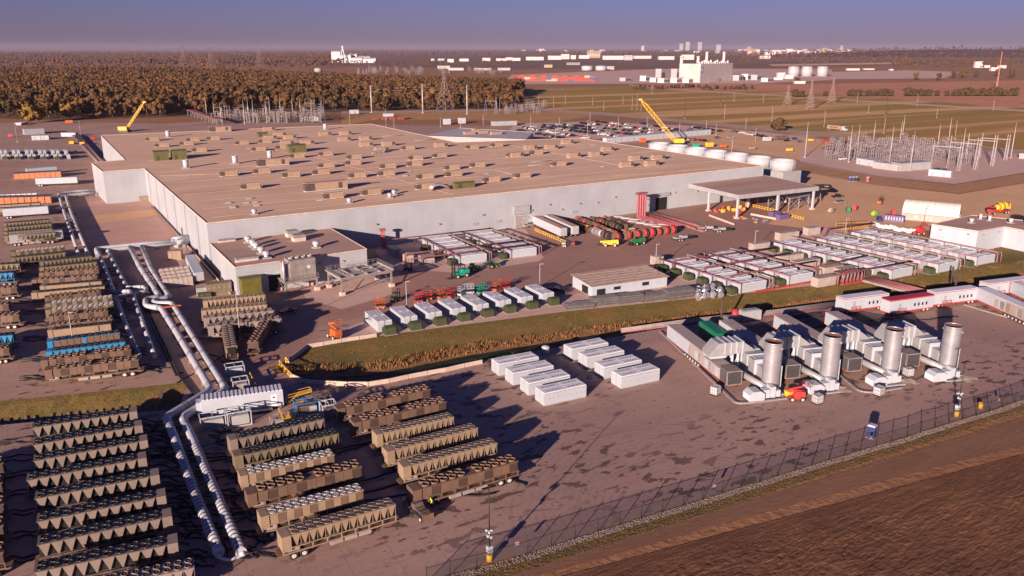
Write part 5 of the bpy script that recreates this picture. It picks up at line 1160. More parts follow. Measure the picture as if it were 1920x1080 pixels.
hw = thing('culvert_headwall', 'concrete culvert headwall closing the ditch end', 'headwall', G(546,708), ang(G(546,708),G(528,687))); MB().box(0,7,-.6,0,-2.2,.3).build('wall', m_light, hw); MB().cyl((3.5,-.65,-1.4),(3.5,-.55,-1.4),.7,n=16).build('pipe_mouth', m_dark, hw)
c2 = thing('culvert_headwall', 'stone culvert mouth under the fat pipes in the side ditch', 'headwall', G(300,742), R(80)); MB().box(-2,2,-.5,0,-1.8,.2).build('wall', m_rip, c2); MB().cyl((0,-.55,-1.0),(0,-.45,-1.0),.6,n=14).build('pipe_mouth', m_dark, c2)
# ---- white ribbed container and pump cages
A, B = G(380,786), G(532.6,764); wc = thing('white_container', 'long white container with a ribbed roof beside the fat pipe bend', 'container', A, ang(A,B)); L_ = (B-A).length
MB().box(0,L_,0,2.9,.5,3.6).build('box', m_white, wc); rib = MB().box(-.2,.2,-.02,2.92,3.6,3.72).mesh('roof_rib', m_batgrey)
for k in range(int(L_/.72)): link('roof_rib', rib, wc, (.4+k*.72,0,0))
MB().box(L_-2.2,L_-1.1,-.04,0,.6,2.9).build('door', m_batgrey, wc); MB().box(L_-1.9,L_-1.5,-.06,-.03,2.2,2.5).build('notice', m_dark, wc); MB().box(-.9,0,.4,2.5,.6,3.1).build('end_box', m_white, wc); MB().box(L_*.45,L_*.85,-1.2,-.1,.4,.5).build('ramp', m_steel, wc)
MB().box(0,L_,.1,2.8,0,.5).build('chassis', m_deck, wc)
def cage(px, py, d, m, lab, inner=None, rz=R(-6)):
    r = thing('pump_cage', lab, 'pump skid', G(px,py), rz); x, y, z = d; b = MB()
    for sx in (-x/2,x/2):
        for sy in (-y/2,y/2): b.box(sx-.08,sx+.08,sy-.08,sy+.08,0,z)
    for zz in (.1,z):
        for sy in (-y/2,y/2): b.box(-x/2,x/2,sy-.07,sy+.07,zz-.08,zz+.08)
        for sx in (-x/2,x/2): b.box(sx-.07,sx+.07,-y/2,y/2,zz-.08,zz+.08)
    b.box(-.06,.06,-y/2,y/2,z-.06,z+.06); b.build('frame', m, r); MB().box(-x*.4,x*.4,-y*.35,y*.35,.2,z*.7).build('engine_housing', inner or m, r); MB().cyl((-x*.2,0,z*.7),(-x*.2,0,z*.9),.15,n=8).build('exhaust', m_steel, r); MB().box(x*.1,x*.42,-y*.36-.03,-y*.35,.4,z*.6).build('panel', m_offw, r)
for px, py, d, m, l, q in [(441,702,(3.6,2.4,2.2),m_white,'white pump cage at the front of the end on chiller',None),(452,733,(3.0,2.6,2.6),m_white,'white pump cage behind the ribbed white container',m_gsteel),(400,800,(4.2,2.4,2.4),m_white,'left white pump cage before the ribbed container',m_offw),(449,794,(4.0,2.6,2.8),m_white,'right white pump cage before the ribbed container',m_offw),(575,772,(4.2,2.4,2.2),m_blue,'blue framed pump cage right of the ribbed container',m_deck),(617,785,(2.6,2.6,3.2),m_white,'tall grey white pump cage by the brown chillers',m_grey),(524,792,(3,2.4,1.2),m_steel,'low grey skid before the blue pump cage',m_steel),(590,762,(4,2.6,1.9),m_deck,'dark pump cage behind the blue one',m_deck),(604,760,(3,2.6,2.4),m_deck,'dark trailer pump beside the tall pump cage',m_gsteel)]: cage(px, py, d, m, l, q)
def stairs(px, py, lab, rz=0):
    r = thing('yellow_stair', lab, 'stairs', G(px,py), rz)
    for k in range(5): MB().box(k*.45,k*.45+.4,0,1.2,.25*k+.2,.25*k+.27).build('step', m_yellow, r)
    b = MB(); rails(b, [(0,0),(2.4,0),(5.2,0)], 1.1, .9); rails(b, [(2.4,1.2),(5.2,1.2),(5.2,0)], 1.1, .9); b.build('railing', m_yellow, r); MB().box(2.3,5.2,0,1.2,1.3,1.4).build('platform', m_yellow, r)
stairs(538,760,'yellow access platform at the right end of the ribbed container', R(8)); stairs(524,783,'small yellow stair at the front of the ribbed container', R(-95))
o = MB().box(-1.6,1.6,-.35,.35,.1,.55).box(-1.3,1.3,-.2,.2,.55,.7).build('yellow_lump', m_yellow); o.location = G(581,755); tag(o, 'yellow lump on the roadway by the platform', 'barrier')  # two stacked boxes in plain safety yellow
# ---- people: one continuous body each
def person(px, py, rz, vest, trous, lab, hat, bend=0, s=1.0):
    J = dict(pel=(0,0,.95), spine=(0,.05*bend,1.15), chest=(0,.18*bend,1.38), neck=(0,.26*bend,1.50), head=(0,.32*bend,1.66), top=(0,.34*bend,1.76),
      sl=(-.19,.2*bend,1.42), el=(-.27,.10+.2*bend,1.15), hl=(-.22,.32+.2*bend,1.02), fl=(-.20,.40+.2*bend,.99), sr=(.19,.2*bend,1.42), er=(.28,.05+.2*bend,1.14), hr=(.24,.25+.2*bend,.98), fr_=(.23,.33+.2*bend,.95),
      pl=(-.10,0,.92), kl=(-.12,.04,.5), al=(-.13,-.04,.08), tl=(-.14,.14,.04), pr=(.10,0,.92), kr=(.13,.10,.5), ar=(.14,.04,.08), tr=(.15,.22,.04))
    E_ = [('pel','spine'),('spine','chest'),('chest','neck'),('neck','head'),('head','top'),('chest','sl'),('sl','el'),('el','hl'),('hl','fl'),('chest','sr'),('sr','er'),('er','hr'),('hr','fr_'),('pel','pl'),('pl','kl'),('kl','al'),('al','tl'),('pel','pr'),('pr','kr'),('kr','ar'),('ar','tr')]
    rad = dict(pel=.15,spine=.15,chest=.17,neck=.065,head=.10,top=.07,sl=.075,el=.055,hl=.045,fl=.035,sr=.075,er=.055,hr=.045,fr_=.035,pl=.10,kl=.075,al=.055,tl=.05,pr=.10,kr=.075,ar=.055,tr=.05)
    ks = list(J); me = bpy.data.meshes.new('body'); me.from_pydata([J[k] for k in ks], [(ks.index(a), ks.index(b)) for a, b in E_], []); o = bpy.data.objects.new('body_tmp', me); COL.objects.link(o)
    o.modifiers.new('skin','SKIN'); o.modifiers.new('sub','SUBSURF').levels = 1
    for i, k in enumerate(ks): sv = me.skin_vertices[0].data[i]; sv.radius = (rad[k], rad[k]*.85); sv.use_root = (k == 'pel')
    dg = bpy.context.evaluated_depsgraph_get(); m2 = bpy.data.meshes.new_from_object(o.evaluated_get(dg)); bpy.data.objects.remove(o)
    m2.materials.clear(); skin = M('skin',(.40,.24,.17),.6); boot = m_blackp
    for m in (vest, trous, skin, boot): m2.materials.append(m)
    for p in m2.polygons: z = p.center.z; x = abs(p.center.x); p.material_index = 3 if z < .14 else 1 if z < .98 and x < .2 else 2 if (z > 1.52 or (z < 1.06 and x > .17 and z > .9)) else 0
    r = link('person', m2, None, G(px,py), rz); r.scale = (s,)*3; tag(r, lab, 'person'); MB().dome((0,.33*bend,1.68),.125,.13,10,3).build('hard_hat', hat, r)
m_hiv = M('hi_vis_yellow',(.55,.62,.04),.7,0,.1,3); m_hio = M('hi_vis_orange',(.80,.16,.03),.7,0,.1,3); m_hig = M('hi_vis_green',(.30,.52,.16),.7,0,.1,3); m_jean = M('dark_denim',(.03,.035,.055),.8,0,.2,3)
person(757.5,951,R(-60),m_hig,m_jean,'worker in a green vest standing left of the parked utility cart',m_white,.3); person(766,946,R(-70),m_hio,m_jean,'worker in an orange vest behind the one in green',m_white,.2); person(811,952,R(100),m_hiv,m_jean,'worker in a yellow vest right of the utility cart',m_hiv,.9)
for px, py, l in ((1437+16,703,'worker in an orange vest up behind the right stack'),): pass
# ---- vehicles
def wheels(r, L_, w, rad=.4, xs=(-.32,.32)):
    k = rad/.52
    for fx_ in xs:
        for s in (-1,1): q = link('wheel', wheel_me, r, (fx_*L_, s*(w/2-.15), rad)); q.scale = (k,.7,k)
def pickup(px, py, rz, m, lab, s=1.0):
    r = thing('pickup_truck', lab, 'pickup', G(px,py), rz); L_, w = 5.8, 2.0
    MB().prof([(-2.9,.55),(2.9,.55),(2.9,1.05),(1.35,1.15),(-2.9,1.15)][::-1], -1, 1).build('body', m, r); MB().tapbox((-.9,1.35,-.95,.95),(-.55,.75,-.8,.8),1.15,1.85).build('cab', m, r)
    MB().tapbox((-.93,1.30,-.96,.96),(-.62,.82,-.83,.83),1.22,1.74).build('windows', m_glass, r); MB().box(-2.75,-1.05,-.85,.85,1.1,1.17).build('bed', m_blackp, r); MB().box(2.85,2.95,-.9,.9,.45,.7).build('bumper', m_gsteel, r); wheels(r, L_, w); r.scale = (s,)*3
pickup(1046,548,R(-60),m_blackp,'black pickup parked right of the battery line along the ditch'); pickup(541,587,R(10),m_blackp,'small black car on the roadway before the annex',.8); pickup(1570,371,R(-5),m_blackp,'dark pickup parked beyond the canopy, rear one'); pickup(1575,382,R(-5),m_steel,'grey pickup parked beyond the canopy, front one'); pickup(80,262,R(0),M('maroon',(.2,.02,.03),.4),'maroon and white pickup at the far left yard'); pickup(143,288,R(85),m_blackp,'dark pickup by the far left batteries'); pickup(992,425,R(10),m_gsteel,'grey utility truck at the warehouse door')
r = thing('utility_cart', 'dark utility cart with an open bed between the three workers', 'cart', G(790,968), R(95)); MB().box(-2,2,-.9,.9,.5,1.0).build('bed', m_blackp, r); MB().box(-2.05,-1.95,-.9,.9,.5,1.3).build('tailgate', m_rustd, r); MB().tapbox((.5,2.0,-.85,.85),(.7,1.7,-.7,.7),1.0,1.8).build('cab', m_deck, r); wheels(r,4,1.8,.38)
for k in range(4): MB().box(-1.6+k*.55,-1.2+k*.55,-.7,.7,1.0,1.25+.1*(k%2)).build('cargo', m_deck, r)
def telehandler(px, py, rz, m, lab):
    r = thing('telehandler', lab, 'telehandler', G(px,py), rz); MB().prof([(-2.6,.8),(2.4,.8),(2.4,1.5),(1.2,1.9),(-2.6,1.9)][::-1],-.75,.75).build('chassis', m, r); MB().tapbox((-.6,1.0,-1.05,-.15),(-.4,.7,-.95,-.25),1.3,2.6).build('cab', m_glass, r); MB().box(-.65,.95,-1.06,-.12,2.6,2.7).build('cab_roof', m_blackp, r)
    MB().bar((-2.8,.35,2.2),(3.4,.35,1.75),.45,.5).build('boom', m, r); MB().box(3.3,3.6,-.9,.9,.5,1.6).build('carriage', m_blackp, r); MB().box(3.6,4.8,-.6,-.45,.45,.55).box(3.6,4.8,.45,.6,.45,.55).build('fork', m_blackp, r); MB().box(-2.9,-2.5,-.8,.8,.9,2.1).build('counterweight', m, r); wheels(r,5,2.4,.66)
m_tgreen = M('machine_green',(.02,.20,.05),.5,0,.1,1); m_teal = M('machine_teal',(.02,.33,.24),.5,0,.1,1)
telehandler(1143,462,R(150),m_yellow,'orange yellow telehandler in front of the cable reels'); telehandler(1196,459,R(185),m_tgreen,'green telehandler in front of the red cable reels')
def forklift(px, py, rz, m, lab, s=1.0):
    r = thing('forklift', lab, 'forklift', G(px,py), rz); MB().prof([(-1.9,.5),(1.3,.5),(1.3,1.1),(.2,1.2),(-.4,1.7),(-1.9,1.6)][::-1],-.8,.8).build('body', m, r); b = MB()
    for x in (-.7,.9):
        for y in (-.7,.7): b.bar((x,y,1.1),(x-.1,y,2.7),.09)
    b.box(-.9,.9,-.75,.75,2.65,2.75); b.build('guard', m_blackp, r); b = MB()
    for y in (-.45,.45): b.box(1.4,1.6,y-.1,y+.1,.1,3.6)
    for z in (.8,2,3.4): b.box(1.42,1.58,-.45,.45,z,z+.15)
    b.build('mast', m_blackp, r); MB().box(1.65,3.0,-.5,-.3,.15,.25).box(1.65,3.0,.3,.5,.15,.25).build('fork', m_blackp, r); wheels(r,3.4,1.9,.48); r.scale = (s,)*3
forklift(862,520,R(188),m_teal,'big teal forklift on the asphalt before the battery blocks',1.45); forklift(764,508,R(100),m_blackp,'small dark forklift near the red riser pipes',.8); forklift(1650,383,R(20),m_orange,'orange forklift on the dirt beyond the canopy'); forklift(742,565,R(30),m_tg,'dark green forklift behind the first battery pairs',.9)
def tractor(px, py, rz, lab):
    r = thing('tractor', lab, 'tractor', G(px,py), rz); MB().tapbox((.2,2.2,-.4,.4),(.2,2.1,-.35,.35),.8,1.5).build('bonnet', m_tgreen, r); MB().tapbox((-1.1,.3,-.6,.6),(-.9,.1,-.5,.5),.9,2.3).build('cab', m_glass, r); MB().box(-1.1,.2,-.65,.65,2.3,2.42).build('cab_roof', m_tgreen, r); MB().bar((.4,.6,1.2),(3.0,.6,.7),.15).bar((.4,-.6,1.2),(3.0,-.6,.7),.15).box(2.9,3.3,-.9,.9,.3,.9).build('loader', m_tgreen, r)
    for x, rad in ((-.7,.75),(1.6,.5)):
        for s in (-1,1): q = link('wheel', MB().cyl((0,-.2,0),(0,.2,0),rad,n=14).cyl((0,-.22,0),(0,.22,0),rad*.6,n=10).mesh('wheel',[m_black]), r, (x,s*.75,rad)); link('hub', MB().cyl((0,-.24,0),(0,.24,0),rad*.55,n=10).mesh('hub',[M('hub_yellow',(.6,.5,.25),.5)]), q)
tractor(887,508,R(20),'green tractor with pale wheels, left of two'); tractor(921,503,R(15),'green tractor with pale wheels, right of two')
def boomlift(px, py, rz, m, lab, up=.5, s=1.0):
    r = thing('boom_lift', lab, 'boom lift', G(px,py), rz); MB().box(-1.4,1.4,-.8,.8,.5,.9).build('chassis', m, r); MB().tapbox((-1.6,.6,-.75,.75),(-1.5,.3,-.65,.65),.95,1.9).build('turret', m, r); a = Vector((-1,0,1.9)); b = Vector((1.9,0,1.9+up)); c = Vector((-1.0,0,2.3+up*1.6)); MB().bar(a,b,.3).build('boom', m, r); MB().bar(b,c,.28).build('boom', m, r); k = MB(); rails(k,[(-2.3,-.6),(-1.2,-.6),(-1.2,.6),(-2.3,.6),(-2.3,-.6)],1.1,2.0+up*1.4,1.0); k.build('basket', m, r); wheels(r,3,1.9,.45,(-.33,.33)); r.scale = (s,)*3
boomlift(628,634,R(100),m_orange,'orange boom lift at the north brink of the ditch',.6,1.25); boomlift(1492,750,R(150),m_red,'red boom lift folded between the first two stacks',.3,1.0)
r = thing('yellow_bucket_cart', 'small yellow bin beside the red boom lift', 'bin', G(1479,746)); MB().tapbox((-.5,.5,-.5,.5),(-.7,.7,-.7,.7),.3,1.5).build('tub', m_yellow, r); MB().cyl((-.4,-.5,.2),(-.4,.5,.2),.2).build('axle', m_black, r)
def scissor(px, py, rz, m, lab, h=2.0):
    r = thing('scissor_lift', lab, 'scissor lift', G(px,py), rz); MB().box(-1.2,1.2,-.6,.6,.25,.7).build('base', m, r); b = MB()
    for k in range(3):
        for y in (-.5,.5): b.bar((-1,y,.75+k*.25),(1,y,1.0+k*.25),.08); b.bar((1,y,.75+k*.25),(-1,y,1.0+k*.25),.08)
    b.build('scissor', m_blackp, r); MB().box(-1.25,1.25,-.65,.65,1.5,1.6).build('platform', m, r); b = MB(); rails(b,[(-1.2,-.6),(1.2,-.6),(1.2,.6),(-1.2,.6),(-1.2,-.6)],1.1,1.6,.8,.06); b.build('railing', m, r); wheels(r,2.0,1.3,.28); r.scale = (1.05,)*3
for i, (px, py, m, l) in enumerate([(713,578,m_orange,'orange lift alone behind the first battery pair'),(795,565,m_red,'red scissor lift behind the third battery pair'),(810,561,m_orange,'bright orange scissor lift behind the third battery pair'),(829,560,m_orange,'orange red scissor lift right of the bright orange one'),(847,558,m_red,'small red scissor lift behind the fourth battery pair'),(866,554,m_white,'white scissor lift, left of two'),(880,551,m_white,'white scissor lift, right of two'),(903,551,m_teal,'dark teal lift behind the fifth battery pair'),(932,545,m_orange,'orange scissor lift behind the sixth battery pair'),(948,541,m_red,'red scissor lift at the right end of the lift row'),(786,567,m_red,'dull red lift near the lamp post')]): scissor(px, py, R(random.uniform(-20,40)), m, l)
def flatbed(a, b, lab, cargo=None):
    A, B = G(*a), G(*b); L_ = (B-A).length; r = thing('flatbed_trailer', lab, 'trailer', A, ang(A,B)); MB().box(0,L_,-1.2,1.2,.8,1.0).build('deck', m_blackp, r); MB().box(0,L_,-.4,.4,.5,.8).build('beam', m_deck, r); wheels(r,L_,2.4,.45,(.2,.33))
    for k in range(3): MB().box(.5+k*L_/3.2,.5+k*L_/3.2+L_/4,-1,1,1.0,1.5+.3*(k%2)).build('cargo', (cargo or (m_gsteel,m_offw,m_blackp))[k], r)
flatbed((1050,462),(1078,462),'small trailer with red wheels by the yellow barrier end',(m_white,m_blackp,m_red)); flatbed((1262,453),(1300,448),'black flatbed trailer in the open yard, front one'); flatbed((1305,433),(1355,432),'black flatbed trailer with loads, rear left one'); flatbed((1335,436),(1372,434),'black flatbed trailer with loads, rear right one')
def boxtrailer(a, b, lab, m=None, h=3.9, w=2.6):
    A, B = G(*a), G(*b); L_ = (B-A).length; r = thing('box_trailer', lab, 'trailer', A, ang(A,B)); MB().box(0,L_,0,w,1.1,h).build('box', m or m_white, r); MB().box(0,L_,0,w,h,h+.06).build('roof', m_roof2 if m is None else m, r); MB().box(.3,L_-.3,.8,w-.8,.7,1.1).build('chassis', m_deck, r); MB().box(-.05,0,.1,w-.1,1.2,h-.1).build('door', m_offw, r)
    for x in (1.3,2.5):
        for y in (.3,w-.3): link('wheel', wheel_me, r, (x,y,.5))
    MB().box(L_-3,L_-2.8,.4,.6,0,.9).box(L_-3,L_-2.8,w-.6,w-.4,0,.9).build('landing_leg', m_deck, r)
boxtrailer((1063,447.5),(1006,421),'white box trailer parked at the warehouse wall, left one'); boxtrailer((1085,444),(1030,419),'white box trailer parked at the warehouse wall, right one')
boxtrailer((7,411),(92,405),'white semi trailer among the far left chillers',m_white); boxtrailer((52,331),(108,326),'white trailer behind the row of orange ended coolers',m_white); boxtrailer((68,350),(146,347),'white trailer before the row of orange ended coolers',m_white); boxtrailer((20,463),(120,453),'pale flat topped container among the far left chillers',m_offw)
# concrete mixer
r = thing('mixer_truck', 'red and yellow concrete mixer truck near the white hall', 'mixer truck', G(1872,401), R(172)); MB().box(-4.5,4.5,-1,1,.8,1.1).build('chassis', m_red, r); MB().tapbox((2.6,4.6,-1.1,1.1),(2.7,4.0,-1,1),1.1,2.8).build('cab', m_red, r); MB().box(2.9,4.45,-1.12,1.12,1.9,2.5).build('windows', m_glass, r)
b = MB(); b.cyl((-3.8,0,3.0),(-1.2,0,2.6),.8,1.45,16); b.cyl((-1.2,0,2.6),(.6,0,2.45),1.45,1.35,16); b.cyl((.6,0,2.45),(2.2,0,2.2),1.35,.6,16); b.build('drum', m_yellow, r); MB().prof([(-5,1.6),(-3.6,1.6),(-3.9,3.4),(-4.6,3.4)][::-1],-.5,.5).build('chute', m_yellow, r); wheels(r,9,2.4,.52,(-.36,-.22,.38)); r.scale = (1.2,)*3
for px, py, m, l in ((1590,397,m_tgreen,'small green machine beside a red one on the dirt yard'),(1603,394,m_red,'small red machine beside a green one on the dirt yard'),(1558,399,m_gsteel,'grey bin on the dirt yard beyond the canopy'),(1639,405,M('lime',(.2,.45,.05),.5),'lime green mini machine on the dirt yard'),(1648,415,m_navy,'blue bin left of the purple crate row'),(1674,403,m_red,'red box behind the purple crate row')):
    r = thing('site_machine', l, 'machine', G(px,py), R(random.uniform(0,60))); MB().tapbox((-1.3,1.3,-.8,.8),(-1,.9,-.7,.7),.4,1.7).build('body', m, r); MB().box(-.4,.6,-.6,.6,1.7,2.1).build('hood', m, r); wheels(r,2.6,1.7,.4)
A, B = G(1657,414), G(1694,418); r = thing('purple_crate_row', 'long purple container with white marks by the hoop tent', 'container', A, ang(A,B)); L_ = (B-A).length; MB().box(0,L_,0,2.4,0,2.5).build('body', m_purple, r)
for k in range(7): MB().box(.5+k*L_/7.2,.9+k*L_/7.2,-.04,0,.6,1.9).build('mark', m_white, r)
boomlift(1722,440,R(170),m_red,'red boom lift left of the white hall',.2,1.3)
for k in range(16):
    o = MB().blob((0,0,.5),(1.3,1.0,.7),k,8,5).build('wrapped_bale', m_batgrey); o.location = G(1640+k*5.2+random.uniform(-2,2), 424+k*.9+random.uniform(-2.5,2.5)); tag(o, 'grey wrapped bale in the heap behind the far battery blocks', 'bale', 'wrapped bales behind the blocks')
pal_m = MB()
for k in range(6): pal_m.box(-.6,.6,-.5,.5,k*.24+.1,k*.24+.16); pal_m.box(-.6,.6,-.5,-.4,k*.24,k*.24+.1); pal_m.box(-.6,.6,.4,.5,k*.24,k*.24+.1)
pal_m = pal_m.mesh('pallet_stack', m_wood)
for k in range(22):
    o = link('pallet_stack', pal_m, None, G(1572+(k % 11)*5.2+random.uniform(-1,1), 425+(k//11)*5-(k % 11)*.2), random.uniform(-.2,.2)); o.scale = (1.7,1.7,1.3); tag(o, 'stack of wooden pallets behind the far battery blocks', 'pallets', 'pallet stacks behind the blocks')
# ---- cable reels
def reel(p, th, R_, w, m, mf, lab, grp):
    r = thing('cable_reel', lab, 'cable reel', p, th, grp)
    MB().cyl((-w/2+.08,0,R_),(w/2-.08,0,R_),R_*.94,n=16).build('cable', m, r)
    for s in (-1,1): MB().cyl((s*w/2-.04,0,R_),(s*w/2+.04,0,R_),R_,n=18).build('flange', mf, r)
    MB().cyl((-w/2-.08,0,R_),(w/2+.08,0,R_),R_*.14,n=8).build('hub', m_deck, r)
m_reelred = M('red_cable', (.62,.045,.06), .55, 0, .12, 2); m_rw = M('reel_timber', (.13,.075,.055), .85, 0, .25, 1.5); m_rblk = M('reel_black', (.03,.026,.026), .7, 0, .3, 2); m_rgr = M('reel_grey', (.24,.21,.23), .7, 0, .2, 2)
def reel_row(a, b, n, R_, w, cols, lab, grp):
    A, B = G(*a), G(*b)
    for k in range(n): q = A.lerp(B, k/max(1,n-1)); c, f, nm = cols[k % len(cols)]; reel(q, ang(A,B) + random.uniform(-.12,.12), R_*random.uniform(.9,1.05), w, c, f, lab % (ORD[k], nm), grp)
BK = (m_rblk,m_rblk,'black'); BR = (m_rw,m_rblk,'brown'); RD = (m_reelred,m_rw,'red'); YL = (m_yellow,m_rw,'yellow'); GY = (m_rgr,m_rgr,'grey'); WH = (m_white,m_rgr,'white'); DR = (m_dbrown,m_rw,'dark brown')
reel_row((1066,423),(1141,449),13,1.35,1.3,[BK,BK,BK,BK,DR,DR,YL,BR,GY,GY,WH,BR,BR],'%s reel from the wall in the left row, %s','cable reels, left row')
reel_row((1084,417),(1150,445),10,1.35,1.3,[RD,DR,RD,DR,DR,RD,DR,RD,GY,RD],'%s reel from the wall in the second row, %s','cable reels, second row')
reel_row((1110,416),(1160,432),9,1.25,1.2,[DR,BR,DR,RD,BR,BR,DR,BR,BR],'%s reel from the wall in the third row, %s','cable reels, third row')
reel_row((1135,413),(1172,429),7,1.0,1.0,[RD,DR,BR,BR,DR,BR,DR],'%s reel from the wall in the fourth row, %s','cable reels, fourth row')
reel_row((1155,452),(1176,449),2,1.75,1.5,[RD],'%s reel of the big pair behind the yellow telehandler, %s','big red cable reels')
reel_row((1193,448),(1259,439),6,1.75,1.7,[RD],'%s big reel from the left in the front row behind the green telehandler, %s','big red cable reels')
crate_pile(18, [(1170,436),(1178,434),(1186,437)], [m_wood,m_rw,m_tan2], 'timber_crate', 'timber offcut crate heaped between the reel rows', 'crate', 'crates between the reels', (1.3,.9,.7))
for k in range(12): o = MB().box(-2.5,2.5,-1,1,0,.35+.1*(k%3)).box(-2.3,2.3,-.8,.8,.35+.1*(k%3),.5+.1*(k%3)).build('flat_bundle', m_gsteel); o.location = G(1162+(k%6)*15+(k//6)*28, 413+(k%6)*3+(k//6)*9-6); o.rotation_euler[2] = R(-50); tag(o, 'flat grey bundle lying on the ground right of the reels', 'bundle', 'flat bundles beside the reels')
# ---- steel bundles before the shed
def beams(a, b, h, w, lab, n=7):
    A, B = G(*a), G(*b); L_ = (B-A).length; r = thing('steel_bundle', lab, 'steel bundle', A, ang(A,B)); nz = max(2,int(h/.32)); pm = [MB().box(0,L_*(.97+.03*k),-.11,.11,0,.27).mesh('beam', (M('bundle_steel',(.19,.18,.19),.5,.3,.2,.8),M('bundle_dull',(.12,.11,.115),.6,.2,.2,.8))[k % 2]) for k in range(2)]
    for z in range(nz):
        for k in range(n):
            if random.random() < .93: link('beam', pm[(k+z) % 2], r, (random.uniform(-.25,.25), .15+k*w/n, .12+z*.33))
    for x in (.2,.5,.8): MB().box(L_*x-.08,L_*x+.08,-.02,w,0,.12).build('bearer', m_wood, r)
beams((1065,583),(1116,578),1.4,3.4,'loose steel bundle at the left end of the row'); beams((1113,577),(1164,571),2.4,3,'steel bundle row, second from the left'); beams((1162,573),(1209,567),2.4,3,'steel bundle row, middle one'); beams((1212,568),(1256,562),2.2,3,'steel bundle row, second from the right'); beams((1253,565),(1303,558),2.8,3.4,'steel bundle row, tallest at the right end'); beams((1234,520),(1262,524),1.2,3,'grey channel bundle behind the striped shed')
for k in range(11):
    o = MB().blob((0,0,.9),(1.1,1.1,1.1),k+40,8,5).build('foil_bale', M('foil_wrap',(.55,.53,.58),.25,.7,.2,3)); o.location = G(1310+(k%4)*13+random.uniform(-3,3), 562-(k//4)*7-(k%4)*1.6); tag(o, 'shiny foil wrapped bale between the bundles and the battery block', 'bale', 'foil bales by the shed')
# ---- left side modules beside the annex
for k in range(24):
    i, j = k % 6, k//6; o = MB().box(-.7,.7,-.65,.65,.1,2.5+(.3 if (k*7)%3 else 0)).box(-.75,.75,-.7,.7,0,.1).box(-.55,.55,-.5,.5,2.5,2.95).build('coil_module_crate', M('module_grey',(.36,.30,.28),.6,0,.15,1)); o.location = G(304+i*9.2+j*2.5, 522+j*6.5-i*1.2); o.rotation_euler[2] = R(-4); tag(o, 'grey boxed module standing in the block beside the annex', 'module', 'grey modules beside the annex')
boxtrailer((384,532),(366,497),'white container standing end on beside the annex',m_white,3.4)
cab(389,556,6.5,3,3.2,'olive tan cabinet with ribbed lid near the annex corner',R(-5),m_olv); cab(370,556,3,2,2.2,'small pale pump house left of the olive cabinet',R(-5),m_offw); cab(424,540,4,2,1.6,'low dark green box at the annex corner',R(-5),m_tg); cab(372,560,3.4,1.6,1.2,'low green box beside the sand chillers',R(-5),m_tg); cab(316,488,4,3,2.8,'tan box on the ground before the header pipes',R(-20),m_tan2); cab(262,378,7,2.2,2.0,'tan skip against the warehouse bump out',R(-4),m_tan2)
for i, (px, py) in enumerate(((402,488),(411,499))): r = thing('yellow_valve', 'yellow valve assembly against the annex side wall, %s one' % ('rear','front')[i], 'valve', G(px,py)); MB().blob((0,0,1.3),(1.1,.8,1.0),i,8,5).build('body', M('dull_yellow',(.5,.34,.1),.6), r); MB().cyl((0,0,0),(0,0,1),.3).build('leg', m_gsteel, r)
for i, (a, b) in enumerate((((285,388),(432,553)),((292,386),(440,553)))):
    A, B = G(*a), G(*b); o = MB().tube([A+Vector((0,0,.4)),B+Vector((0,0,.4))],.25,8).build('wall_pipe', m_dbrown if i else m_gsteel); tag(o, ('outer','inner')[i] + ' dark pipe laid along the foot of the warehouse side wall', 'pipe')
for i, (a, b) in enumerate((((268,560),(335,705)),((262,562),(330,706)),((335,705),(372,755)))):
    A, B = G(*a), G(*b); o = MB().tube([A+Vector((0,0,.25)),B+Vector((0,0,.25))],.2,8).build('dark_pipe', m_black); tag(o, ('right','left','near')[i] + ' thin dark pipe running beside the fat white pipes', 'pipe')
# ---- far left rows: batteries, coolers with orange ends
for c in range(11):
    x = 6+c*8.6+(c//2)*7.2
    for k in range(2):
        p = G(x+k*-4.6, 297-k*8); bat.put(p, R(93), '%s white battery of the %s column from the left in the far left yard' % (('near','far')[k], ORD[c]), 'batteries in the far left yard')
    if c % 2: trf.put(G(x-4, 299.5), 0, '%s transformer at the foot of the far left batteries' % ORD[c//2], 'transformers in the far left yard')
def make_cooler():
    r = thing('cooler_box', 'cooler', 'cooler'); MB().box(-1.15,1.15,0,6.5,.2,3.0).build('body', M('orange_end',(.50,.20,.10),.6,0,.15,1), r); MB().box(-1.2,1.2,0,6.5,3.0,3.1).build('roof', M('slate_roof',(.12,.11,.15),.6), r); MB().box(-1,1,-.05,0,.4,2.8).build('end_panel', M('orange_end',(.5,.2,.1),.6), r); MB().box(-1.1,1.1,.1,6.4,0,.2).build('skid', m_deck, r); return Proto(r)
ck = make_cooler()
for i in range(9): ck.put(G(32+i*9.8, 337-i*.55), R(-4), '%s orange ended cooler from the left in the rear row at the far left' % ORD[i], 'orange ended coolers, rear row')
for i in range(8): ck.put(G(3+i*12.6, 384-i*.35), R(-4), '%s orange ended cooler from the left in the front row at the far left' % ORD[i], 'orange ended coolers, front row'); 
for i in range(7): o = MB().box(-1.2,1.2,-.8,.8,0,1.2).box(-.9,.9,-.6,.6,1.2,1.7).build('white_pump_unit', m_batgrey); o.location = G(5+i*10, 372-i*.5); tag(o, 'pale pump unit behind the orange ended coolers', 'pump', 'pale pump units at the far left')
longbox('hip_roof_shed', (46,253),(84,251),9,4,m_offw,'pale shed with a low roof at the far left','shed',m_white); longbox('white_office', (60,263),(92,262),6,3,m_white,'white office box before the pale shed at the far left','office'); longbox('white_office', (115,256),(142,256),4,2.6,m_white,'flat white store behind the far left yard','office')
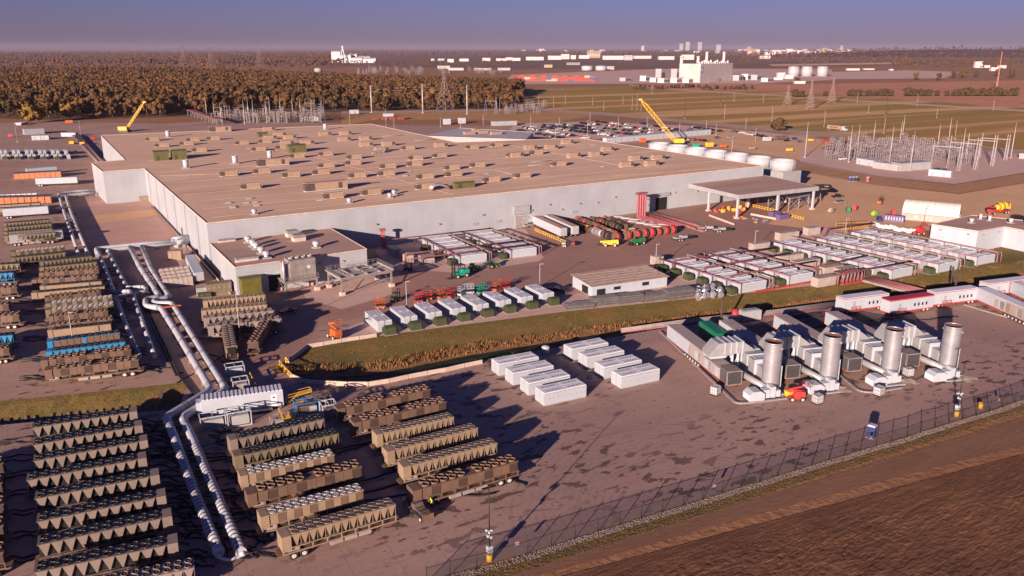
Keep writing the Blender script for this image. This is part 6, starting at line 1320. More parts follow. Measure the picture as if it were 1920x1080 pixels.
for i in range(5):
    A, B = G(136+i*3.6,256), G(186+i*2.6-4,306); o = MB().tube([A+Vector((0,0,1)),B+Vector((0,0,1))],.35,8).bar(A,A+Vector((0,0,1)),.3).bar(B,B+Vector((0,0,1)),.3).build('yard_pipe', (m_steel,m_pinkred,m_dbrown,m_steel,m_pinkred)[i]); tag(o, '%s pipe from the left in the pipe way behind the warehouse bump out' % ORD[i], 'pipe')
# ================================================================ beyond the plant: meadows, roads, lots, substations, woods, town
def far(name, pts, m, z, label): return poly_obj(name, PX(pts), m, label=label, z=z)
far('meadow', [(975,190),(1000,166),(1250,160),(1440,163),(1700,178),(1950,183),(2300,186),(2300,330),(1930,300),(1560,262),(1300,232),(1120,212),(985,203)], m_field_far, -.020, 'green and straw coloured meadow right of the wood')
far('heath', [(1440,170),(1600,180),(1950,205),(2300,215),(2300,150),(1950,150),(1500,158),(1330,156),(1180,160),(1230,168)], m_heath, -.008, 'russet heath beyond the meadow')
far('levee', [(1180,160),(1250,168),(1500,183),(1700,196),(2300,232),(2300,228),(1700,193.5),(1500,181),(1250,166),(1180,158.5)], m_light, .03, 'pale levee road across the meadow')
far('highway', [(985,203),(1120,210),(1300,226),(1560,250),(1930,282),(2300,312),(2300,323),(1930,291),(1560,257.5),(1300,232),(1120,215),(985,207)], m_road, .03, 'grey highway passing behind the plant')
far('back_road', [(640,213),(960,208),(985,206),(985,203),(960,204),(640,209)], m_road, .03, 'pale road at the edge of the wood')
far('back_grass', [(640,236),(700,225),(900,224),(1000,236),(1130,214),(985,207),(730,210),(640,214)], soil('ochre_grass', (.40,.21,.085),(.47,.26,.11),(.28,.17,.06),.02,.1,.05), -.012, 'ochre grass between the wood and the warehouse')
far('car_park', [(940,262),(965,232),(1100,228),(1300,236),(1440,248),(1560,263),(1480,282),(1300,262),(1140,258),(1080,264)], m_light, .012, 'dusty car park behind the warehouse')
far('lot_extension', [(1180,262),(1340,240),(1560,268),(1500,300),(1300,270)], m_dirt, .016, 'bare dirt lot beside the car park')
far('substation_yard', [(1500,303),(1500,286),(1640,264),(1930,284),(2200,310),(1930,322),(1790,345),(1650,330)], m_light, .020, 'grey gravel yard of the substation')
far('sub_bank', [(1480,305),(1650,332),(1790,347),(1930,324),(2200,312),(2200,345),(1930,340),(1800,362),(1640,345),(1480,316)], soil('earth_bank',(.40,.21,.11),(.46,.25,.13),(.30,.15,.08),.05,.3,.1), .018, 'brown earth bank before the substation')
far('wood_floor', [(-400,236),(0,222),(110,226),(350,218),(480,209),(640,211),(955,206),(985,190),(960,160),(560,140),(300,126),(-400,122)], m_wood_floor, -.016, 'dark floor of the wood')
far('plain_far', [(-800,118),(300,116),(560,122),(960,130),(1400,128),(1900,118),(2600,118),(2600,92),(-800,92)], soil('plain_soil',(.17,.095,.07),(.22,.12,.085),(.11,.065,.05),.002,.01,.05), .2, 'dark wooded plain towards the horizon')
far('pale_field', [(1555,149),(1560,135),(1700,132),(1800,135),(1770,147)], m_light, .3, 'bare pale field beyond the silver tanks')
far('gold_field', [(1440,121),(1680,117),(1690,120),(1450,124)], m_dirt, .35, 'golden strip of field before the far woods')
far('plant_ground', [(940,158),(1180,157),(1420,157),(1560,150),(1560,130),(1280,128),(960,140)], m_light, .1, 'pale works ground round the power plant')
# ---- trees: trunk, limbs and a crown of leaf clumps
def leafmat(name, cols, rnd=True):
    g = NG(name, .9); oi = g.n.new('ShaderNodeObjectInfo'); k = g.noise(.06, 2, None, .38, .62)
    f = g.math('FRACT', g.math('ADD', oi.outputs['Random'], g.math('MULTIPLY', k, .9))) if rnd else k
    c = g.mix(f, cols[0], cols[1]); c = g.mix(g.noise(.012, 2, None, .5, .62), c, cols[2]); c = g.mix(g.math('MULTIPLY', g.noise(.35, 3, None, .35, .65), .35), c, tuple(v*.6 for v in cols[0]))
    g.col(c); g.b.inputs['Specular IOR Level'].default_value = .1; return g.m
m_leaf = leafmat('autumn_leaf', ((.10,.051,.024),(.155,.08,.032),(.085,.055,.025))); m_leafd = leafmat('dark_leaf', ((.06,.045,.022),(.10,.062,.028),(.07,.04,.022))); m_leafy = leafmat('gold_leaf', ((.20,.12,.03),(.24,.135,.035),(.16,.11,.03))); m_bark = M('bark', (.11,.075,.055), .9, 0, .3, .5); m_woods = leafmat('wood_leaf', ((.10,.05,.023),(.15,.077,.032),(.085,.052,.024)), False); m_fwoods = leafmat('far_wood_leaf', ((.11,.055,.038),(.15,.075,.045),(.07,.042,.032)), False)
def crown_quads(r, n, H, rad, base=.35, lobes=7):
    """leaf-clump faces spread through lobes of a crown"""
    L_ = [(r.normal(0,rad*.42), r.normal(0,rad*.42), H*(base + (1-base)*r.uniform(.15,.9)), rad*r.uniform(.36,.62)) for _ in range(lobes)]
    V = []
    for _ in range(n):
        x, y, z, q = L_[r.integers(lobes)]; d = r.normal(0,1,3); d /= np.linalg.norm(d)+1e-9; c = np.array((x,y,z)) + d*q*r.uniform(.72,1.08)*np.array((1,1,.85)); s = rad*r.uniform(.16,.30)
        n_ = d + r.normal(0,.25,3); n_ /= np.linalg.norm(n_)+1e-9; u = np.cross(n_, r.normal(0,1,3)); u /= np.linalg.norm(u)+1e-9; w = np.cross(n_, u)
        V.append([c + u*s + w*s*.2, c + w*s*.9, c - u*s*.9 + w*.1*s, c - w*s])
    return np.array(V)
def crown_cores(r, H, rad, base, lobes, nn=7, kk=4):
    """rounded uneven lobes inside the leaf clumps"""
    V = []
    for _ in range(lobes):
        c = np.array((r.normal(0,rad*.40), r.normal(0,rad*.40), H*(base + (1-base)*r.uniform(.12,.85)))); q = rad*r.uniform(.34,.56); g = np.zeros((kk+1,nn,3))
        for i in range(kk+1):
            t = math.pi*i/kk - math.pi/2
            for j in range(nn): a = 2*math.pi*j/nn; z = r.uniform(.78,1.15); g[i,j] = c + q*z*np.array((math.cos(t)*math.cos(a), math.cos(t)*math.sin(a), .85*math.sin(t)))
        for i in range(kk):
            for j in range(nn): V.append([g[i,j],g[i,(j+1) % nn],g[i+1,(j+1) % nn],g[i+1,j]])
    return np.array(V)
def quads_mesh(name, V, m):
    me = bpy.data.meshes.new(name); n = len(V); v = V.reshape(-1,3); me.vertices.add(len(v)); me.vertices.foreach_set('co', v.astype(np.float32).ravel()); me.loops.add(4*n); me.loops.foreach_set('vertex_index', np.arange(4*n)); me.polygons.add(n); me.polygons.foreach_set('loop_start', np.arange(0,4*n,4)); me.update(calc_edges=True); me.validate(); me.materials.append(m); return me
TP = []
for k, (m, H, rad) in enumerate(((m_leaf,20,6.0),(m_leaf,22,5.2),(m_leaf,18,6.5),(m_leafd,19,5.5),(m_leafy,15,6.8),(m_leaf,16,4.6),(m_leafd,9,4.6))):
    r = thing('tree', 'tree', 'tree'); rr = np.random.default_rng(k+3); b = MB(); b.cyl((0,0,-.2),(0,0,H*.5),H*.018+.1,H*.011,7)
    for q in range(6): a = q*1.05+k; b.cyl((0,0,H*(.28+.06*q)),(math.cos(a)*rad*.55,math.sin(a)*rad*.55,H*(.55+.06*q)),.14,.05,5)
    b.build('trunk', m_bark, r); link('crown', quads_mesh('crown', np.concatenate([crown_cores(rr, H, rad, .10 if k != 6 else .03, 10), crown_quads(rr, 300, H, rad, .08 if k != 6 else .03, 12)]), m), r); TP.append(Proto(r))
kind = {0:'broad russet',1:'tall russet',2:'wide brown',3:'dark evergreen',4:'golden',5:'slim brown',6:'low dark'}
def edge_at(x): return float(np.interp(x, [-30,0,110,350,480,640,955,985], [224,221,225,217,208,209,205,192]))
NT = 0
rows = 5
for j in range(rows):
    for i in range(46):
        x = -20 + i*22.5 + (j % 2)*11 + random.uniform(-7,7)
        if x > 978: continue
        y = edge_at(x) - j*4.2 - random.uniform(0,3); k = random.choices([0,1,2,3,4,5],[5,5,4,1.5,.4,3])[0]; s = random.uniform(.62,1.2)*(.85 if x > 560 else 1.0)
        TP[k].put(G(x,y), random.uniform(0,6.3), '%s tree at the near edge of the wood' % kind[k] if j < 2 else '%s tree standing inside the wood' % kind[k], 'trees of the wood', (s,s,s*random.uniform(.9,1.15))); NT += 1
TP[4].put(G(58,231), 1, 'golden tree standing before the wood at the far left', 'trees before the wood', 1.05); TP[4].put(G(72,229), 2, 'second golden tree right of the first before the wood', 'trees before the wood', .9)
# the mass of the wood behind its edge
protoV = [np.concatenate([crown_cores(np.random.default_rng(40+k), 20, 6.8, .45, 4, 6, 3), crown_quads(np.random.default_rng(20+k), 36, 20, 6.5, .45, 4)]) for k in range(8)]
protoF = [crown_cores(np.random.default_rng(60+k), 20, 7.5, .3, 3, 6, 3) for k in range(8)]
def mass(name, lab, m, gen, n, scale=1.0, PV=None):
    out = []
    for _ in range(n):
        p = gen()
        if p is None: continue
        V = (PV or protoF)[rng.integers(8)]; a = rng.uniform(0,6.3); c, s_ = math.cos(a), math.sin(a); k = scale*rng.uniform(.65,1.25); M3 = np.array(((c,-s_,0),(s_,c,0),(0,0,1)))
        out.append((V @ M3.T)*k + np.array((p.x,p.y,p.z)))
    stuff(link(name, quads_mesh(name, np.concatenate(out), m)), lab)
def wood_pt():
    x = random.uniform(-60,975); t = edge_at(x) - 20; top = float(np.interp(x,[-60,300,420,560,700,975],[136,137,141,150,160,172])); d0 = 1/(t-90); d1 = 1/(top-90); d = random.uniform(d0,d1); return G(x, 90+1/d)
mass('wood', 'wide russet autumn wood left of the meadow', m_woods, wood_pt, 4600, .86, protoV)
def band(y0, y1, x0, x1, z=0.0):
    def f():
        d = random.uniform(1/(y1-90), 1/(y0-90)); p = G(random.uniform(x0,x1), 90+1/d); p.z = z; return p
    return f
mass('far_wood', 'dark far woods on the left plain', m_fwoods, band(100,130,-100,640), 3000, 1.3)
mass('far_wood', 'dark far woods behind the industrial belt', m_fwoods, band(98,108,620,1500), 900, 1.7)
mass('far_wood', 'belt of trees between the far works and the wood', m_woods, band(119,126,560,960), 160, .75)
mass('far_wood', 'wooded belt behind the power plant', m_fwoods, band(108,122,1380,1700), 420, .9)
mass('far_wood', 'wooded rise on the right beyond the heath', m_woods, band(112,128,1670,2000), 520, .9)
# wooded ridge on the right skyline
HX, HY = 60, 8
hv = []
for i in range(HX):
    for j in range(HY):
        px = 1250 + i*20; d = 6200 + j*260; base = G(px, 540); dirv = Vector((base.x,base.y,0)).normalized(); kf = (_fh.dot(dirv)); p = dirv*(d/kf); z = 62*max(0,min(1,(px-1330)/420))*math.sin(math.pi*j/(HY-1)) + 6*math.sin(px*.013); hv.append((p.x,p.y,max(-2,z)-1))
me = bpy.data.meshes.new('ridge'); me.from_pydata(hv, [], [(i*HY+j,i*HY+j+1,(i+1)*HY+j+1,(i+1)*HY+j) for i in range(HX-1) for j in range(HY-1)]); me.materials.append(m_fwoods); me.update(); o = link('hills', me); o['kind'] = 'structure'; o['label'] = 'low wooded ridge on the right skyline'
def ridge_pt():
    i = random.randrange(HX-1); j = random.randrange(HY-1); v = hv[i*HY+j]; w = hv[(i+1)*HY+j+1]; t = random.random(); s_ = random.random(); return Vector((v[0]*(1-t)+w[0]*t, v[1]*(1-s_)+w[1]*s_, v[2]*(1-t)+w[2]*t - 6))
mass('ridge_wood', 'dark woods covering the skyline ridge', m_fwoods, ridge_pt, 1000, 1.6)
# scattered trees and hedges on the right
for (x, y, k, s, l) in [(1462,245,6,1.1,'round dark bush beside the highway'),(1718,150,0,.85,'brown tree on the pale field edge, left one'),(1760,151,3,.8,'dark tree pair on the pale field edge'),(1786,146,3,.8,'dark tree right of the pair on the field edge'),(1808,146,0,1.1,'broad brown tree on the field edge'),(1830,145,2,.8,'brown tree beside the broad one'),(1872,143,0,1.1,'russet tree by the striped mast'),(1494,154,6,1.0,'dark bush below the silver tanks'),(1895,146,2,1.0,'brown tree near the right edge beyond the heath')]: TP[k].put(G(x,y), random.uniform(0,6), l, 'trees beyond the meadow', s)
for i, (x, y, k, s) in enumerate([(1490,182,6,1.1),(1503,182,6,.9),(1548,180,6,.7)] + [(1595+q*9+random.uniform(-3,3),180,6,random.uniform(.8,1.2)) for q in range(9)] + [(1700+q*9+random.uniform(-3,3),180,6,random.uniform(.8,1.3)) for q in range(7)] + [(1775+q*0,180,6,.8)] + [(1795+q*9+random.uniform(-3,3),180,6,random.uniform(.9,1.5)) for q in range(13)]): TP[k].put(G(x,y), random.uniform(0,6), 'low dark bush in the hedge between meadow and heath', 'hedge bushes', s)
for i in range(30): TP[6].put(G(1190+i*7.5+random.uniform(-3,3), 166+random.uniform(-3,3)), random.uniform(0,6), 'low russet scrub bush before the power plant', 'scrub before the power plant', random.uniform(.4,.75))
for i in range(7): TP[6].put(G(597+i*7, 149-abs(i-3)*.2), i, 'dark bush in the clearing behind the wood', 'bushes in the clearing', .9)
# ---- poles, masts, pylons
m_mast = M('pale_mast', (.46,.42,.43), .5, .2, .1, 1); m_wpole = M('weathered_pole', (.30,.23,.20), .85, 0, .2, 1)
def mast(px, py, top, lab, m, r0=.32, r1=.10, grp=None, name='mast', arm=0):
    h = hgt(px,py,top); r = thing(name, lab, 'pole', G(px,py), R(20), grp); MB().cyl((0,0,0),(0,0,h),r0,r1,8).build('shaft', m, r); MB().cyl((0,0,0),(0,0,.4),r0*2,n=8).build('base', m_light, r)
    for k in range(arm): MB().box(-1.6,1.6,-.1,.1,h-.8-k*2.6,h-.6-k*2.6).build('cross_arm', m, r)
for l in [(1509,295,229),(1591,304,236),(1607,285,232),(1637,269,226),(1667.5,306,236),(1686,276,226),(1692.5,252,215),(1706,320,246),(1757.5,277,232),(1779,261,220),(1802,300,239),(1895,296,229)]: mast(*l, 'tall pale lightning mast standing in the right hand substation', m_mast, .36, .07, 'lightning masts, right substation')
for l in [(500,230,186),(507,225,182),(527,226,182),(549,216,182),(564,220,185),(585,227,185),(388,220,182),(402,220,189),(415,227,192),(459,232,185),(467,230,185),(476,230,187)]: mast(*l, 'tall pale mast standing in the substation behind the warehouse', m_mast, .4, .10, 'masts, rear substation')
for i, l in enumerate([(697,211,160),(793,212,157),(876,214,159)]): mast(*l, '%s big white power pole from the left before the wood' % ORD[i], m_mast, .75, .4, None, 'power_pole', 3)
for l in [(1447,227,199.5),(1545,237,207),(1607,191,172),(1719,199,177),(1628,211,195),(1756,221,202),(1862,206,187),(1657,250,220),(1185,205,180),(1194,206,176),(1202,207,182),(1168,195,179),(1222,177,157),(1358,221,195),(1376,190,171),(1431,192,174),(1111,196,181),(1038,200,180),(1060,195,177),(1790,261,226),(1132,206,190),(1010,196,178)]: mast(*l, 'weathered utility pole along the meadow and highway', m_wpole, .26, .16, 'utility poles in the meadow', 'utility_pole', 1)
for l in [(1660,216,181),(1284,222,185),(1351,195,171)]: mast(*l, 'dark timber pole standing in the meadow', M('dark_timber',(.06,.045,.04),.9), .35, .22, 'dark poles in the meadow', 'utility_pole', 1)
for l in [(1101,260,225),(1159,250,220),(1049,239,220),(1106,227,211),(1213,239,219),(1224,256,240),(1274,246,225),(1324,245,225),(1342,254,232),(1398,241,221),(1416,265,240),(1372,284,259),(1041,260,240),(995,232,215),(656,232,211),(739,241,224),(724,237,204),(826,239,220),(864,245,226),(906,235,215),(931,208,181),(937,208,182)]: mast(*l, 'slim grey lamp post in the lots behind the warehouse', m_mast, .16, .09, 'lamp posts behind the warehouse', 'lamp_post', 1)
def pylon(px, py, top, w, m, lab):
    h = hgt(px,py,top); r = thing('pylon', lab, 'pylon', G(px,py), R(25)); b = MB(); t = .32
    def at(z): return w*(1 - .82*min(1, z/(h*.72)))/2 if z < h*.72 else w*.09
    zs = [0,.16*h,.30*h,.42*h,.52*h,.61*h,.70*h,.80*h,.90*h,h]
    for z0, z1 in zip(zs, zs[1:]):
        a, c = at(z0), at(z1); P0 = [(-a,-a),(a,-a),(a,a),(-a,a)]; P1 = [(-c,-c),(c,-c),(c,c),(-c,c)]
        for k in range(4): q = (k+1) % 4; b.bar((*P0[k],z0),(*P1[k],z1),t); b.bar((*P0[k],z0),(*P1[q],z1),t*.6); b.bar((*P0[q],z0),(*P1[k],z1),t*.6)
    b.build('lattice', m, r)
    for z in (.74,.84,.94): b = MB(); b.bar((-w*.55,0,z*h),(w*.55,0,z*h),t*.8); b.bar((-w*.55,0,z*h),(0,0,z*h+h*.05),t*.5); b.bar((w*.55,0,z*h),(0,0,z*h+h*.05),t*.5); b.build('cross_arm', m, r)
m_lat = M('lattice_steel', (.26,.19,.18), .6, .2, .2, .3)
for l in [(834,206,128,13,'rusty lattice pylon before the wood behind the warehouse'),(345,128,84,22,'lattice pylon far left over the clearing, left one'),(397,134,87,20,'lattice pylon far left over the clearing, right one'),(487,127,77,20,'tallest lattice pylon on the far skyline'),(1559,193,147,9,'lattice pylon on the meadow below the silver tanks, right one'),(1518,205,150,8,'lattice pylon on the meadow, middle one'),(1476,197,160,8,'lattice pylon on the meadow, left one'),(1327,156,128,7,'lattice pylon before the power plant box')]: pylon(l[0],l[1],l[2],l[3],m_lat,l[4])
pylon(1869,162,97,2.2,M('red_white_mast',(.5,.2,.18),.6),'thin red and white radio mast on the right')
# ---- cranes
def crane(base, tip, lab, w):
    A = G(*base); h = 0
    # tip height: same ground distance as base, boom lies across the view
    hz = hgt(base[0], base[1], tip[1]); B = A + _rt*((tip[0]-base[0])*(A.length**2+CAMH**2)**.5/FPX); d = Vector((B.x-A.x,B.y-A.y,0)); L_ = Vector((d.x,d.y,hz-2.5)).length; el = math.atan2(hz-2.5, d.length); r = thing('crane', lab, 'crane', A, math.atan2(d.y,d.x))
    MB().box(-5,2,-2.6,2.6,1.4,4.2).build('house', m_yellow, r); MB().box(-4,3,-3.4,-2.2,0,1.4).box(-4,3,2.2,3.4,0,1.4).build('track', m_blackp, r)
    T = Matrix.Translation((1,0,2.5)) @ Matrix.Rotation(-el, 4, 'Y'); b = MB(); n = max(8,int(L_/2.6)); P = lambda k, s: T @ Vector((L_*k/n, s[0]*w*(1 if 0 < k < n-1 else .4), s[1]*w*(1 if 0 < k < n-1 else .4)))
    cs = [(-.5,-.5),(.5,-.5),(.5,.5),(-.5,.5)]
    for k in range(n):
        for q in range(4): b.bar(P(k,cs[q]),P(k+1,cs[q]),.24); b.bar(P(k,cs[q]),P(k+1,cs[(q+1) % 4]),.13); b.bar(P(k,cs[q]),P(k,cs[(q+1) % 4]),.12)
    b.build('boom', m_yellow, r); tp = T @ Vector((L_,0,0)); MB().cbox(tp - Vector((0,0,.8)),(2.2,1.2,1.2)).build('boom_head', m_yellow, r); MB().cyl(tp, tp - Vector((0,0,3.5)), .07, n=6).build('hook_line', m_blackp, r); MB().bar((-3,0,4.2), T @ Vector((L_*.55,0,1)), .1).build('stay', m_blackp, r)
crane((1268,271),(1202,186),'yellow lattice crane leaning left behind the warehouse', 2.4); crane((236,247),(271,191),'yellow lattice crane leaning right at the far left', 1.3)
# ---- substations
m_bus = M('bus_steel', (.27,.25,.27), .5, .3, .15, 1); m_ins2 = M('insulator', (.26,.20,.20), .4, 0, .3, 2)
def sub_unit(v):
    r = thing('bus_support', 'grey steel bus support', 'bus support'); h = (5.5,7.5,6.2,4.4)[v]
    for x in (-1.8,0,1.8): MB().box(x-.16,x+.16,-.16,.16,0,h*.6).build('column', m_bus, r); MB().cyl((x,0,h*.6),(x,0,h),.22,.16,6).build('insulator', m_ins2, r)
    MB().box(-2.4,2.4,-.14,.14,h*.58,h*.64).build('beam', m_bus, r)
    if v % 2: MB().bar((-1.8,0,h),(-1.8,3,h+.3),.14).bar((0,0,h),(0,3,h+.3),.14).bar((1.8,0,h),(1.8,3,h+.3),.14).build('switch_blade', m_bus, r)
    MB().cyl((-2.6,0,h+.05),(2.6,0,h+.05),.12,n=6).build('bus_tube', m_bus, r); return Proto(r)
SU = [sub_unit(v) for v in range(4)]
fa_ = R(-8)
for i in range(190):
    u_, v_ = random.random(), random.random(); x = 1545 + u_*270 + v_*20; y = 300 - v_*34 + u_*10
    SU[i % 4].put(G(x,y), fa_ + random.choice((0,math.pi/2)), 'grey bus support among many in the right hand substation', 'bus supports, right substation', random.uniform(.8,1.1))
for i in range(70):
    x = 395 + random.random()*215; SU[i % 4].put(G(x, 231 - random.random()*13), random.choice((0,math.pi/2)), 'grey bus support in the substation behind the warehouse', 'bus supports, rear substation', 1.35)
for i in range(26): SU[i % 4].put(G(940+random.random()*85, 215-random.random()*14), random.choice((0,1.57)), 'grey bus support in the small substation by the meadow', 'bus supports, middle substation', 1.1)
for i in range(40): SU[i % 4].put(G(660+random.random()*300, 141-random.random()*8), random.choice((0,1.57)), 'grey bus support in the far substation beyond the wood', 'bus supports, far substation', 2.2)
def gantry(px, py, top, lab, two=None):
    h = hgt(px,py,top); r = thing('gantry', lab, 'gantry', G(px,py), R(20)); b = MB()
    for s in (-1,1): b.bar((s*h*.12,-.6,0),(0,-.6,h),.26); b.bar((s*h*.12,.6,0),(0,.6,h),.26)
    for t in (.3,.55,.8): b.bar((-h*.16*(1-t),0,h*t),(h*.16*(1-t),0,h*t),.25); b.bar((0,-1,h*t),(0,1,h*t),.25)
    b.build('a_frame', m_bus, r); MB().bar((0,0,h*.8),(0,14,h*.8),.4).build('beam', m_bus, r); b = MB()
    for s in (-1,1): b.bar((s*h*.12,14,0),(0,14,h),.26)
    b.build('far_leg', m_bus, r)
for i, l in enumerate([(1797,320,266),(1828,318,258),(1860,311,253),(1885,300,252)]): gantry(*l, '%s A shaped steel gantry from the left in the right substation' % ORD[i])
for i, l in enumerate([(592,226,186),(604,226,188),(930,214,184)]): gantry(*l, '%s A shaped gantry behind the warehouse counting from the left' % ORD[i])
for (a, b, w, h, m, l) in [((1605,307),(1640,313),3,3.2,m_white,'white trailer with a green mark before the right substation, left one'),((1636,315),(1683,321),4,3.4,m_offw,'tan trailer before the right substation'),((1688,321),(1745,317),7,4,m_offw,'low block control house in the right substation'),((1740,329),(1782,333),3,3.2,m_white,'white trailer with a green mark before the right substation, right one'),((1910,297),(1950,300),3,3,m_offw,'pale container with a red door at the right edge'),((566,227),(598,227),5,4,m_offw,'pale control house in the rear substation')]: longbox('control_house', a, b, w, h, m, l, 'control house')
# orange pipe rack behind roof at left
t = thing('red_conveyor', 'long red topped pipe rack behind the far roof edge', 'pipe rack', G(357,216), ang(G(357,216),G(412,235))); Lr = (G(412,235)-G(357,216)).length; MB().box(0,Lr,-3,3,5,5.6).build('deck', m_pinkred, t)
for k in range(9): MB().box(Lr*k/8-.3,Lr*k/8+.3,-2.6,-2,0,5).box(Lr*k/8-.3,Lr*k/8+.3,2,2.6,0,5).build('trestle', m_bus, t)
# ---- cars in the lots, one mesh each
def car_mesh(m, kind):
    b = MB(); b.m = 0
    if kind == 0: b.prof([(-2.3,.3),(2.3,.3),(2.3,.75),(1.3,.95),(-2.2,.95)][::-1],-.9,.9); b.tapbox((-1.7,1.1,-.85,.85),(-1.1,.4,-.68,.68),.95,1.45); b.m = 1; b.tapbox((-1.72,1.05,-.86,.86),(-1.2,.48,-.71,.71),1.0,1.38)
    elif kind == 1: b.prof([(-2.4,.4),(2.4,.4),(2.4,1.0),(1.5,1.1),(-2.4,1.1)][::-1],-.95,.95); b.tapbox((-2.3,1.4,-.92,.92),(-2.1,.7,-.75,.75),1.1,1.8); b.m = 1; b.tapbox((-2.34,1.3,-.93,.93),(-2.18,.8,-.79,.79),1.2,1.7)
    else: b.prof([(-2.8,.5),(2.8,.5),(2.8,1.05),(1.5,1.15),(-2.8,1.15)][::-1],-.98,.98); b.tapbox((-.9,1.4,-.92,.92),(-.6,.8,-.78,.78),1.15,1.9); b.m = 1; b.tapbox((-.93,1.3,-.93,.93),(-.66,.86,-.81,.81),1.22,1.8)
    b.m = 2
    for x in (-1.45,1.45):
        for y in (-.85,.85): b.cyl((x,y-.1,.34),(x,y+.1,.34),.34,n=8)
    return b.mesh('parked_car', [m, m_glass, m_black])
cc_ = [('black',(.015,.015,.018),6),('white',(.70,.68,.68),5),('silver',(.36,.36,.38),3),('grey',(.12,.12,.13),3),('red',(.38,.02,.03),1.2),('blue',(.04,.09,.25),.8),('dark',(.03,.03,.04),4)]
CM = {(n, k): car_mesh(M('car_'+n, c, .3, .2, .04, 1, 0, .5), k) for n, c, w in cc_ for k in range(3)}
kn = ('car','sports utility car','pickup')
def put_car(p, rz, where, grp):
    n = random.choices([c[0] for c in cc_],[c[2] for c in cc_])[0]; k = random.choice((0,1,1,2)); o = link('parked_car', CM[(n,k)], None, p, rz + random.choice((0,math.pi)) + random.uniform(-.05,.05)); tag(o, '%s %s parked %s' % (n, kn[k], where), 'car', grp)
lr = [((972,246),(1062,262)),((985,241),(1105,261)),((1000,238),(1160,257)),((1020,236),(1200,255)),((1045,234),(1225,251)),((1085,232),(1270,248)),((1120,230),(1180,235))]
ncar = 0
for a, b in lr:
    A, B = G(*a), G(*b); n = int((B-A).length/3.3); dv2 = ang(A,B)
    for k in range(n):
        if random.random() < .80: put_car(A.lerp(B,k/n) + Vector((random.uniform(-.3,.3),random.uniform(-.8,.8),.02)), dv2 + R(90), 'in the crowded lot behind the warehouse', 'cars in the rear lot'); ncar += 1
for a, b in [((1200,232),(1275,246)),((1275,262),(1330,266)),((1372,247),(1440,259)),((1300,240),(1355,248))]:
    A, B = G(*a), G(*b); n = int((B-A).length/3.6)
    for k in range(n):
        if random.random() < .85: put_car(A.lerp(B,k/n)+Vector((0,0,.02)), ang(A,B)+R(90), 'in a short row on the dirt lot near the crane', 'cars on the dirt lot')
for x, y in [(1345,260),(1370,259),(1475,265),(1500,267),(1490,262),(1625,302),(1655,307),(1675,309),(1690,311),(1755,321),(1770,321),(1580,300)]: put_car(G(x,y), R(-5), 'singly near the right substation', 'cars near the substation')
# trucks and boxes in the dirt lot
for (x, y, d, m, l) in [(1465,262,(10,2.5,2.6),m_deck,'dark container in the dirt lot'),(1550,268,(7,2.6,2.6),M('brick_red',(.3,.05,.04),.6),'brick red container in the dirt lot'),(1568,268,(5,2.5,1.8),m_teal,'teal tarpaulin covered box in the dirt lot'),(1520,265,(3.5,2,1.5),m_yellow,'yellow machine in the dirt lot by the red container'),(1438,265,(6,2.5,3),m_white,'white site box in the dirt lot'),(1330,276,(5,2.5,3),m_yellow,'yellow excavator body behind the cooling cells'),(1305,276,(4,2.5,2.2),m_teal,'green machine behind the cooling cells'),(1356,277,(4,2,2),m_orange,'orange machine behind the cooling cells'),(1410,281,(4,2,2),m_tan2,'tan machine behind the cooling cells'),(1205,268,(4,2.5,3),m_orange,'orange loader at the end of the site offices'),(1480,284,(4,2,1.8),m_yellow,'yellow plant near the left end of the substation'),(728,219,(10,3,3),m_white,'white trailer before the big power pole'),(664,214,(9,3,4),m_white,'white box trailer at the wood edge'),(838,234,(6,4,5),m_white,'left pale box on the ochre grass'),(866,232,(6,4,5),m_white,'right pale box on the ochre grass'),(945,236,(22,6,4),m_offw,'pale shed beside the car park'),(130,231,(6,3,2.5),m_orange,'orange loader at the far left wood edge'),(20,257,(3,2,2),m_pinkp,'pink red bin at the far left'),(175,262,(3,2,2),m_red,'red bin behind the far left pipe way'),(135,270,(3,6,2),m_yellow,'yellow machine left of the pipe way'),(155,272,(3,5,2),m_yellow,'yellow machine right of the pipe way')]:
    r = thing('site_box', l, 'site gear', G(x,y), fa_); MB().box(-d[0]/2,d[0]/2,-d[1]/2,d[1]/2,.4,d[2]).build('body', m, r); MB().box(-d[0]/2+.2,d[0]/2-.2,-d[1]/2+.1,d[1]/2-.1,0,.4).build('base', m_blackp, r); MB().tapbox((-d[0]/2,d[0]/2,-d[1]/2,d[1]/2),(-d[0]/2+.2,d[0]/2-.2,-d[1]/2+.2,d[1]/2-.2),d[2],d[2]+.25).build('top', m, r)
for i in range(12): o = MB().box(-3,3,-1.2,1.2,.2,1.4).box(-2.5,2.5,-1,1,1.4,2.0).build('red_stack', M('stacked_red',(.25,.09,.05),.8)); o.location = G(705+i*5.2,224.5-(i%3)); tag(o, 'rust red stack lying on the ochre grass behind the warehouse', 'stack', 'rust red stacks behind the warehouse')
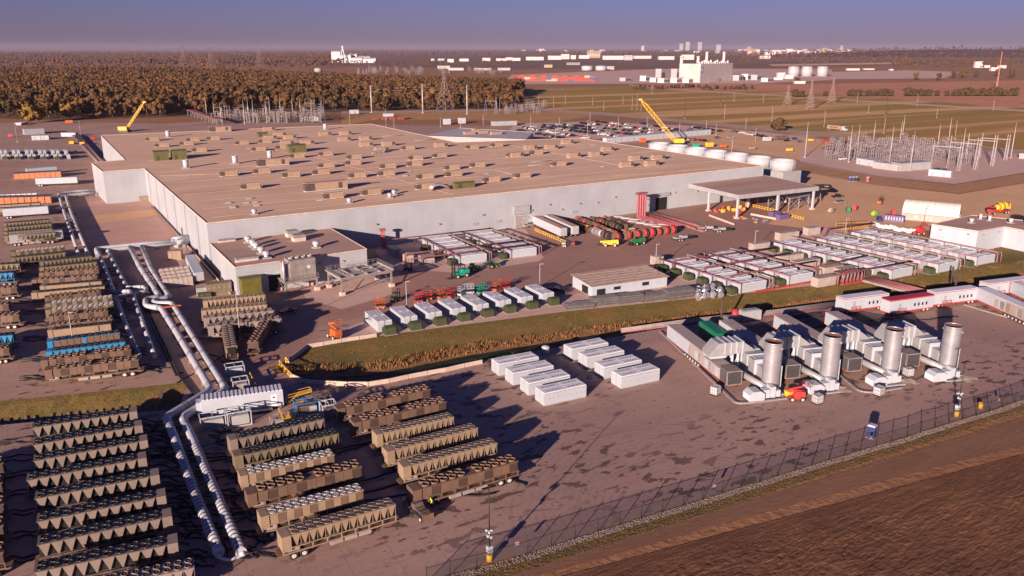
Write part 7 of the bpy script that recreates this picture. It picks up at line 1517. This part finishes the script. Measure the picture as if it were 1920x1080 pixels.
# highway truck
A = G(1552,243); r = thing('semi_truck', 'semi truck with a tan box trailer driving on the highway', 'truck', A, ang(G(1552,243),G(1592,247))); MB().box(0,14,-1.3,1.3,1.1,4.1).build('trailer_box', m_tan2, r); MB().box(14.6,17,-1.2,1.2,.8,3.9).build('cab', m_white, r); MB().box(17,19,-1.1,1.1,.8,2.1).build('bonnet', m_white, r); MB().box(16.6,17.03,-1.1,1.1,2.4,3.4).build('windscreen', m_glass, r); MB().box(0,16,-.5,.5,.6,1.1).build('chassis', m_deck, r)
for x in (1.5,2.8,13.5,14.8,18):
    for y in (-1,1): link('wheel', wheel_me, r, (x,y,.52))
b = MB()
for x0, n in ((3.2,4),(6.6,5)):
    for k in range(n): b.box(x0+k*.72,x0+k*.72+.52,-1.33,-1.3,2.1,3.1)
b.build('lettering', M('dark_red_print',(.12,.03,.03),.6), r)
# ---- power plant
m_pp = M('plant_cladding', (.46,.40,.39), .6, 0, .08, .05); m_ppl = M('plant_pale', (.56,.50,.50), .6, 0, .08, .1)
pA, pB = G(1312,155), G(1372,151); pa = ang(pA,pB); pl = (pB-pA).length; hp = hgt(1312,155,121); pp = thing('power_plant', 'big grey box of the far power plant with a blue emblem', 'power plant', pA, pa)
dp = 46; MB().box(0,pl,0,dp,0,hp).build('main_hall', m_pp, pp)
MB().box(-.4,pl+.4,-.4,dp+.4,hp,hp+1).build('parapet', m_ppl, pp)
MB().box(3,10,-.6,0,hp*.56,hp*.86).build('emblem_panel', M('emblem_blue',(.04,.08,.22),.5), pp)
eb = MB(); z0, z1 = hp*.61, hp*.81
for x in (4.4,6.5,8.6): eb.box(x-.45,x+.45,-.9,-.6,z0,z1)
eb.box(4.4,8.6,-.9,-.6,z1-.9,z1); eb.build('emblem', m_white, pp)
for k in range(14): MB().box(3+k*pl/15,4.4+k*pl/15,3,6,hp+1,hp+4+2*(k%3)).build('roof_cowl', m_ppl, pp)
for i, (x, t, y) in enumerate([(1276,105,150),(1307,105,146),(1323,97,142),(1355,97,142)]):
    h = hgt(x,y,t); s = thing('chimney', '%s pale round chimney of the power plant from the left' % ORD[i], 'chimney', G(x,y), 0); MB().cyl((0,0,0),(0,0,h),3.4,3.2,16).build('shaft', m_ppl, s); MB().cyl((0,0,h-3),(0,0,h),4.1,4.1,16).build('cap', m_white, s)
for i, (x, y, w, h, m) in enumerate([(1243,150,16,22,m_offw),(1272,150,16,22,m_offw),(1215,152,18,10,m_ppl),(1232,154,10,8,m_ppl),(1250,155,22,8,m_ppl),(1275,155,26,9,m_ppl),(1295,155,16,7,m_ppl),(1390,151,24,10,m_offw),(1405,150,18,12,m_ppl),(1425,150,30,10,m_offw),(1178,152,22,6,m_offw),(1445,153,30,7,m_ppl)]):
    r = thing('plant_block', '%s works block counted from a list along the power plant foot' % ORD[i], 'plant block', G(x,y), pa); r['label'] = ['filter house left of the power plant, left one','filter house left of the power plant, right one','low pale pump house left of the filter houses','small works block below the filter houses','wide low works block before the filter houses','widest works block at the plant corner','small works block against the power plant','white works block right of the power plant','taller works block right of the power plant','long white works block right of the power plant','flat white shed far left of the power plant','long low works block below the silver tanks'][i]
    MB().box(-w/2,w/2,0,14,0,h).build('block', m, r); MB().box(-w/2-.3,w/2+.3,-.3,14.3,h,h+.6).build('roof', m_ppl, r)
    for k in range(3): MB().box(-w/2+1+k*w/3.2,-w/2+1+k*w/3.2+w/5,-.3,0,h*.2,h*.7).build('opening', m_slot, r)
def tankf(x, y, top, rad, m, lab):
    h = hgt(x,y,top); r = thing('storage_tank', lab, 'tank', G(x,y)); MB().cyl((0,0,0),(0,0,h),rad,n=32).build('shell', m, r); MB().dome((0,0,h),rad,rad*.12,32,3).build('roof', m, r); MB().ring((0,0,0),rad*1.01,rad*.99,h*.9,h*.96,32).build('wind_girder', m, r)
for i, x in enumerate((1487,1512,1541)): tankf(x,143,125,12.5,m_shiny,'%s big silver tank from the left beyond the meadow' % ORD[i])
for i, x in enumerate((1101,1127)): tankf(x,132,124,17,m_white,'%s white oil tank before the town' % ('left','right')[i])
for i, x in enumerate((812,825,831)): tankf(x,114.5,110,11,m_white,'%s small white tank in the far works' % ORD[i])
tankf(597,135,128,11,m_offw,'pale dome tank in the clearing behind the wood')
# shipping containers
CC = [M('cont_'+n,c,.6,0,.1,.3) for n,c in (('red',(.36,.05,.04)),('rust',(.26,.07,.04)),('tan',(.42,.30,.18)),('blue',(.06,.08,.2)))]
k = 0
for row in range(3):
    for i in range(15):
        m = CC[[0,0,1,3,0,0,2,2,1,0,3,0,1,0,0][(i+row*4) % 15] if row else [0,0,1,0,0,1,2,2,0,0,3,0,1,0,0][i]]; hgt_ = 2.6*(1+ (i*7+row*3) % 2); o = MB().box(-6,6,-2.4,2.4,0,hgt_).box(-6.05,-5.95,-2.3,2.3,.1,hgt_-.1).box(-6.1,6.1,-2.45,2.45,hgt_,hgt_+.1).build('container_stack', m); o.location = G(968+i*10.2, 152-row*3.2+i*.02); o.rotation_euler[2] = -R(YAW); tag(o, '%s shipping container stack in the far depot' % ['red','rust','tan','blue'][CC.index(m)], 'containers', 'containers in the far depot')
# ---- white mill on the left skyline
wA = G(622,118); r = thing('white_mill', 'white mill with stepped halls and a tall sloping gantry on the skyline', 'mill', wA, -R(YAW)); f_ = wA.length/FPX
for (x0,x1,h,dy,m) in [(0,16,19,0,m_white),(16,34,13,5,m_white),(24,42,14,40,m_ppl),(34,54,8,0,m_white),(45,66,10,30,m_offw),(55,78,7,0,m_white)]: MB().box(x0*f_,x1*f_,dy,dy+40,0,h*f_).build('hall', m, r); MB().profx([(dy-1,h*f_),(dy+41,h*f_),(dy+20,h*f_+1.6*f_)],x0*f_-1,x1*f_+1).build('roof', m_ppl, r)
b = MB(); b.bar((16*f_,-12,0),(21.5*f_,-12,27*f_),4); b.bar((26*f_,-12,0),(21.5*f_,-12,27*f_),4); b.bar((18*f_,-12,10*f_),(24.5*f_,-12,10*f_),3); b.box(20*f_,23*f_,-16,-8,25*f_,29*f_); b.build('gantry', m_white, r)
# ---- low industry and town, each block its own building
def bld(x, y, w, top, m, lab, cat='building', grp=None, roof=True):
    d = 65*FPX/(y-90); f = d/FPX; h = (y-top)*f*1.02; r = thing('far_building', lab, cat, G(x,y), -R(YAW)+random.uniform(-.1,.1), grp); W_ = w*f; MB().box(-W_/2,W_/2,0,max(12,W_*.4),0,h).build('wall', m, r)
    if roof: MB().box(-W_/2-.5,W_/2+.5,-.5,max(12,W_*.4)+.5,h,h+.8).build('roof', m_ppl, r)
    n = max(2,int(w/4))
    for k in range(n): MB().box(-W_/2+W_*(k+.25)/n,-W_/2+W_*(k+.75)/n,-.4,0,h*.25,h*.6).build('window_band', m_pp, r)
TB = [(845,117,12,111,0),(870,115,18,110.5,0),(912,114.5,15,109,0),(940,114,20,110,0),(955,113,14,108,0),(832,129,24,124,1),(855,132,30,128,1),(905,132,34,128.5,2),(945,132,24,128,1),(968,114,16,109,0),(1003,113,34,107,0),(1040,112,26,105,0),(1060,111,16,102,0),(1075,111,10,104,0),(1095,110,20,104,0),(1113,109,26,96,2),(1109,109,8,94,2),(1150,112,40,105,0),(1178,113,16,104,1),(1205,110,34,105,0),(1075,122,26,118,3),(1028,127,16,122,2),(1140,131,24,125,1),(1250,112,30,106,0),(1290,112,24,103,0),(1410,104,16,92,2),(1404,104,7,88,2),(1418,103,12,93,0),(1445,104,22,98,0),(1460,101,26,94,0),(1480,101,12,92,0),(1492,102,14,95,0),(1520,102,20,96,0),(1545,100,10,90,2),(1577,101,8,91,2),(1577,101,4,86,1),(1435,110,20,105,0),(1600,132,24,129,0),(1630,131,20,129,0),(1672,132,6,130,0),(1835,127,14,116,0),(1848,127,16,123,0),(1880,128,14,123,0),(1865,133,14,127,0),(1345,100,8,95,1),(1306,102,6,96,1),(1480,148,16,141,0),(1465,146,14,137,0),(1455,150,26,146,0),(1500,157,20,153,0),(35,235+0,10,232,1)]
wd = ['white','cream','tan','slate']; mt = [m_ppl,m_offw,m_tan2,M('slate_shed',(.16,.16,.2),.6)]
for i, (x, y, w, t, c) in enumerate(TB): bld(x, y, w, t, mt[c], '%s block in the far industrial belt, %s of the power plant' % (wd[c], 'left' if x < 1290 else 'right'), 'building', 'far industrial blocks')
for i in range(70):
    y = random.uniform(94.6,99); x = random.uniform(1380,1600) if i % 3 else random.uniform(980,1600); bld(x, y, random.uniform(4,14), y-random.uniform(1.2,3.2), random.choice(mt[:3]), 'tiny pale building in the hazy town near the horizon', 'building', 'hazy town buildings', False)
for (x, w, t, l) in [(1245-40,5,86,'small dark tower block on the skyline'),(1277,7,82,'dark tower block on the skyline, left of the pale one'),(1289,8,79,'pale tower block standing tallest on the skyline'),(1312,8,79.5,'hazy tower block right of the pale one'),(1347,9,84,'wide white block on the skyline')]: bld(x, 95, w, t, m_offw if 'pale' in l or 'white' in l else m_pp, l, 'tower block')
for i, (x, y, t) in enumerate([(1345,98,88),(1400,97,90)]):
    h = hgt(x,y,t); r = thing('water_tower', 'white water tower on the skyline, %s one' % ('left','right')[i], 'water tower', G(x,y)); MB().cyl((0,0,0),(0,0,h*.6),5,n=10).build('stem', m_white, r); MB().blob((0,0,h*.8),(14,14,h*.22),i,10,6).build('bowl', m_white, r)
# overhead wires between the big white poles
PW = [G(697,211),G(793,212),G(876,214)]
for i, (a, b) in enumerate(zip(PW, PW[1:])):
    for k in range(3):
        z = hgt(697,211,160)-.7-k*2.6; pts = [a.lerp(b,t/8)+Vector((0,0,z-1.8*math.sin(math.pi*t/8))) for t in range(9)]; o = MB().tube(pts,.05,4).build('wire', m_gsteel); tag(o, 'overhead wire between the big white power poles', 'wire', 'overhead wires')
# ---- air
hz = MB().box(-25500,25500,-3500,25500,-4,140).build('haze', []); hz.data.materials.clear()
hm = bpy.data.materials.new('haze_air'); hm.use_nodes = True; hn = hm.node_tree.nodes; hn.remove(hn['Principled BSDF']); pv = hn.new('ShaderNodeVolumePrincipled'); pv.inputs['Color'].default_value = (.50,.46,.62,1); pv.inputs['Density'].default_value = 3.0e-5; pv.inputs['Anisotropy'].default_value = 0.0; hm.node_tree.links.new(pv.outputs[0], hn['Material Output'].inputs['Volume']); hz.data.materials.append(hm); hz['kind'] = 'stuff'; hz['label'] = 'thin purple evening haze over the plain'
